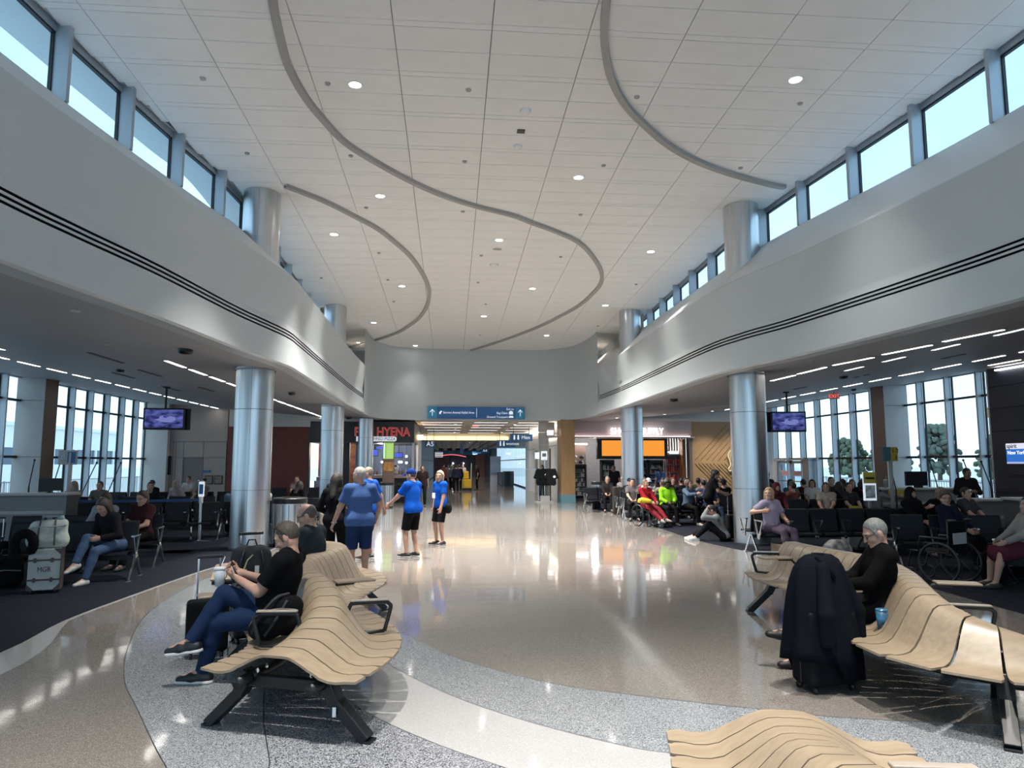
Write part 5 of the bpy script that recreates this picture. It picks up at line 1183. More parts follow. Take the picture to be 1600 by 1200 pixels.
        if sole:
            F = Field(np.minimum(a, a+f*.25)-.16, np.maximum(a, a+f*.25)+.16, min(res, .009)); F.cone(base-f*.045*s, base+f*.16*s, .048*s, .044*s, .01); F.clip(base+dn*.004, dn); F.clip(base-dn*.02*s, -dn)
            link('sole', F.mesh('sole', pm('sole_white', (.52, .52, .52), .6, noise=.03)), so)
    # ---- hair, cap, glasses, eyes
    ht, hcl = hair; hm = pm('hair_%02x%02x%02x' % tuple(int(c**.45*255) for c in hcl), hcl, .6, noise=.35, scale=30, stretch=(3, 3, 1), bump=.3)
    F = Field(hc-.32*hs, hc+.26*hs, min(res, .009)); ce = hd(0, -.016, .034)
    hl = (hd(0, .058, .078), nrmz(f2*.80-u2*.62)); low = (hd(0, 0, -.022), nrmz(-u2+f2*.75))
    if ht == 'short':
        F.ell(ce, (.081*hs, .100*hs, .100*hs), HM, .0, [hl, low])
        for q in (-1, 1): F.cone(hd(q*.071, .022, .03), hd(q*.075, .012, -.02), .013*hs, .008*hs, .012)
    elif ht == 'bald': F.ell(ce, (.081*hs, .099*hs, .101*hs), HM, .0, [(hd(0, .0, .055), nrmz(u2+f2*.6)), low])
    elif ht in ('long', 'bun', 'bob'):
        F.ell(ce, (.090*hs, .110*hs, .108*hs), HM, .0, [hl])
        F.cone(hd(0, -.05, .0), hd(0, -.055, -.07), .085*hs, .07*hs, .03)
        if ht == 'long':
            F.cone(hd(0, -.06, -.05), P+up*.40*s-fwd*.10*s, .075*hs, .055*hs, .04)
            for q in (-1, 1): F.cone(hd(q*.068, .0, .02), hd(q*.085, .005, -.16), .030*hs, .026*hs, .03)
        elif ht == 'bob':
            for q in (-1, 1): F.cone(hd(q*.070, .0, .03), hd(q*.078, .0, -.10), .030*hs, .028*hs, .03)
        else: F.cone(hd(0, -.11, .06), hd(0, -.115, .065), .045*hs, .045*hs, .02)
    elif ht == 'afro': F.ell(hd(0, -.02, .04), (.12*hs, .13*hs, .125*hs), HM, .0, [(hd(0, .062, .06), nrmz(f2*.85-u2*.45))])
    elif ht == 'hijab':
        F.ell(ce, (.095*hs, .112*hs, .112*hs), HM, .0, [(hd(0, .085, .06), f2)]); F.cone(hd(0, -.02, -.05), neck-up*.02, .105*hs, .13*hs, .04); F.cone(hd(0, .10, -.01), hd(0, .16, -.01), .062*hs, .07*hs, 0, (r1, .8), None, True)
    me = F.mesh('hair', hm if ht != 'hijab' else cloth(hcl))
    if me: link('hair' if ht != 'hijab' else 'headscarf', me, root)
    if cap is not None:
        F = Field(hc-.28*hs, hc+.3*hs, min(res, .009)); F.ell(hd(0, -.012, .040), (.090*hs, .108*hs, .100*hs), HM, 0, [(hd(0, 0, .035), nrmz(-u2+f2*.1))])
        co = link('cap', F.mesh('cap', cloth(cap)), root); m = MB()
        rows = [[tuple(hd(.078*math.sin(a)*(1 if t == 0 else .92), .06+.05*math.cos(a)*(1-t)+t*(.04+.115*math.cos(a)), .045-.012*t-.02*abs(math.sin(a))*t)) for a in np.linspace(-1.45, 1.45, 9)] for t in (0, .5, 1)]
        m.sheet(rows); m.sheet([[tuple(np.array(v)-u2*.008) for v in r][::-1] for r in rows]); m.build('cap_brim', cloth(cap), co, True)
    if glasses:
        m = MB(); gm = BLACKP
        for q in (-1, 1):
            m.tube([tuple(hd(q*.033+.024*math.cos(a), .094-.006*abs(math.cos(a)), .010+.018*math.sin(a))) for a in np.linspace(0, 2*PI, 17)[:-1]], .0028*hs, 6, closed=True); m.bar(hd(q*.056, .088, .015), hd(q*.080, -.01, .012), .004, .006)
        m.bar(hd(-.010, .096, .014), hd(.010, .096, .014), .004, .004); m.build('glasses', gm, root)
    if fine or res < .0125:
        for q in (-1, 1):
            e = MB().ell(tuple(hd(q*.031, .0765, .008)), (.0122*hs, .0115*hs, .0085*hs), 12, 8).build('eye', pm('eye_white', (.55, .5, .47), .3, noise=0), root, True)
            MB().ell(tuple(hd(q*.031, .0855, .006)), (.0056*hs, .0038*hs, .0056*hs), 10, 6).build('iris', pm('eye_dark', (.02, .014, .01), .2, noise=0), e, True)
            MB().tube([tuple(hd(q*x, y, z)) for x, y, z in ((.016, .092, .030), (.032, .091, .035), (.050, .078, .030))], [.0035*hs, .0042*hs, .0025*hs], 6).build('eyebrow', hm, root, True)
    elif res < .018:
        m = MB()
        for q in (-1, 1): m.ell(tuple(hd(q*.031, .082, .008)), (.011*hs, .006*hs, .007*hs), 8, 5)
        m.build('eyes', pm('eye_dark', (.02, .014, .01), .2, noise=0), root, True)
        m = MB()
        for q in (-1, 1): m.tube([tuple(hd(q*x, y, z)) for x, y, z in ((.014, .092, .032), (.034, .090, .038), (.052, .076, .032))], .0055*hs, 6)
        m.build('eyebrows', hm if ht != 'hijab' else pm('eye_dark', (.02, .014, .01), .2, noise=0), root, True)
    if fine: MB().tube([tuple(hd(x, y, z)) for x, y, z in ((-.024, .0895, -.060), (-.01, .0965, -.0575), (0, .098, -.0585), (.01, .0965, -.0575), (.024, .0895, -.060))], [.002*hs, .0045*hs, .0045*hs, .0045*hs, .002*hs], 8).build('lips', pm('lips', (.25, .11, .09), .5), root, True)
    root_m = Matrix.Translation(Vector(pos)) @ Matrix.Rotation(math.radians(face), 4, 'Z')
    return dict(root=root, W=lambda p: root_m @ Vector(p), hands=hand_frames, head=hd, P=P, up=up, fwd=fwd, rt=rt, el=el, wr=wr, kn=kn, an=an, neck=neck, chest=chest, s=s, sh=sh, M=root_m)
def phone(pr, q, label, cat='phone', size=(.075, .15, .009), mat=None, off=.03, name='phone'):
    c, d, pn, sd = pr['hands'][q]; c = c+pn*off
    y = Vector(d+pn*.35).normalized(); x = Vector(sd); x = (x-y*x.dot(y)).normalized(); z = x.cross(y); R = pr['M'].to_3x3() @ Matrix((x, y, z)).transposed()
    o = MB().box((0, 0, 0), size).build(name, mat or BLACKP, bevel=.004); o.matrix_world = Matrix.Translation(pr['W'](c)) @ R.to_4x4()
    tag(o, label, cat); return o
# ================================================================ THINGS
def ar(px, py, Y): p = atY(px, py, Y); return (p[0], Y, 0.0)
def suitcase(loc, rz, size, mat, label, handle=.0, trim=BLACKP, tilt=0):
    w, d, h = size; t = thing('suitcase', label, 'suitcase', loc, math.radians(rz))
    MB().bb(-w/2, w/2, -d/2, d/2, .05, h).build('body', mat, t, bevel=min(w, d)*.16, seg=3)
    for k in range(3): MB().bb(-w*.3+k*w*.3-.008, -w*.3+k*w*.3+.008, -d/2-.004, d/2+.004, .10, h-.06).build('rib', mat, t)
    MB().bb(-w/2-.003, w/2+.003, -.008, .008, .07, h-.02).build('zip_band', trim, t)
    for sx in (-1, 1):
        for sy in (-1, 1): MB().tube([(sx*(w/2-.05)-.012, sy*(d/2-.04), .028), (sx*(w/2-.05)+.012, sy*(d/2-.04), .028)], .028, 12).build('wheel', BLACKP, t, True)
    if handle:
        m = MB()
        for sx in (-1, 1): m.bar((sx*w*.26, d*.35, h-.02), (sx*w*.26, d*.35, h+handle), .016)
        m.build('handle_rods', CHROME, t); MB().bar((-w*.32, d*.35, h+handle), (w*.32, d*.35, h+handle), .03).build('handle_grip', trim, t, bevel=.008)
    else: MB().tube([(-.07, 0, h-.005), (-.06, 0, h+.03), (.06, 0, h+.03), (.07, 0, h-.005)], .010, 8).build('grab_handle', trim, t)
    return t
def soft(name, label, cat, loc, blobs, mat, rz=0, extra=None):
    """soft-sided thing from blended rounded lumps: (a, b, ra, rb, flat axis, flat factor)"""
    t = thing(name, label, cat, loc, math.radians(rz)); pts = np.array([p for b in blobs for p in b[:2]], float); R = max(max(b[2], b[3]) for b in blobs)+.05
    F = Field(pts.min(0)-R, pts.max(0)+R, .013)
    for b in blobs: F.cone(b[0], b[1], b[2], b[3], .05, (b[4], b[5]) if len(b) > 4 else None)
    F.clip(V3(0, 0, .0), V3(0, 0, -1)); link('body', F.mesh('body', mat), t); return t
def backpack(loc, rz, label, mat, h=.46, w=.30, d=.18):
    t = soft('backpack', label, 'backpack', loc, [((-w*.22, 0, .13), (-w*.22, 0, h-.14), .13, .12, (0, 1, 0), d/.30), ((w*.22, 0, .13), (w*.22, 0, h-.14), .13, .12, (0, 1, 0), d/.30), ((0, -d*.5, .13), (0, -d*.5, h*.45), .10, .09, (0, 1, 0), .6)], mat, rz)
    for s in (-1, 1): MB().tube([tuple(p) for p in catmull([(s*.08, d*.42, h-.07), (s*.10, d*.62, h*.62), (s*.11, d*.5, .10)], 5)], .014, 6).build('strap', BLACKP, t, True)
    MB().tube([(-.05, .0, h-.03), (-.03, 0, h+.03), (.03, 0, h+.03), (.05, 0, h-.03)], .009, 6).build('grab_loop', BLACKP, t)
    MB().tube([(-w*.4, -d*.72, h*.5), (0, -d*.85, h*.55), (w*.4, -d*.72, h*.5)], .006, 5).build('zip', GREY, t); return t
NYL = pm('black_nylon', (.004, .0045, .0055), .85, noise=.2, scale=30, bump=.15, spec=.12); NYLG = pm('grey_nylon', (.03, .032, .036), .8, noise=.2, scale=30, bump=.1, spec=.15)
def cup(loc, label, mat, h=.14, r=.045, straw=True, lid=WHITE):
    t = thing('cup', label, 'cup', loc); MB().lathe([(0, 0), (r*.72, 0), (r, h), (r*.95, h), (r*.68, .006)], 20).build('cup_body', mat, t, True)
    if lid: MB().lathe([(r*1.05, h-.004), (r*1.05, h+.006), (r*.9, h+.012), (0, h+.012)], 20).build('lid', lid, t)
    if straw: MB().tube([(0, 0, .02), (.01, 0, h+.03), (.035, .01, h+.10)], .004, 6).build('straw', WHITE, t, True)
    return t
def bin_(loc, r, h, label, mat=STEEL):
    t = thing('litter_bin', label, 'bin', loc); MB().lathe([(r, .06), (r, h-.12)], 32).build('drum', mat, t, True); MB().lathe([(r*.96, 0), (r*.96, .06)], 32).build('plinth', BLACK, t)
    MB().lathe([(r*1.03, h-.12), (r*1.03, h-.02), (r*.96, h), (r*.5, h), (r*.45, h-.06), (0, h-.06)], 32).build('lid_ring', BLACK, t)
    for k in range(18): a = k*PI/9; MB().bar((math.cos(a)*r, math.sin(a)*r, .08), (math.cos(a)*r, math.sin(a)*r, h-.14), .018).build('flute', STEELD if mat is STEEL else mat, t)
    return t
# --- beside the left bench
bw = soft('backpack', 'black backpack wedged between seated man and bench arm', 'backpack', (-1.30, 5.72, .435), [((-.07, -.02, .10), (.03, .0, .24), .11, .09), ((.06, .06, .11), (.09, .10, .22), .10, .08), ((-.14, .02, .07), (-.05, .05, .12), .08, .07)], NYL)
for k, pts in enumerate(([(-.16, -.10, .06), (-.10, -.13, .18), (.0, -.10, .31), (.08, .0, .33)], [(-.06, -.135, .05), (.02, -.12, .17), (.08, -.06, .29)])): MB().tube([tuple(p) for p in catmull(pts, 5)], .011, 6).build('strap', NYLG, bw, True)
MB().tube([tuple(p) for p in catmull([(-.20, -.03, .10), (-.12, -.11, .20), (.02, -.115, .24), (.14, -.04, .22)], 5)], .004, 5).build('zip', GREY, bw)
cup((-1.98, 6.52, .697), 'white cup with straw on the wooden tablet of the left bench', pm('cup_white', (.55, .58, .62), .5), .15, .05)
suitcase((-2.22, 7.0, 0), 20, (.36, .24, .50), NYL, 'black carry-on with tall silver handle behind the crossed legs', .38)
suitcase((-1.98, 7.55, 0), 30, (.38, .26, .56), pm('case_black', (.006, .0065, .0075), .5), 'black carry-on loaded with a tagged backpack beside left bench', .48)
t = backpack((-1.98, 7.50, .56), 200, 'grey backpack with yellow luggage tag strapped on a carry-on', NYLG, .40, .34, .2)
TAGM = pm('tag_yellow', (.45, .40, .22), .5, noise=.2)
MB().box((.08, .17, .12), (.05, .006, .09)).build('luggage_tag', TAGM, t); MB().box((-.04, .17, .16), (.04, .006, .07)).build('luggage_tag', pm('tag_pale', (.5, .5, .52), .5), t); MB().tube([(.08, .165, .165), (.05, .16, .25), (0, .15, .3)], .006, 6).build('tag_loop', TAGM, t)
# --- beside the right bench: suitcase wearing a long coat
t = suitcase((2.93, 5.60, 0), 12, (.44, .26, .62), pm('case_navy', (.004, .005, .008), .7, spec=.15), 'dark suitcase under the long draped coat by the right bench', .34)
cm = cloth((.0035, .0048, .0085)); root = thing('coat', 'long dark navy coat draped over a suitcase handle', 'coat', (2.93, 5.62, 0), math.radians(12)); rows = []
rr = random.Random(5)
prof = [(1.03, .05, .02), (1.02, .12, .05), (.985, .175, .085), (.93, .215, .11), (.84, .245, .14), (.70, .27, .165), (.55, .285, .185), (.40, .30, .205), (.27, .315, .225), (.10, .32, .235)]
for i, (z, rx, ry) in enumerate(prof):
    row = []
    for k in range(49):
        a = 2*PI*k/48; f = (.0 if i < 3 else .018*min(1, (i-2)/4))
        wv = 1+f/.2*(math.sin(a*9+1.3)+.6*math.sin(a*5+.4+i*.08))*.75
        low = .10*(1 if math.cos(a-.2) < -.2 else 0) if i == len(prof)-1 else 0
        row.append((math.cos(a)*rx*wv, math.sin(a)*ry*wv, z+low+(.05*math.cos(a+2.6) if i > 7 else 0)))
    rows.append(row)
m = MB(); m.sheet(rows); m.lathe([(0, 1.035), (.05, 1.03)], 16); o = m.build('coat_body', cm, root, True); sd_ = o.modifiers.new('thick', 'SOLIDIFY'); sd_.thickness = .012; sd_.offset = 0
for s, (x0, y0) in ((-1, (-.10, -.14)), (1, (.20, -.06))):
    F = Field((-.5, -.5, .1), (.5, .5, 1.1), .014); F.cone((x0*.6, y0*.8, .93), (x0*1.3, y0*1.55, .60), .055, .062, .02); F.cone((x0*1.3, y0*1.55, .60), (x0*1.35, y0*1.6, .36), .062, .055, .02); F.clip(V3(0, 0, .37), V3(0, 0, -1)); link('sleeve', F.mesh('sleeve', cm), root)
MB().tube([(-.07, -.06, 1.02), (-.03, -.11, .96), (.02, -.14, .86)], .02, 8).build('lapel', cm, root, True)
for k in range(4): MB().ell((.29, -.10+.01*k, .62-.09*k), (.010, .006, .010), 8, 5).build('button', GREY, root)
cup((3.44, 5.63, .412), 'blue printed cup on the right bench beside the armrest', pm('cup_blue', (.03, .13, .24), .4, noise=.7, scale=18), .17, .045, False, pm('cup_blue_lid', (.04, .14, .24), .3))
# --- left seating
beam_row(4, (-6.0, 11.4), math.radians(8), 'dark beam seats with the jeans woman on its right end', pitch=.62)
beam_row(4, (-6.2, 12.85), math.radians(6), 'dark beam seats holding the grey sweater woman behind the trunk', pitch=.62)
beam_row(7, (-7.6, 17.4), math.radians(180), 'long dark beam row seen from behind under the blue belt', two=True, pitch=.66)
beam_row(8, (-8.3, 20.3), math.radians(180), 'dark back to back beam row farther behind the blue belt', two=True, pitch=.66)
beam_row(7, (-8.4, 23.6), math.radians(180), 'dark beam row near the left glass and brown door wall', two=True, pitch=.66)
beam_row(4, (-6.0, 27.5), math.radians(0), 'dark beam row in front of the red panel wall', two=True, pitch=.66)
beam_row(3, (-5.2, 18.0), math.radians(200), 'short dark beam row just left of the big left column', pitch=.62)
beam_row(4, (-3.4, 18.9), math.radians(-5), 'dark beam row with the cap boy between the left columns', pitch=.62)
beam_row(3, (-4.9, 20.6), math.radians(170), 'dark beam row behind the ribbed litter bin', pitch=.62)
# white trunk with tote and pillow
t = thing('trunk_suitcase', 'white vintage trunk suitcase monogrammed MGR with dark leather straps', 'suitcase', (-5.5, 10.5, 0), math.radians(18))
TR = pm('trunk_cream', (.36, .38, .36), .5, noise=.05, scale=8); LEA = pm('trunk_leather', (.05, .035, .03), .5, noise=.2)
MB().bb(-.19, .19, -.12, .12, .05, .60).build('body', TR, t, bevel=.012)
for z in (.19, .45):
    MB().bb(-.195, .195, -.125, .125, z-.012, z+.012).build('strap', LEA, t)
    for x in (-.11, .09): MB().bb(x-.018, x+.018, -.135, -.12, z-.03, z+.03).build('buckle', LEA, t, bevel=.006)
for sx in (-1, 1):
    for z, dz in ((.05, .09), (.60, -.09)): MB().add([(sx*.194, -.123, z), (sx*.194, -.123, z+dz), (sx*.10, -.123, z)], [(0, 1, 2) if sx*dz > 0 else (0, 2, 1)]).build('corner_patch', LEA, t)
    for sy in (-1, 1): MB().tube([(sx*.14-.012, sy*.08, .028), (sx*.14+.012, sy*.08, .028)], .028, 12).build('wheel', BLACKP, t, True)
MB().bb(.188, .196, -.125, .125, .05, .60).build('side_edge', LEA, t)
text('monogram', 'MGR', .095, LEA, t, (0, -.122, .325), align='CENTER', sx=.8)
m = MB()
for x in (-.09, .09): m.bar((x, .10, .58), (x, .10, 1.02), .018)
m.bar((-.10, .10, 1.02), (.10, .10, 1.02), .028); m.build('pull_handle', GREY, t)
tb = soft('tote_bag', 'cream puffy tote bag strapped on the white trunk', 'bag', (-5.5, 10.5, .605), [((-.13, 0, .10), (.13, 0, .10), .13, .13, (0, 1, 0), .8), ((-.12, 0, .24), (.12, 0, .25), .11, .11, (0, 1, 0), .8), ((-.15, 0, .30), (.18, 0, .33), .05, .05)], pm('tote_cream', (.42, .45, .42), .8, noise=.1, scale=20, bump=.3), 18)
for x in (-.09, .10): MB().tube([tuple(p) for p in catmull([(x, -.135, .04), (x, -.145, .22), (x*.9, -.07, .37), (x*.8, .06, .38)], 5)], .011, 6).build('strap', pm('tote_strap', (.06, .06, .06), .7), tb, True)
MB().tube([tuple(p) for p in catmull([(-.22, -.07, .27), (-.08, -.135, .29), (.08, -.135, .29), (.22, -.06, .30)], 5)], .010, 6).build('flap_edge', pm('tote_edge', (.30, .32, .30), .8), tb, True)
MB().lathe([(0, 0), (.035, 0), (.035, .14), (.02, .17), (0, .17)], 12, (.15, .0, .26)).build('side_bottle', pm('bottle_teal', (.16, .26, .26), .4), tb, True)
nk = thing('neck_pillow', 'black horseshoe neck pillow hanging on the white trunk', 'pillow', (-5.68, 10.28, .62), math.radians(18))
MB().tube([(math.cos(a)*.11, -.03, .06+math.sin(a)*.14) for a in np.linspace(-1.05, 4.2, 18)], [.035]+[.062]*16+[.035], 12).build('cushion', NYL, nk, True)
backpack(at(8, 868, .45)[:2]+(.0,), 30, 'black bag at the left edge on the dark seat row', NYL, .5, .5, .3)
suitcase((-6.75, 11.4, 0), 5, (.36, .24, .60), NYL, 'dark suitcase with silver handle left of the grey sweater woman', .34)
# belt barrier
def post(loc, label):
    t = thing('belt_post', label, 'barrier', loc); m = MB()
    for a in (.3, 2.4, 4.5): m.bar((0, 0, .03), (math.cos(a)*.22, math.sin(a)*.22, .012), .05, .02)
    m.build('foot', CHROME, t); MB().lathe([(.035, .01), (.032, .98)], 16).build('pole', CHROME, t, True); MB().lathe([(.045, .86), (.045, 1.0), (0, 1.0)], 16).build('belt_head', LGREY, t, True); return t
p1 = post((-5.62, 16.9, 0), 'silver barrier post with blue and white sign by the big left column'); MB().bb(-.06, .06, -.02, .02, 1.0, 1.34).build('sign_plate', SIGNW, p1, bevel=.01); MB().bb(-.045, .045, -.026, -.02, 1.06, 1.28).build('sign_print', BLUE, p1)
p2 = post((-9.9, 17.3, 0), 'silver barrier post at the left end of the blue belt')
o = MB(); L = Vector((-9.9, 17.3, .93)); Rr = Vector((-5.62, 16.9, .93)); pts = [L.lerp(Rr, k/12)-Vector((0, 0, .03*math.sin(PI*k/12))) for k in range(13)]
o.sheet([[tuple(p+Vector((0, 0, -.03))) for p in pts], [tuple(p+Vector((0, 0, .03))) for p in pts]]); o = o.build('barrier_belt', pm('belt_blue', (.015, .06, .17), .6)); sd_ = o.modifiers.new('t', 'SOLIDIFY'); sd_.thickness = .006; tag(o, 'long dark blue retractable belt across the left seating', 'belt')
# kiosk desks left
def desk(name, label, loc, rz, w, d, h, face, ledge=True):
    t = thing(name, label, 'counter', loc, math.radians(rz)); MB().bb(-w/2, w/2, -d/2, d/2, 0, h-.04).build('body', face, t); MB().bb(-w/2-.04, w/2+.04, -d/2-.06, d/2+.02, h-.05, h).build('top', LGREY, t, bevel=.008)
    MB().bb(-w/2, w/2, -d/2-.012, -d/2, h-.42, h-.36).build('ledge', LGREY, t) if ledge else None
    for x in (-w/2+.02, w/2-.02): MB().bb(x-.02, x+.02, -d/2-.02, d/2, 0, h-.05).build('end_panel', GREY, t)
    MB().bb(-w/2+.05, w/2-.05, -d/2-.01, -d/2, .0, .10).build('kick_plate', BLACK, t); return t
desk('gate_counter', 'grey gate counter with pale top edge near the left window', (-8.7, 15.9, 0), 6, 1.55, .6, 1.14, GREY)
t = thing('monitor', 'black monitor standing on the left gate counter', 'monitor', (-8.35, 15.9, 1.14), math.radians(190)); MB().bb(-.22, .22, -.02, .02, .04, .30).build('screen', BLACK, t, bevel=.006); MB().bb(-.05, .05, -.07, .07, 0, .015).build('foot', BLACK, t); MB().bb(-.02, .02, -.015, .015, .01, .1).build('stem', BLACK, t)
desk('low_counter', 'lower grey counter section at the far left edge', (-10.1, 16.1, 0), 6, 1.2, .6, .98, GREY)
t = thing('boarding_sign', 'white framed notice with blue panel on a slim leaning post', 'sign', (-9.05, 18.0, 0)); MB().bar((0, 0, 0), (.02, 0, 2.0), .10, .05).build('post', LGREY, t); MB().bb(-.26, .16, -.03, .03, 1.72, 2.06).build('board', LGREY, t, bevel=.01); MB().bb(-.05, .13, -.036, -.03, 1.76, 2.02).build('blue_panel', BLUE, t); MB().bb(-.23, -.09, -.036, -.03, 1.80, 1.98).build('print', pm('notice_print', (.4, .45, .5), .5, noise=.4, scale=30), t); MB().bb(-.18, .18, -.18, .18, 0, .02).build('base', LGREY, t)
def rod(a, b, label):
    o = MB().tube([(0, 0, 0), tuple(Vector(b)-Vector(a))], .014, 6).build('stay_rod', BLACK, loc=a); tag(o, label, 'rod')
    t = MB().ell((0, 0, 0), (.03, .03, .03), 8, 6).build('rod_tip', BLACK, o, loc=tuple(Vector(b)-Vector(a)))
for (x0, y0, x1, y1, Y, l) in ((45, 760, 54, 719, 20.0, 'thin black slanting rod behind the left counter monitor'), (82, 762, 96, 717, 20.5, 'slanting rod by the white boarding sign'), (124, 778, 151, 723, 20.8, 'slanting rod above the hijab woman'), (163, 782, 189, 723, 20.8, 'slanting rod before the left glass, rightmost of four')):
    a, b = atY(x0, y0, Y), atY(x1, y1, Y); rod((a[0], Y, a[2]), (b[0], Y, b[2]), l); 
    o = MB().lathe([(.16, 0), (.16, .02), (.02, .03), (.02, a[2]), (0, a[2])], 14).build('rod_stand', BLACK, loc=(a[0], Y, 0)); tag(o, 'dark stand under the '+l, 'stand')
bin_((-3.45, 15.95, 0), .36, 1.02, 'ribbed steel litter bin with black lid by the big left column')
bin_((-2.55, 29.2, 0), .27, 1.0, 'steel litter bin below the pizza poster totem')
bin_((5.66, 27.4, 0), .30, 1.06, 'steel litter bin with black top beside suitcases on the right carpet')
bin_((4.35, 55.0, 0), .42, 1.15, 'tall litter bin near the corridor right wall', BLACK)
suitcase((5.45, 26.9, 0), 0, (.30, .24, .85), NYL, 'tall black suitcase left of the right litter bin'); suitcase((5.75, 24.7, 0), 0, (.34, .26, .95), pm('case_brown', (.018, .014, .012), .6, noise=.2), 'dark brown tall suitcase right of the right litter bin')
for k in range(5): o = MB().box((0, 0, .5), (.7, .5, 1.0)).build('floor_bin', BLACK, loc=(4.3, 56.8+k*1.6, 0), bevel=.05); tag(o, 'dark bin in the row along the far right corridor wall', 'bin', 'dark bins along the corridor')
# --- hanging displays
def display(px, py, w, label, rz):
    top = at_soff(px, py); t = thing('hanging_display', label, 'television', (top[0], top[1], 0), math.radians(rz)); z = None
    return t, top
SCRV = bpy.data.materials.new('display_wave'); SCRV.use_nodes = True; T = SCRV.node_tree; T.nodes.clear()
_o = N(T, 'ShaderNodeOutputMaterial'); _e = N(T, 'ShaderNodeEmission'); _c = N(T, 'ShaderNodeTexCoord'); _m = N(T, 'ShaderNodeMapping'); _m.inputs['Scale'].default_value = (2.2, 1, 6); _n = N(T, 'ShaderNodeTexNoise'); _n.inputs['Scale'].default_value = 1.6; _n.inputs['Detail'].default_value = 4; _r = N(T, 'ShaderNodeValToRGB')
_r.color_ramp.elements[0].position = .35; _r.color_ramp.elements[0].color = (.012, .014, .10, 1); _r.color_ramp.elements[1].position = .72; _r.color_ramp.elements[1].color = (.16, .20, .62, 1)
for a_, b_ in ((_c.outputs['Object'], _m.inputs[0]), (_m.outputs[0], _n.inputs['Vector']), (_n.outputs['Fac'], _r.inputs[0]), (_r.outputs[0], _e.inputs[0]), (_e.outputs[0], _o.inputs[0])): T.links.new(a_, b_)
_e.inputs[1].default_value = .36
SPL = emis('display_splash', (.22, .26, .62), .5)
for (px, py, bx0, bx1, by0, by1, lab, rz) in ((258.7, 604, 224, 290, 637.5, 671.5, 'black hanging display with blue wave picture over the left seating', 6), (1226.5, 612, 1203, 1260, 643, 675, 'black hanging display with blue wave picture by the right column', -8)):
    top = at_soff(px, py); Y = top[1]; a, b = atY(bx0, by0, Y), atY(bx1, by1, Y); W_, H_ = (b[0]-a[0])*.93, a[2]-b[2]; cz = (a[2]+b[2])/2
    t = thing('hanging_display', lab, 'television', ((a[0]+b[0])/2, Y, cz), math.radians(rz))
    MB().bb(-W_/2, W_/2, -.05, .02, -H_/2, H_/2).build('case', BLACK, t, bevel=.01); MB().bb(-W_/2+.05, W_/2-.05, -.056, -.05, -H_/2+.06, H_/2-.05).build('picture', SCRV, t)
    P = [(-.08, -.10), (-.30, -.03), (-.16, .0), (-.12, .08), (0, .12), (-.04, .06), (.05, .02), (.18, .10), (.33, .06), (.36, -.03), (.22, -.12), (.06, -.13)]
    MB().prismY([(x*W_*.8, z*H_*1.3) for x, z in P], -.060, -.057).build('picture_splash', SPL, t)
    MB().bb(-W_/2+(.12 if rz > 0 else -.12), W_/2+(.12 if rz > 0 else -.12), .12, .19, -H_/2, H_/2).build('rear_case', BLACK, t, bevel=.01); MB().bb(-.2, .2, .0, .15, -.1, .1).build('bracket', BLACK, t)
    MB().bar((0, .07, H_/2-.1), (0, .07, top[2]-cz), .05).build('pole', BLACK, t); MB().lathe([(.10, top[2]-cz-.03), (.10, top[2]-cz)], 16, (0, .07, 0)).build('ceiling_plate', BLACK, t)
# --- right seating
beam_row(8, (8.20, 13.85), math.radians(0), 'dark beam row of the lilac shirt woman behind the right bench', two=True, pitch=.58)
beam_row(4, (7.1, 20.6), math.radians(-4), 'dark beam row holding the green shirt woman', two=True, pitch=.60)
beam_row(6, (7.3, 23.2), math.radians(0), 'dark beam row in front of the wood wall crowd', two=True, pitch=.62)
beam_row(5, (9.25, 17.5), math.radians(0), 'dark beam row with the plaid shirt sitter right of the right column', two=True, pitch=.62)
beam_row(7, (10.6, 20.8), math.radians(0), 'dark beam row farther back near the right glass doors', two=True, pitch=.62)
beam_row(3, (8.5, 11.7), math.radians(-14), 'dark beam seats with the wheelchair beside it', pitch=.62)
beam_row(3, (8.35, 9.1), math.radians(-65), 'dark beam seats at the right edge with the flowered skirt sitter', pitch=.62)
beam_row(2, (5.95, 22.15), math.radians(-4), 'two dark seats behind the wheelchair of the woman in red', pitch=.6)
beam_row(3, (5.75, 26.2), math.radians(10), 'dark beam seats by the gift shop pillar', pitch=.6)
CARD = pm('cardboard', (.22, .16, .11), .8, noise=.08, scale=10)
t = thing('cardboard_box', 'brown cardboard box on the carpet by the right column', 'box', (6.32, 13.35, 0), math.radians(15)); MB().bb(-.21, .21, -.15, .15, 0, .24).build('carton', CARD, t); MB().bb(-.21, .21, -.025, .025, .24, .243).build('tape', pm('tape', (.32, .25, .17), .4), t); MB().bb(-.14, .02, -.153, -.15, .06, .15).build('print', pm('box_print', (.05, .04, .035), .6, noise=.5, scale=30), t)
soft('floral_bag', 'black and white patterned bag beside the lilac shirt woman', 'bag', (7.15, 13.0, 0), [((-.16, 0, .14), (.16, 0, .14), .15, .14), ((-.1, 0, .24), (.12, 0, .24), .11, .1)], pm('bag_pattern', (.22, .22, .21), .7, noise=.95, scale=9), 10)
def podium(label, loc, rz, w=1.1, h=1.12): return desk('podium', label, loc, rz, w, .55, h, GREY)
podium('grey podium with pale top at the far right under the screen', (11.2, 12.9, 0), -12, 1.1, 1.10)
podium('grey podium wing beside the far right podium', (12.35, 13.1, 0), -12, 1.1, .98)
podium('long grey gate counter in front of the right glass', (12.3, 18.0, 0), 0, 2.6, 1.12)
podium('small grey podium in front of the standing agent', (11.75, 15.1, 0), 0, .8, .98)
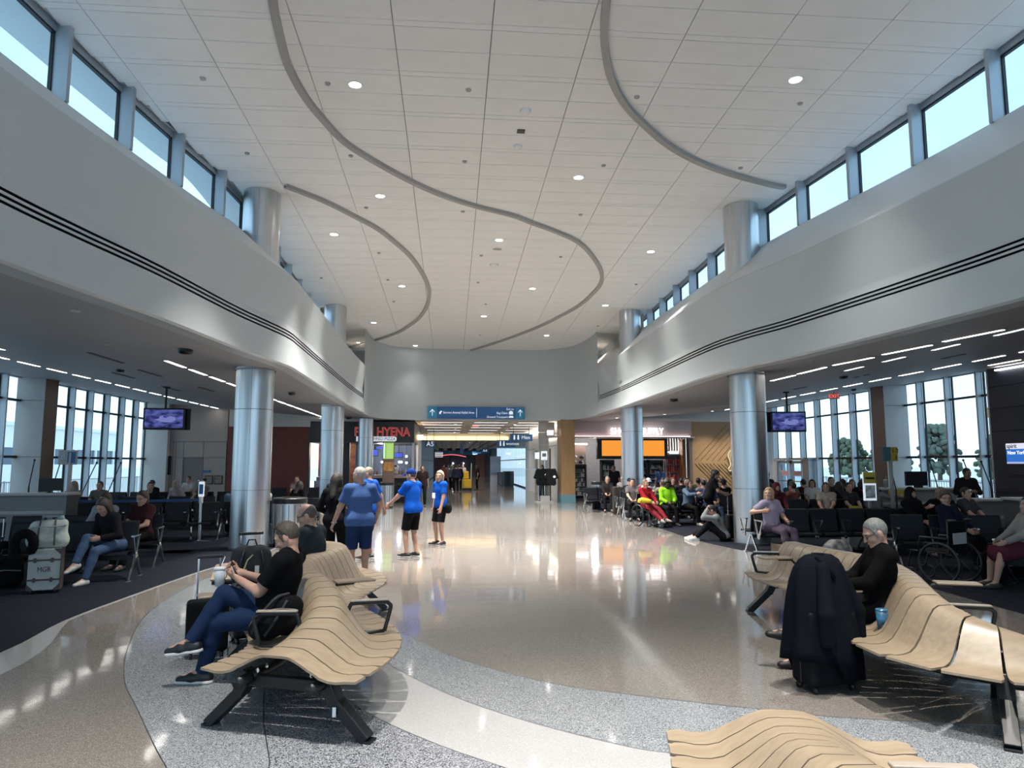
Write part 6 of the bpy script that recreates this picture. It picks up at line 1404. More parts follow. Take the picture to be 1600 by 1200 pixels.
t = thing('monitor', 'black monitor backs on the right gate counter', 'monitor', (12.2, 18.0, 1.12)); MB().bb(-.35, .25, -.03, .03, .05, .42).build('screen', BLACK, t, bevel=.008); MB().bb(-.08, .08, -.08, .08, 0, .05).build('foot', BLACK, t)
t = thing('boarding_lane_sign', 'teal and yellow sign numbered 1-2 and 3 on a pole', 'sign', (10.2, 16.0, 0)); MB().tube([(0, 0, 0), (0, 0, 1.82)], .045, 10).build('pole', GREY, t, True); MB().bb(-.17, .0, -.03, .03, 1.80, 2.13).build('teal_panel', pm('teal_sign', (.02, .11, .12), .5), t); MB().bb(0, .17, -.03, .03, 1.80, 2.13).build('yellow_panel', pm('yellow_sign', (.36, .26, .03), .5), t); text('numbers', '1-2', .13, BLACK, t, (.02, -.034, 2.04)); text('numbers', '3', .14, BLACK, t, (.08, -.034, 1.88)); MB().bb(-.2, .2, -.2, .2, 0, .02).build('base', GREY, t)
YEL = pm('notice_yellow', (.42, .33, .05), .5, noise=.05)
t = thing('notice_stand', 'yellow topped notice stand with white picture panel in right seating', 'sign', (9.05, 15.0, 0)); MB().bb(-.14, .14, -.02, .02, .95, 1.56).build('board', SIGNW, t); MB().bb(-.14, .14, -.025, -.02, 1.32, 1.56).build('yellow_header', YEL, t); MB().bb(-.10, .10, -.028, -.025, 1.41, 1.45).build('print', BLACK, t); MB().bb(-.11, .11, -.028, -.025, 1.0, 1.28).build('picture_print', pm('icon_print', (.42, .45, .48), .5, noise=.6, scale=14), t); MB().bar((0, .02, 0), (0, .02, 1.0), .05).build('post', GREY, t); MB().bb(-.2, .2, -.15, .2, 0, .03).build('base', GREY, t)
t = thing('sizer_box', 'low yellow and white baggage sizer box near the notice stand', 'sizer', (8.55, 14.75, 0)); MB().bb(-.25, .25, -.15, .15, 0, .70).build('body', LGREY, t); MB().bb(-.22, .05, -.156, -.15, .60, .86).build('yellow_plate', YEL, t); MB().bb(-.2, .0, -.16, -.156, .72, .76).build('print', BLACK, t)
o = MB().bb(-.35, .35, -.2, -.19, 0, .22).build('counter_notice', YEL, loc=(11.5, 17.86, .86)); tag(o, 'dim yellow notice on the long right gate counter', 'sign')
for (x0, y0, x1, y1, Y, l) in ((1400, 765, 1391, 728, 16.5, 'slanting rod right of the yellow notice stand'), (1465, 760, 1452, 719, 18.5, 'slanting rod right of the numbered lane sign'), (1533, 790, 1505, 719, 17.5, 'slanting rod behind the standing agent'), (1550, 765, 1533, 721, 17.0, 'slanting rod nearest the navy wall')):
    a, b = atY(x0, y0, Y), atY(x1, y1, Y); rod((a[0], Y, a[2]), (b[0], Y, b[2]), l)
    o = MB().lathe([(.16, 0), (.16, .02), (.02, .03), (.02, a[2]), (0, a[2])], 14).build('rod_stand', BLACK, loc=(a[0], Y, 0)); tag(o, 'dark stand under the '+l, 'stand')
cup((11.3, 18.0, 1.12), 'small drink cup on the long right gate counter', GREY, .2, .05, True)
# airline screen on the navy wall
t = thing('gate_screen', 'blue flight screen reading spirit and New York on navy wall', 'screen', (14.93, 0, 0))
s0 = atX(1570, 690, 14.93); zt, zb = s0[2], atX(1570, 725, 14.93)[2]
zt, zb = 2.30, 1.72
MB().bb(0, .06, s0[1]-2.2, s0[1], zb, zt).build('case', BLACK, t); MB().bb(-.008, 0, s0[1]-2.17, s0[1]-.03, zt-.17, zt-.02).build('white_band', emis('screen_white', (.75, .75, .9), .65), t); MB().bb(-.008, 0, s0[1]-2.17, s0[1]-.03, zb+.07, zt-.17).build('blue_band', emis('screen_blue2', (.03, .14, .50), .75), t); MB().bb(-.008, 0, s0[1]-2.17, s0[1]-.03, zb+.02, zb+.07).build('lower_band', emis('screen_pale', (.45, .5, .75), .6), t)
RY = (PI/2, 0, -PI/2)
text('letters', 'spirit', .17, BLACK, t, (-.012, s0[1]-.06, zt-.095), RY); text('letters', 'New York', .14, emis('screen_text', (.8, .85, 1), .9), t, (-.012, s0[1]-.08, zt-.27), RY)
# ledge under the screen
o = MB().bb(-.5, .0, -3, 0, 0, .08).build('wall_ledge', BLACK, loc=(14.95, 17.6, 1.40)); tag(o, 'dark ledge jutting from the navy wall under the screen', 'shelf')
# wheelchairs
def wheelchair(loc, rz, label, label_board=False):
    t = thing('wheelchair', label, 'wheelchair', loc, math.radians(rz))
    for sx in (-1, 1):
        MB().tube([(sx*.29, math.cos(a)*.29+.10*-1, .30+math.sin(a)*.29) for a in np.linspace(0, 2*PI, 29)[:-1]], .020, 8, closed=True).build('rear_wheel', BLACKP, t, True)
        m = MB()
        for k in range(8): a = k*PI/4; m.bar((sx*.29, -.10, .30), (sx*.29, -.10+math.cos(a)*.28, .30+math.sin(a)*.28), .006)
        m.build('spokes', BLACK, t)
        MB().tube([(sx*.24, .36+math.cos(a)*.09, .10+math.sin(a)*.09) for a in np.linspace(0, 2*PI, 15)[:-1]], .014, 6, closed=True).build('front_wheel', BLACKP, t, True)
        MB().tube([(sx*.23, -.22, .92), (sx*.23, -.22, .45), (sx*.23, .34, .45), (sx*.23, .40, .20), (sx*.20, .55, .10)], .014, 8).build('side_frame', BLACK, t, True)
        MB().tube([(sx*.23, -.22, .92), (sx*.23, -.34, .93)], .018, 8).build('push_handle', BLACKP, t, True)
        MB().tube([(sx*.25, -.20, .66), (sx*.25, .18, .66), (sx*.25, .22, .46)], .016, 8).build('armrest', BLACKP, t, True)
        MB().box((sx*.12, .58, .10), (.16, .14, .02)).build('footplate', BLACK, t)
    MB().bb(-.22, .22, -.20, .26, .44, .47).build('seat', NYL, t); MB().bb(-.22, .22, -.235, -.205, .48, .90).build('backrest', NYL, t)
    if label_board:
        MB().box((0, -.26, .66), (.34, .01, .16)).build('label_board', LGREY, t); text('letters', 'wheelchair', .045, BLUE, t, (0, -.27, .68), (PI/2, 0, 0), align='CENTER') if False else None
    return t
wheelchair((7.30, 10.3, 0), 25, 'black wheelchair with pale label board behind the right bench', True)
wheelchair((5.55, 20.1, 0), 200, 'black wheelchair of the woman in red with yellow bag')
backpack((8.0, 10.2, 0), 20, 'black backpack on the floor right of the label board wheelchair', NYL, .5, .4, .25)
suitcase((8.55, 10.4, 0), 10, (.40, .26, .78), NYL, 'tall black suitcase right of the wheelchair', .0)
suitcase((6.50, 16.25, 0), 5, (.38, .25, .58), NYL, 'black suitcase with raised handle beside hoodie man and right column', .42)
cup(at(998, 821)[:2]+(0,) if False else (5.75, 19.55, 0), 'white paper cup on the carpet by the green shirt woman', pm('cup_white', (.55, .58, .62), .5), .26, .09, False, None)
soft('yellow_bag', 'bright yellow bag on the lap of the woman in red', 'bag', (5.36, 19.68, .66), [((-.13, 0, .05), (.12, 0, .03), .09, .07), ((-.06, .05, .08), (.05, .04, .06), .07, .06), ((.1, .1, .03), (.16, .16, .0), .06, .05)], pm('bag_yellow', (.55, .42, .02), .7, noise=.2, scale=20))
# clothes rack by the pillar
t = thing('clothes_rack', 'shirt rack with two white cards left of the wood pillar', 'rack', (4.22, 32.3, 0)); m = MB(); m.bar((-.02, 0, .05), (-.02, 0, 1.95), .04); m.bar((-.5, 0, 1.5), (.5, 0, 1.5), .03)
m.build('frame', CHROME, t); MB().bb(-.42, .34, -.3, .3, .0, .06).build('base', LGREY, t); MB().bb(-.22, .18, -.22, .22, .06, .30).build('base_box', LGREY, t)
MB().bb(-.46, -.26, -.02, .0, 1.95, 2.25).build('card', SIGNW, t); MB().bb(-.18, .10, -.02, 0, 1.9, 2.3).build('card', SIGNW, t); MB().bb(-.13, .05, -.026, -.02, 2.05, 2.2).build('card_print', GREY, t); MB().bb(-.02, .0, -.01, .01, 1.5, 1.95).build('card_stem', CHROME, t)
for k, (x, c) in enumerate(((-.30, (.012, .016, .016)), (.0, (.010, .014, .013)), (.32, (.02, .02, .022)))):
    o = soft('hanging_shirt', ['dark shirt hanging at the left of the shirt rack', 'dark green shirt with white emblem on the shirt rack', 'black shirt with pale print at the right of the shirt rack'][k], 'shirt', (4.22+x*.75, 32.12-.09*k, .74), [((-.09, 0, .14), (-.09, 0, .68), .12, .10, (0, 1, 0), .4), ((.09, 0, .14), (.09, 0, .68), .12, .10, (0, 1, 0), .4), ((-.14, 0, .68), (-.27, 0, .38), .065, .055, (0, 1, 0), .5), ((.14, 0, .68), (.27, 0, .38), .065, .055, (0, 1, 0), .5)], cloth(c))
    if k: MB().ell((0 if k == 1 else .12, -.055, .50 if k == 1 else .42), (.06, .012, .055), 12, 6).build('emblem', SIGNW, o)
# janitor cart
t = thing('cleaning_cart', 'yellow cleaning cart in the corridor with bucket and bags', 'cart', (1.02, 47.4, 0)); CY = pm('cart_yellow', (.55, .36, .02), .5, noise=.05)
MB().bb(-.30, .30, -.4, .4, .12, .72).build('bucket', CY, t, bevel=.05); MB().bb(-.24, .14, -.3, .3, .72, 1.25).build('bag', CY, t, bevel=.08); MB().bb(-.30, .30, -.42, .42, .06, .14).build('chassis', BLACK, t); m = MB(); m.bar((.28, 0, .7), (.30, 0, 1.75), .05); m.build('mop_handle', LGREY, t)
for sx in (-.24, .24): MB().tube([(sx-.03, -.3, .06), (sx+.03, -.3, .06)], .06, 10).build('wheel', BLACKP, t, True)
# bar stools
for k, (x, y) in enumerate(((-3.4, 33.1), (-2.9, 33.0), (-2.4, 33.1), (-2.0, 32.6))):
    t = thing('bar_stool', 'dark bar stool at the pizza bar counter', 'stool', (x, y, 0), .3*k, 'stools at the pizza bar'); MB().bb(-.19, .19, -.19, .19, .72, .77).build('seat', BLACK, t, bevel=.01); MB().bb(-.19, .19, -.20, -.17, .85, 1.05).build('backrest', BLACK, t)
    for sx in (-1, 1):
        for sy in (-1, 1): MB().bar((sx*.16, sy*.16, .73), (sx*.21, sy*.21, 0), .025).build('leg', BLACK, t)
        MB().bar((sx*.17, -.185, .75), (sx*.17, -.185, 1.0), .022).build('back_post', BLACK, t)
    m = MB(); m.bar((-.19, -.19, .28), (.19, -.19, .28), .02); m.bar((-.19, .19, .28), (.19, .19, .28), .02); m.build('foot_rail', CHROME, t)
# ================================================================ PEOPLE IN PLACE
BK = (.0045, .005, .006); NV = (.006, .008, .014); DK = (.007, .007, .0085); GRH = (.16, .15, .14); BRN = (.045, .028, .018); BLK = (.008, .007, .007); BLO = (.30, .21, .11); WHT = (.42, .42, .42); JEAN = (.022, .042, .10)
FR = .0065
m1 = person('seated man in black polo and jeans using a phone, legs crossed', (-1.42, 6.08, 0), 84, 'sit', 1.76, 1.18, 'fair', ('short', (.055, .04, .03)), ('tee', (.004, .0045, .006)), ('long', (.011, .024, .062)), (.006, .008, .014),
    hands=[(-.06, .27, .83), (.06, .30, .86)], feet=[(.02, .56, 0, -.1, 1), (-.13, .60, .27, -.05, 1, -.12)], knees=[(.05, 1, .3), (-.1, .6, 1)], elbows=[(-.5, -.4, -1), (.5, -.4, -1)], lean=-15, head=(28, 0), res=FR, sole=True, curl=.85, fine=True, belly=.105, palms=[(.55, .1, .5), (-.55, .1, .5)], pelv=(0, 0, .545))
phone(m1, 0, 'black phone in the hands of the man on the left bench', off=.045)
h_ = m1['head']; g_ = MB()
for q in (-1, 1): g_.tube([tuple(h_(q*.030+.026*math.cos(a), .045-.03*0+.012*math.sin(a), .128+.008*math.sin(a)-.012*abs(math.cos(a)))) for a in np.linspace(0, 2*PI, 15)[:-1]], .004, 6, closed=True); g_.tube([tuple(h_(q*.058, .045, .115)), tuple(h_(q*.084, .0, .07)), tuple(h_(q*.086, -.035, .01))], .004, 6)
g_.build('sunglasses', BLACKP, m1['root'])
c_ = MB(); pts = [(.02, .30, .80), (.0, .34, .74), (-.04, .40, .73), (.02, .44, .76), (-.03, .43, .72), (.02, .40, .74), (-.05, .41, .75), (.0, .36, .72), (.08, .30, .74)]
o = MB().tube([tuple(p) for p in catmull(pts, 5)], .003, 5).build('earphone_cable', GREY, smooth=True); o.matrix_world = m1['M']; tag(o, 'coiled grey cable on the lap of the phone man', 'cable')
m2 = person('man in charcoal shirt and glasses seated facing away on left bench', (-1.44, 8.05, 0), 72, 'sit', 1.78, 1.25, 'fair', ('bald', (.07, .055, .045)), ('tee', (.022, .030, .036)), ('long', DK), BK, lean=3, head=(18, 18), res=.010, glasses=True, pelv=(0, .05, .54))
m3 = person('man in faded blue T-shirt and navy shorts, back to camera', (-1.32, 10.75, 0), 18, 'stand', 1.75, 1.14, 'fair', ('short', (.34, .32, .30)), ('tee', (.055, .105, .27)), ('shorts', (.013, .028, .085)), (.05, .05, .06), hands=[(-.36, .16, .86), (.30, .22, .95)], head=(2, 38), res=.0105, belly=.12, sole=True)
w_b = MB().tube([tuple(m3['wr'][0]+V3(.036*math.cos(a), .036*math.sin(a), .0)) for a in np.linspace(0, 2*PI, 13)[:-1]], .008, 6, closed=True).build('watch', CHROME, m3['root'])
m4 = person('bald man in royal blue polo and dark shorts behind the T-shirt man', (-1.50, 13.6, 0), 62, 'stand', 1.74, 1.10, 'fair', ('bald', (.2, .15, .12)), ('tee', (.008, .075, .40)), ('shorts', (.018, .019, .020)), (.03, .03, .032), hands=[(-.3, .2, 1.0), (.42, -.05, .88)], head=(4, 20), res=.0115, sole=True, belly=.11)
w3 = person('woman in black with dark curly hair left of the T-shirt man', (-1.80, 11.55, 0), -20, 'stand', 1.64, 1.1, 'fair', ('long', (.018, .014, .012)), ('long', (.006, .006, .008)), ('long', (.006, .006, .008)), BK, hands=[(-.2, .2, .95), (.2, .2, .95)], head=(0, -10), res=.0115)
m6 = person('man in royal blue polo, blue cap and black shorts pointing left', (-.72, 13.85, 0), 52, 'stand', 1.70, 1.02, 'fair', ('short', (.05, .035, .03)), ('tee', (.006, .075, .42)), ('shorts', (.006, .006, .008)), (.012, .012, .014), hands=[(-.20, .40, .98), (.22, .10, .78)], feet=[(-.10, .05, 0), (.10, -.02, 0)], elbows=[(-.5, -.3, -1), (.5, -1, -.4)], head=(6, 10), res=.0105, sole=True, cap=(.008, .03, .17))
w7 = person('blonde woman in royal blue polo and black shorts looking back', (-.22, 15.85, 0), 124, 'stand', 1.64, .98, 'fair', ('bob', (.40, .30, .17)), ('tee', (.005, .07, .40)), ('shorts', (.007, .007, .009)), (.012, .012, .014), hands=[(-.22, .14, .80), (.20, .05, .80)], head=(2, 34), res=.0105, sole=True)
soft('shoulder_bag', 'black shoulder bag at the side of the blonde woman', 'bag', (-.05, 15.72, .66), [((-.03, 0, .10), (.03, 0, .10), .085, .085, (0, 1, 0), .55), ((-.03, 0, .16), (.03, 0, .16), .07, .07, (0, 1, 0), .55)], NYL, 60)
o = MB().tube([(-.05, 15.72, .88), (-.08, 15.78, 1.15), (-.13, 15.82, 1.38)], .012, 6).build('bag_strap', BLACKP); tag(o, 'black strap of the blonde woman shoulder bag', 'strap')
o = MB().box((0, 0, 0), (.012, .07, .11)).build('id_badge', SIGNW, loc=(-.37, 15.745, 1.06)); o.rotation_euler.z = .9; tag(o, 'white badge hanging on the blonde woman polo', 'badge')
# right bench
m5 = person('grey haired man in black reading on the right bench, legs crossed', (3.66, 6.03, 0), 76, 'sit', 1.74, 1.08, 'fair', ('short', (.15, .15, .145)), ('long', (.0035, .0035, .004)), ('long', (.0045, .0045, .0055)), (.006, .0055, .005),
    hands=[(-.09, .36, .72), (.07, .36, .74)], feet=[(-.05, .66, 0, -.1, 1), (-.04, .74, .22, .0, 1, .15)], knees=[(-.1, 1, .5), (-.2, .8, 1)], elbows=[(-.6, -.3, -1), (.6, -.3, -1)], lean=-6, head=(26, 0), res=FR, glasses=True, curl=.7, fine=True, palms=[(.6, .1, .5), (-.6, .1, .5)], pelv=(0, 0, .53))
phone(m5, 0, 'dark tablet held by the grey haired man on the right bench', 'tablet', (.13, .20, .01), off=.05, name='tablet')
MB().tube([tuple(m5['wr'][0]+V3(.033*math.cos(a), 0, .033*math.sin(a))) for a in np.linspace(0, 2*PI, 13)[:-1]], .007, 6, closed=True).build('watch', CHROME, m5['root'])
# ---- left seating
def sit(label, x, y, face, hair, top, bottom=('long', DK), skin='fair', res=.0165, **k):
    x, y, face, rest = take_seat(x, y, face)
    if k.get('pose2'): pass
    return person(label, (x, y, 0), face, 'sit', k.pop('H', 1.70), k.pop('g', 1.0), skin, hair, top, bottom, res=res, **k)
def std(label, x, y, face, hair, top, bottom=('long', DK), skin='fair', res=.0165, **k): return person(label, (x, y, 0), face, 'stand', k.pop('H', 1.72), k.pop('g', 1.0), skin, hair, top, bottom, res=res, **k)
w = sit('woman in pale grey sweater looking at a phone, left seating', -6.1, 12.8, 172, ('long', BRN), ('long', (.24, .26, .29)), res=.012, lean=-6, head=(22, 0), H=1.68)
phone(w, 0, 'dark phone held by the grey sweater woman')
sit('long haired woman in dark jacket and jeans bending over, left seating', -5.0, 11.4, 118, ('long', (.02, .014, .012)), ('long', (.010, .010, .013)), ('long', (.05, .085, .16)), res=.012, lean=20, head=(35, 10), shoe=(.45, .45, .45), feet=[(-.1, .55, 0), (.02, .62, .22, -.1, 1, -.3)], knees=[(-.1, .6, 1), (.1, .7, 1)])
sit('woman with glasses, head band and maroon top in left seating', -5.2, 12.8, 160, ('bun', BRN), ('tee', (.035, .012, .014)), res=.012, glasses=True, g=1.15, lean=0, head=(15, 0))
L_ = [('person in beige hooded scarf near the left glass', -9.9, 20.6, 180, ('hijab', (.26, .24, .19)), ('long', (.24, .23, .19)), {}), ('man in olive shirt beside the beige scarf sitter', -9.15, 20.6, 180, ('short', BRN), ('tee', (.10, .10, .09)), {}), ('person in black leaning forward behind the blue belt', -8.15, 20.6, 200, ('short', BLK), ('tee', (.012, .012, .014)), dict(lean=15)), ('hunched sitter in white hooded top', -8.35, 23.9, 170, ('hijab', (.32, .28, .28)), ('long', (.36, .32, .32)), dict(lean=25)), ('white shirt sitter beside the corner column, left seating', -9.6, 27.4, 180, ('short', BLK), ('tee', (.42, .42, .44)), {}), ('dark shirted sitter slumped on a seat back', -8.6, 25.0, 150, ('short', BLK), ('long', BK), dict(lean=22)), ('tan shirt person standing by the barrier sign post', -7.5, 24.3, 150, ('short', BLK), ('tee', (.16, .12, .10)), {}), ('white haired person in dark top, back turned', -6.5, 22.6, 0, ('bob', (.5, .47, .42)), ('long', BK), {}), ('sitter in steel blue shirt by the big left column', -5.35, 18.15, 20, ('short', GRH), ('tee', (.10, .16, .22)), dict(g=1.2)), ('woman in white top seated behind the ribbed bin, back turned', -3.95, 18.8, 10, ('long', BRN), ('long', (.40, .38, .37)), dict(g=1.15)), ('dark haired sitter leaning right of the white top woman', -4.3, 21.8, -30, ('long', BLK), ('long', BK), dict(lean=18)), ('small sitter in front of the red panel wall', -5.9, 27.2, 180, ('short', BRN), ('tee', (.20, .15, .13)), {}), ('boy in cap and printed black tee between left columns', -3.05, 18.85, 178, ('short', BRN), ('tee', (.012, .012, .014)), dict(cap=(.02, .022, .025), bottom=('long', (.16, .15, .13)), head=(20, 0), H=1.62, lean=5, shoe=(.3, .3, .3)))]
for l, x, y, f, hr, tp, kw in L_: sit(l, x, y, f, hr, tp, **kw)
# ---- corridor
C_ = [('person in black shirt and dark cap at the corridor mouth', -1.15, 29.5, 175, ('short', BLK), ('tee', (.016, .010, .011)), 'mid', {}), ('distant walker in red top left in the corridor', -.45, 44, 180, ('short', BLK), ('tee', (.16, .06, .06)), 'mid', {}), ('distant walker in grey coat in the corridor', .05, 45.5, 0, ('long', GRH), ('long', (.16, .16, .18)), 'fair', {}), ('distant backpacker in navy in the corridor', .30, 43.5, 10, ('short', BLK), ('long', (.02, .025, .06)), 'fair', {}), ('distant man in dark suit in the corridor', .52, 46.5, 0, ('short', BLK), ('long', (.010, .011, .016)), 'fair', {}), ('distant cleaner in black beside the yellow cart', 1.75, 47.6, 90, ('long', BLK), ('tee', (.012, .01, .012)), 'mid', {}), ('distant walker in pale shirt beyond the dark suit man', .85, 53, 180, ('short', BRN), ('tee', (.3, .28, .26)), 'fair', {}), ('distant child in blue in the corridor', .15, 49, 0, ('short', BLO), ('tee', (.05, .08, .25)), 'fair', dict(H=1.35)), ('distant walker in white top far along corridor', -.2, 56, 180, ('long', BRN), ('tee', (.4, .38, .38)), 'fair', {})]
for l, x, y, f, hr, tp, sk, kw in C_: std(l, x, y, f, hr, tp, skin=sk, res=.024, **kw)
std('woman in grey top by the shirt rack', 4.2, 33.0, 150, ('long', BRN), ('long', (.2, .2, .21)), ('long', (.05, .06, .1)), res=.022)
# ---- right side, near the shop
std('shop worker in black standing before the coolers', 7.0, 30.6, 150, ('short', BLK), ('tee', BK), skin='mid', res=.02, head=(20, -20))
std('shopper in blue at the right cooler', 9.55, 32.4, 10, ('long', BLK), ('tee', (.03, .06, .16)), res=.022, H=1.66)
R_ = [('green shirt woman with dark afro hair', 6.08, 20.25, 182, ('afro', BLK), ('long', (.22, .55, .02)), dict(skin='dark', g=1.25, head=(15, 0), res=.013, lean=0)), ('woman in dusty blue sweater turned right', 6.72, 20.4, 215, ('bob', BRN), ('long', (.085, .13, .20)), dict(res=.013, lean=5, g=1.1, hands=[(-.15, .45, .85), (.2, .5, .9)], shoe=(.3, .3, .3))), ('woman in grey top with dark ponytail behind the wheelchair', 5.65, 22.15, 170, ('bun', BLK), ('tee', (.10, .09, .095)), {}), ('sitter in dark jacket nearest the wood pillar', 5.35, 28.3, 170, ('short', GRH), ('long', (.016, .012, .014)), {}), ('white haired sitter in grey sweater near pillar', 5.85, 26.4, 30, ('short', (.4, .38, .35)), ('long', (.20, .19, .19)), {}), ('man in white cap and white tee behind the green shirt woman', 6.35, 23.0, 180, ('short', BLK), ('tee', (.42, .43, .45)), dict(cap=(.5, .5, .48), skin='dark', g=1.2)), ('brown haired sitter in dark top behind white cap man', 6.85, 24.0, 170, ('bob', (.08, .05, .03)), ('long', (.02, .018, .018)), {}), ('man in red cap and blue jeans in right seating', 7.45, 18.9, 195, ('short', BRN), ('tee', (.04, .05, .14)), dict(bottom=('long', (.04, .06, .10)), cap=(.34, .02, .03), res=.013, skin='tan', lean=10, head=(20, 0))), ('sitter in grey shirt behind the blue sweater woman', 7.25, 21.3, 0, ('short', BLK), ('tee', (.14, .15, .19)), {}), ('sitter with long black hair below the wood wall', 7.9, 22.8, 180, ('long', BLK), ('long', BK), {}), ('white shirt sitter near the wood wall', 8.75, 22.9, 200, ('short', GRH), ('tee', (.4, .38, .36)), dict(skin='tan')), ('pink faced sitter with short hair near the wood wall', 8.35, 23.8, 170, ('bald', BRN), ('tee', (.2, .08, .07)), {}), ('dark clad sitter third along below the wood wall', 6.9, 22.6, 0, ('short', BLK), ('long', BK), dict(skin='dark')), ('sitter in black cap facing away near the coolers', 7.5, 24.1, 0, ('short', BLK), ('tee', (.03, .03, .035)), {}), ('pale sweater sitter beside the right column', 9.0, 21.4, 160, ('short', BRN), ('long', (.22, .22, .24)), dict(lean=12)),
      ('woman in lilac T-shirt and plum trousers by the right column', 6.2, 13.62, 200, ('bob', BLO), ('tee', (.30, .26, .36)), dict(bottom=('long', (.10, .075, .11)), res=.011, head=(-4, -62), g=1.18, hands=[(-.10, .30, .66), (.30, .10, .85)], lean=-4)), ('sitter in plaid shirt, dark hair, right seating', 8.55, 17.4, 20, ('short', BLK), ('tee', (.16, .06, .05)), {}), ('sitter in red jacket behind the lilac woman', 8.05, 17.0, 10, ('long', BLK), ('long', (.16, .012, .014)), {}), ('brown haired woman in cream print top', 9.2, 17.9, 150, ('long', (.10, .06, .035)), ('tee', (.26, .23, .20)), {}), ('woman in white top looking left near the glass', 10.3, 21.4, 110, ('long', BLK), ('tee', (.55, .55, .56)), {}), ('long dark haired sitter with back turned, mid row', 9.85, 17.3, 0, ('long', (.012, .01, .01)), ('long', BK), {}), ('curly dark haired sitter, back turned', 10.25, 17.7, 10, ('afro', BLK), ('long', BK), dict(skin='dark')), ('grey hooded sitter stretching an arm along seats', 10.3, 17.3, 30, ('hijab', (.14, .14, .15)), ('long', (.15, .16, .18)), dict(hands=[(-.6, .1, .95), (.1, .3, .65)])), ('tall dark haired sitter left of the yellow notice', 11.2, 20.5, 170, ('short', BLK), ('long', (.02, .02, .024)), dict(H=1.85)), ('woman with brown hair beside the yellow notice', 11.9, 20.5, 150, ('long', BRN), ('long', BK), {}), ('man in dark T-shirt before the glass doors', 10.5, 23.0, 0, ('short', BLK), ('tee', (.05, .015, .018)), {}), ('sitter with white headphones beside the notice stand', 10.4, 14.2, 200, ('short', BLK), ('tee', (.05, .05, .055)), {}), ('woman with glasses in dark navy seated beyond wheelchair', 8.3, 11.7, 205, ('bun', BRN), ('long', (.012, .014, .028)), dict(glasses=True, res=.012, g=1.25, head=(8, -40))), ('sitter in black hood left of the glasses woman', 8.9, 13.6, 190, ('hijab', (.010, .010, .012)), ('long', BK), {}), ('blond person resting an arm, in black T-shirt', 9.5, 13.6, 150, ('bob', (.20, .14, .09)), ('tee', BK), dict(res=.013, hands=[(-.1, .32, .95), (.25, .3, .9)], head=(5, 40), g=1.1)), ('sitter in pale blouse and flowered skirt at the right edge', 8.05, 9.35, 70, ('long', BRN), ('long', (.26, .24, .23)), dict(bottom=('skirt', (.09, .02, .035)), res=.011, g=1.25))]
for l, x, y, f, hr, tp, kw in R_: sit(l, x, y, f, hr, tp, **kw)
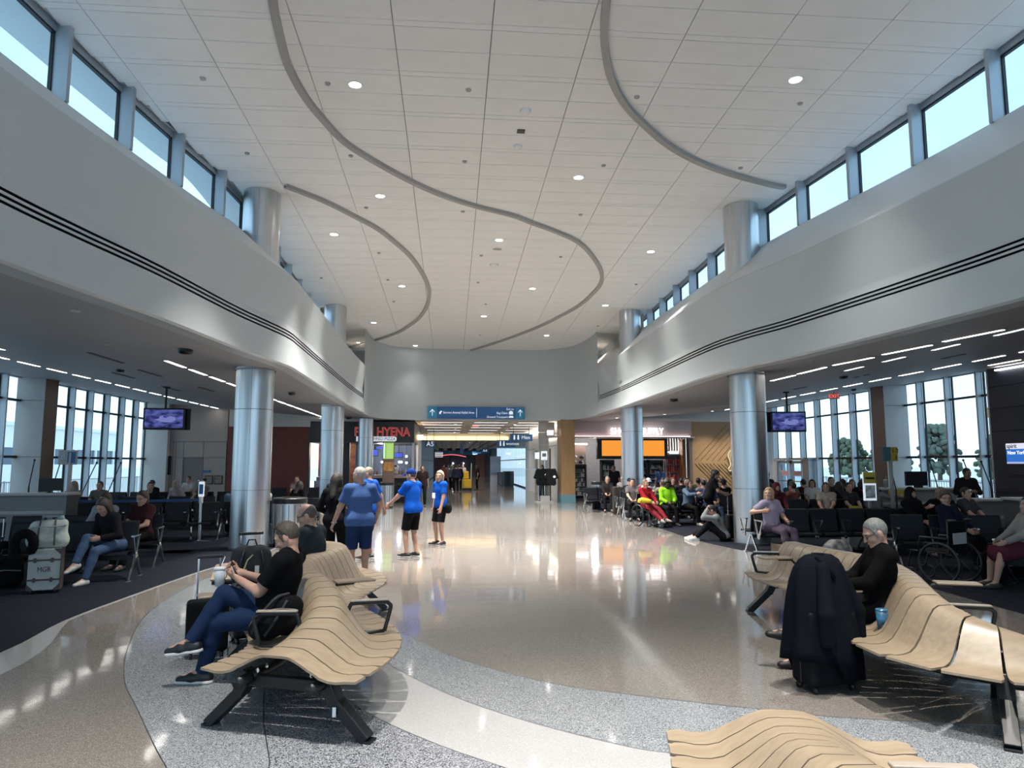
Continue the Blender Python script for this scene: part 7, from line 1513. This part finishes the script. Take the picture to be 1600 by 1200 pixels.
XT = [('sitter in navy cap and jacket in the crowd by the wood wall', 6.0, 23.6, 180, ('short', BLK), ('long', NV), dict(cap=(.01, .015, .04))), ('woman with auburn hair in the crowd by the wood wall', 7.4, 23.6, 180, ('bob', (.12, .05, .025)), ('long', (.05, .045, .05)), {}), ('man in olive jacket in the crowd by the wood wall', 8.0, 23.6, 180, ('short', BLK), ('long', (.04, .045, .03)), dict(skin='mid')), ('sitter in pink top in the crowd by the wood wall', 6.4, 22.9, 0, ('long', BRN), ('tee', (.25, .12, .12)), {}), ('bald man in dark sweater in the crowd by the wood wall', 8.6, 23.6, 200, ('bald', BRN), ('long', DK), {}), ('sitter in sand coloured top, back turned, by green shirt woman', 6.2, 21.0, 0, ('short', BRN), ('long', (.22, .18, .14)), {}), ('sitter in black beanie behind the red cap man', 7.9, 20.9, 0, ('short', BLK), ('long', BK), dict(cap=(.01, .01, .011))),
      ('sitter with grey hair far back by the right glass', 9.2, 20.4, 180, ('short', GRH), ('long', (.10, .10, .11)), {}), ('sitter in teal top far back by the right glass', 9.8, 20.4, 180, ('long', BLK), ('tee', (.03, .12, .13)), {}), ('sitter with ponytail, back turned, far right rows', 11.6, 21.2, 0, ('bun', BRN), ('tee', (.12, .10, .10)), {}), ('broad man in black, back turned, far right rows', 12.2, 21.2, 0, ('short', BLK), ('long', BK), dict(g=1.25)), ('sitter in maroon hood in the mid right row', 8.1, 17.9, 180, ('hijab', (.06, .012, .02)), ('long', (.06, .012, .02)), {}), ('sitter in dark vest at the end of the mid right row', 10.4, 17.9, 180, ('short', BLK), ('tee', (.03, .03, .035)), {})]
for l, x, y, f, hr, tp, kw in XT: sit(l, x, y, f, hr, tp, **kw)
w = person('woman in red jacket in a wheelchair', (5.52, 20.12, 0), 203, 'sit', 1.68, 1.05, 'fair', ('short', (.12, .08, .06)), ('long', (.24, .012, .018)), ('long', (.20, .02, .03)), res=.013, seat=.47, feet=[(-.1, .72, .14), (.08, .75, .12)], head=(0, 10), shoe=(.12, .12, .12))
std('woman in black polo leaning over a seated man', 6.66, 18.3, 258, ('bun', BLK), ('tee', (.008, .008, .010)), ('long', BK), res=.0125, H=1.66, lean=16, hands=[(-.10, .42, .95), (.12, .42, .98)], head=(25, 0), g=1.1)
fl_ = person('man in grey hoodie sitting on the floor, hands over face', (6.18, 16.05, 0), 68, 'floor', 1.74, 1.05, 'fair', ('short', BLK), ('long', (.17, .185, .20)), ('long', (.008, .008, .010)), (.45, .45, .46), hands=[(-.06, .36, .68), (.06, .36, .70)], feet=[(-.12, .62, 0), (.1, .70, 0)], lean=22, head=(28, 0), res=.0115, elbows=[(-.8, .4, -.6), (.8, .4, -.6)], sole=True)
std('dark haired person in navy standing behind the right column', 8.05, 17.9, 10, ('bob', BLK), ('long', (.012, .018, .034)), res=.015, H=1.62)
std('gate agent in black with a lanyard standing by the glass', 11.95, 15.9, 165, ('short', BLK), ('long', (.012, .010, .012)), skin='mid', res=.0125, H=1.70, g=1.15, hands=[(-.10, .26, 1.10), (.10, .26, 1.10)], head=(12, 20))
o = MB().box((0, 0, 0), (.07, .012, .10)).build('agent_badge', SIGNW, loc=(11.88, 15.70, 1.10)); tag(o, 'pale badge on the gate agent lanyard', 'badge')
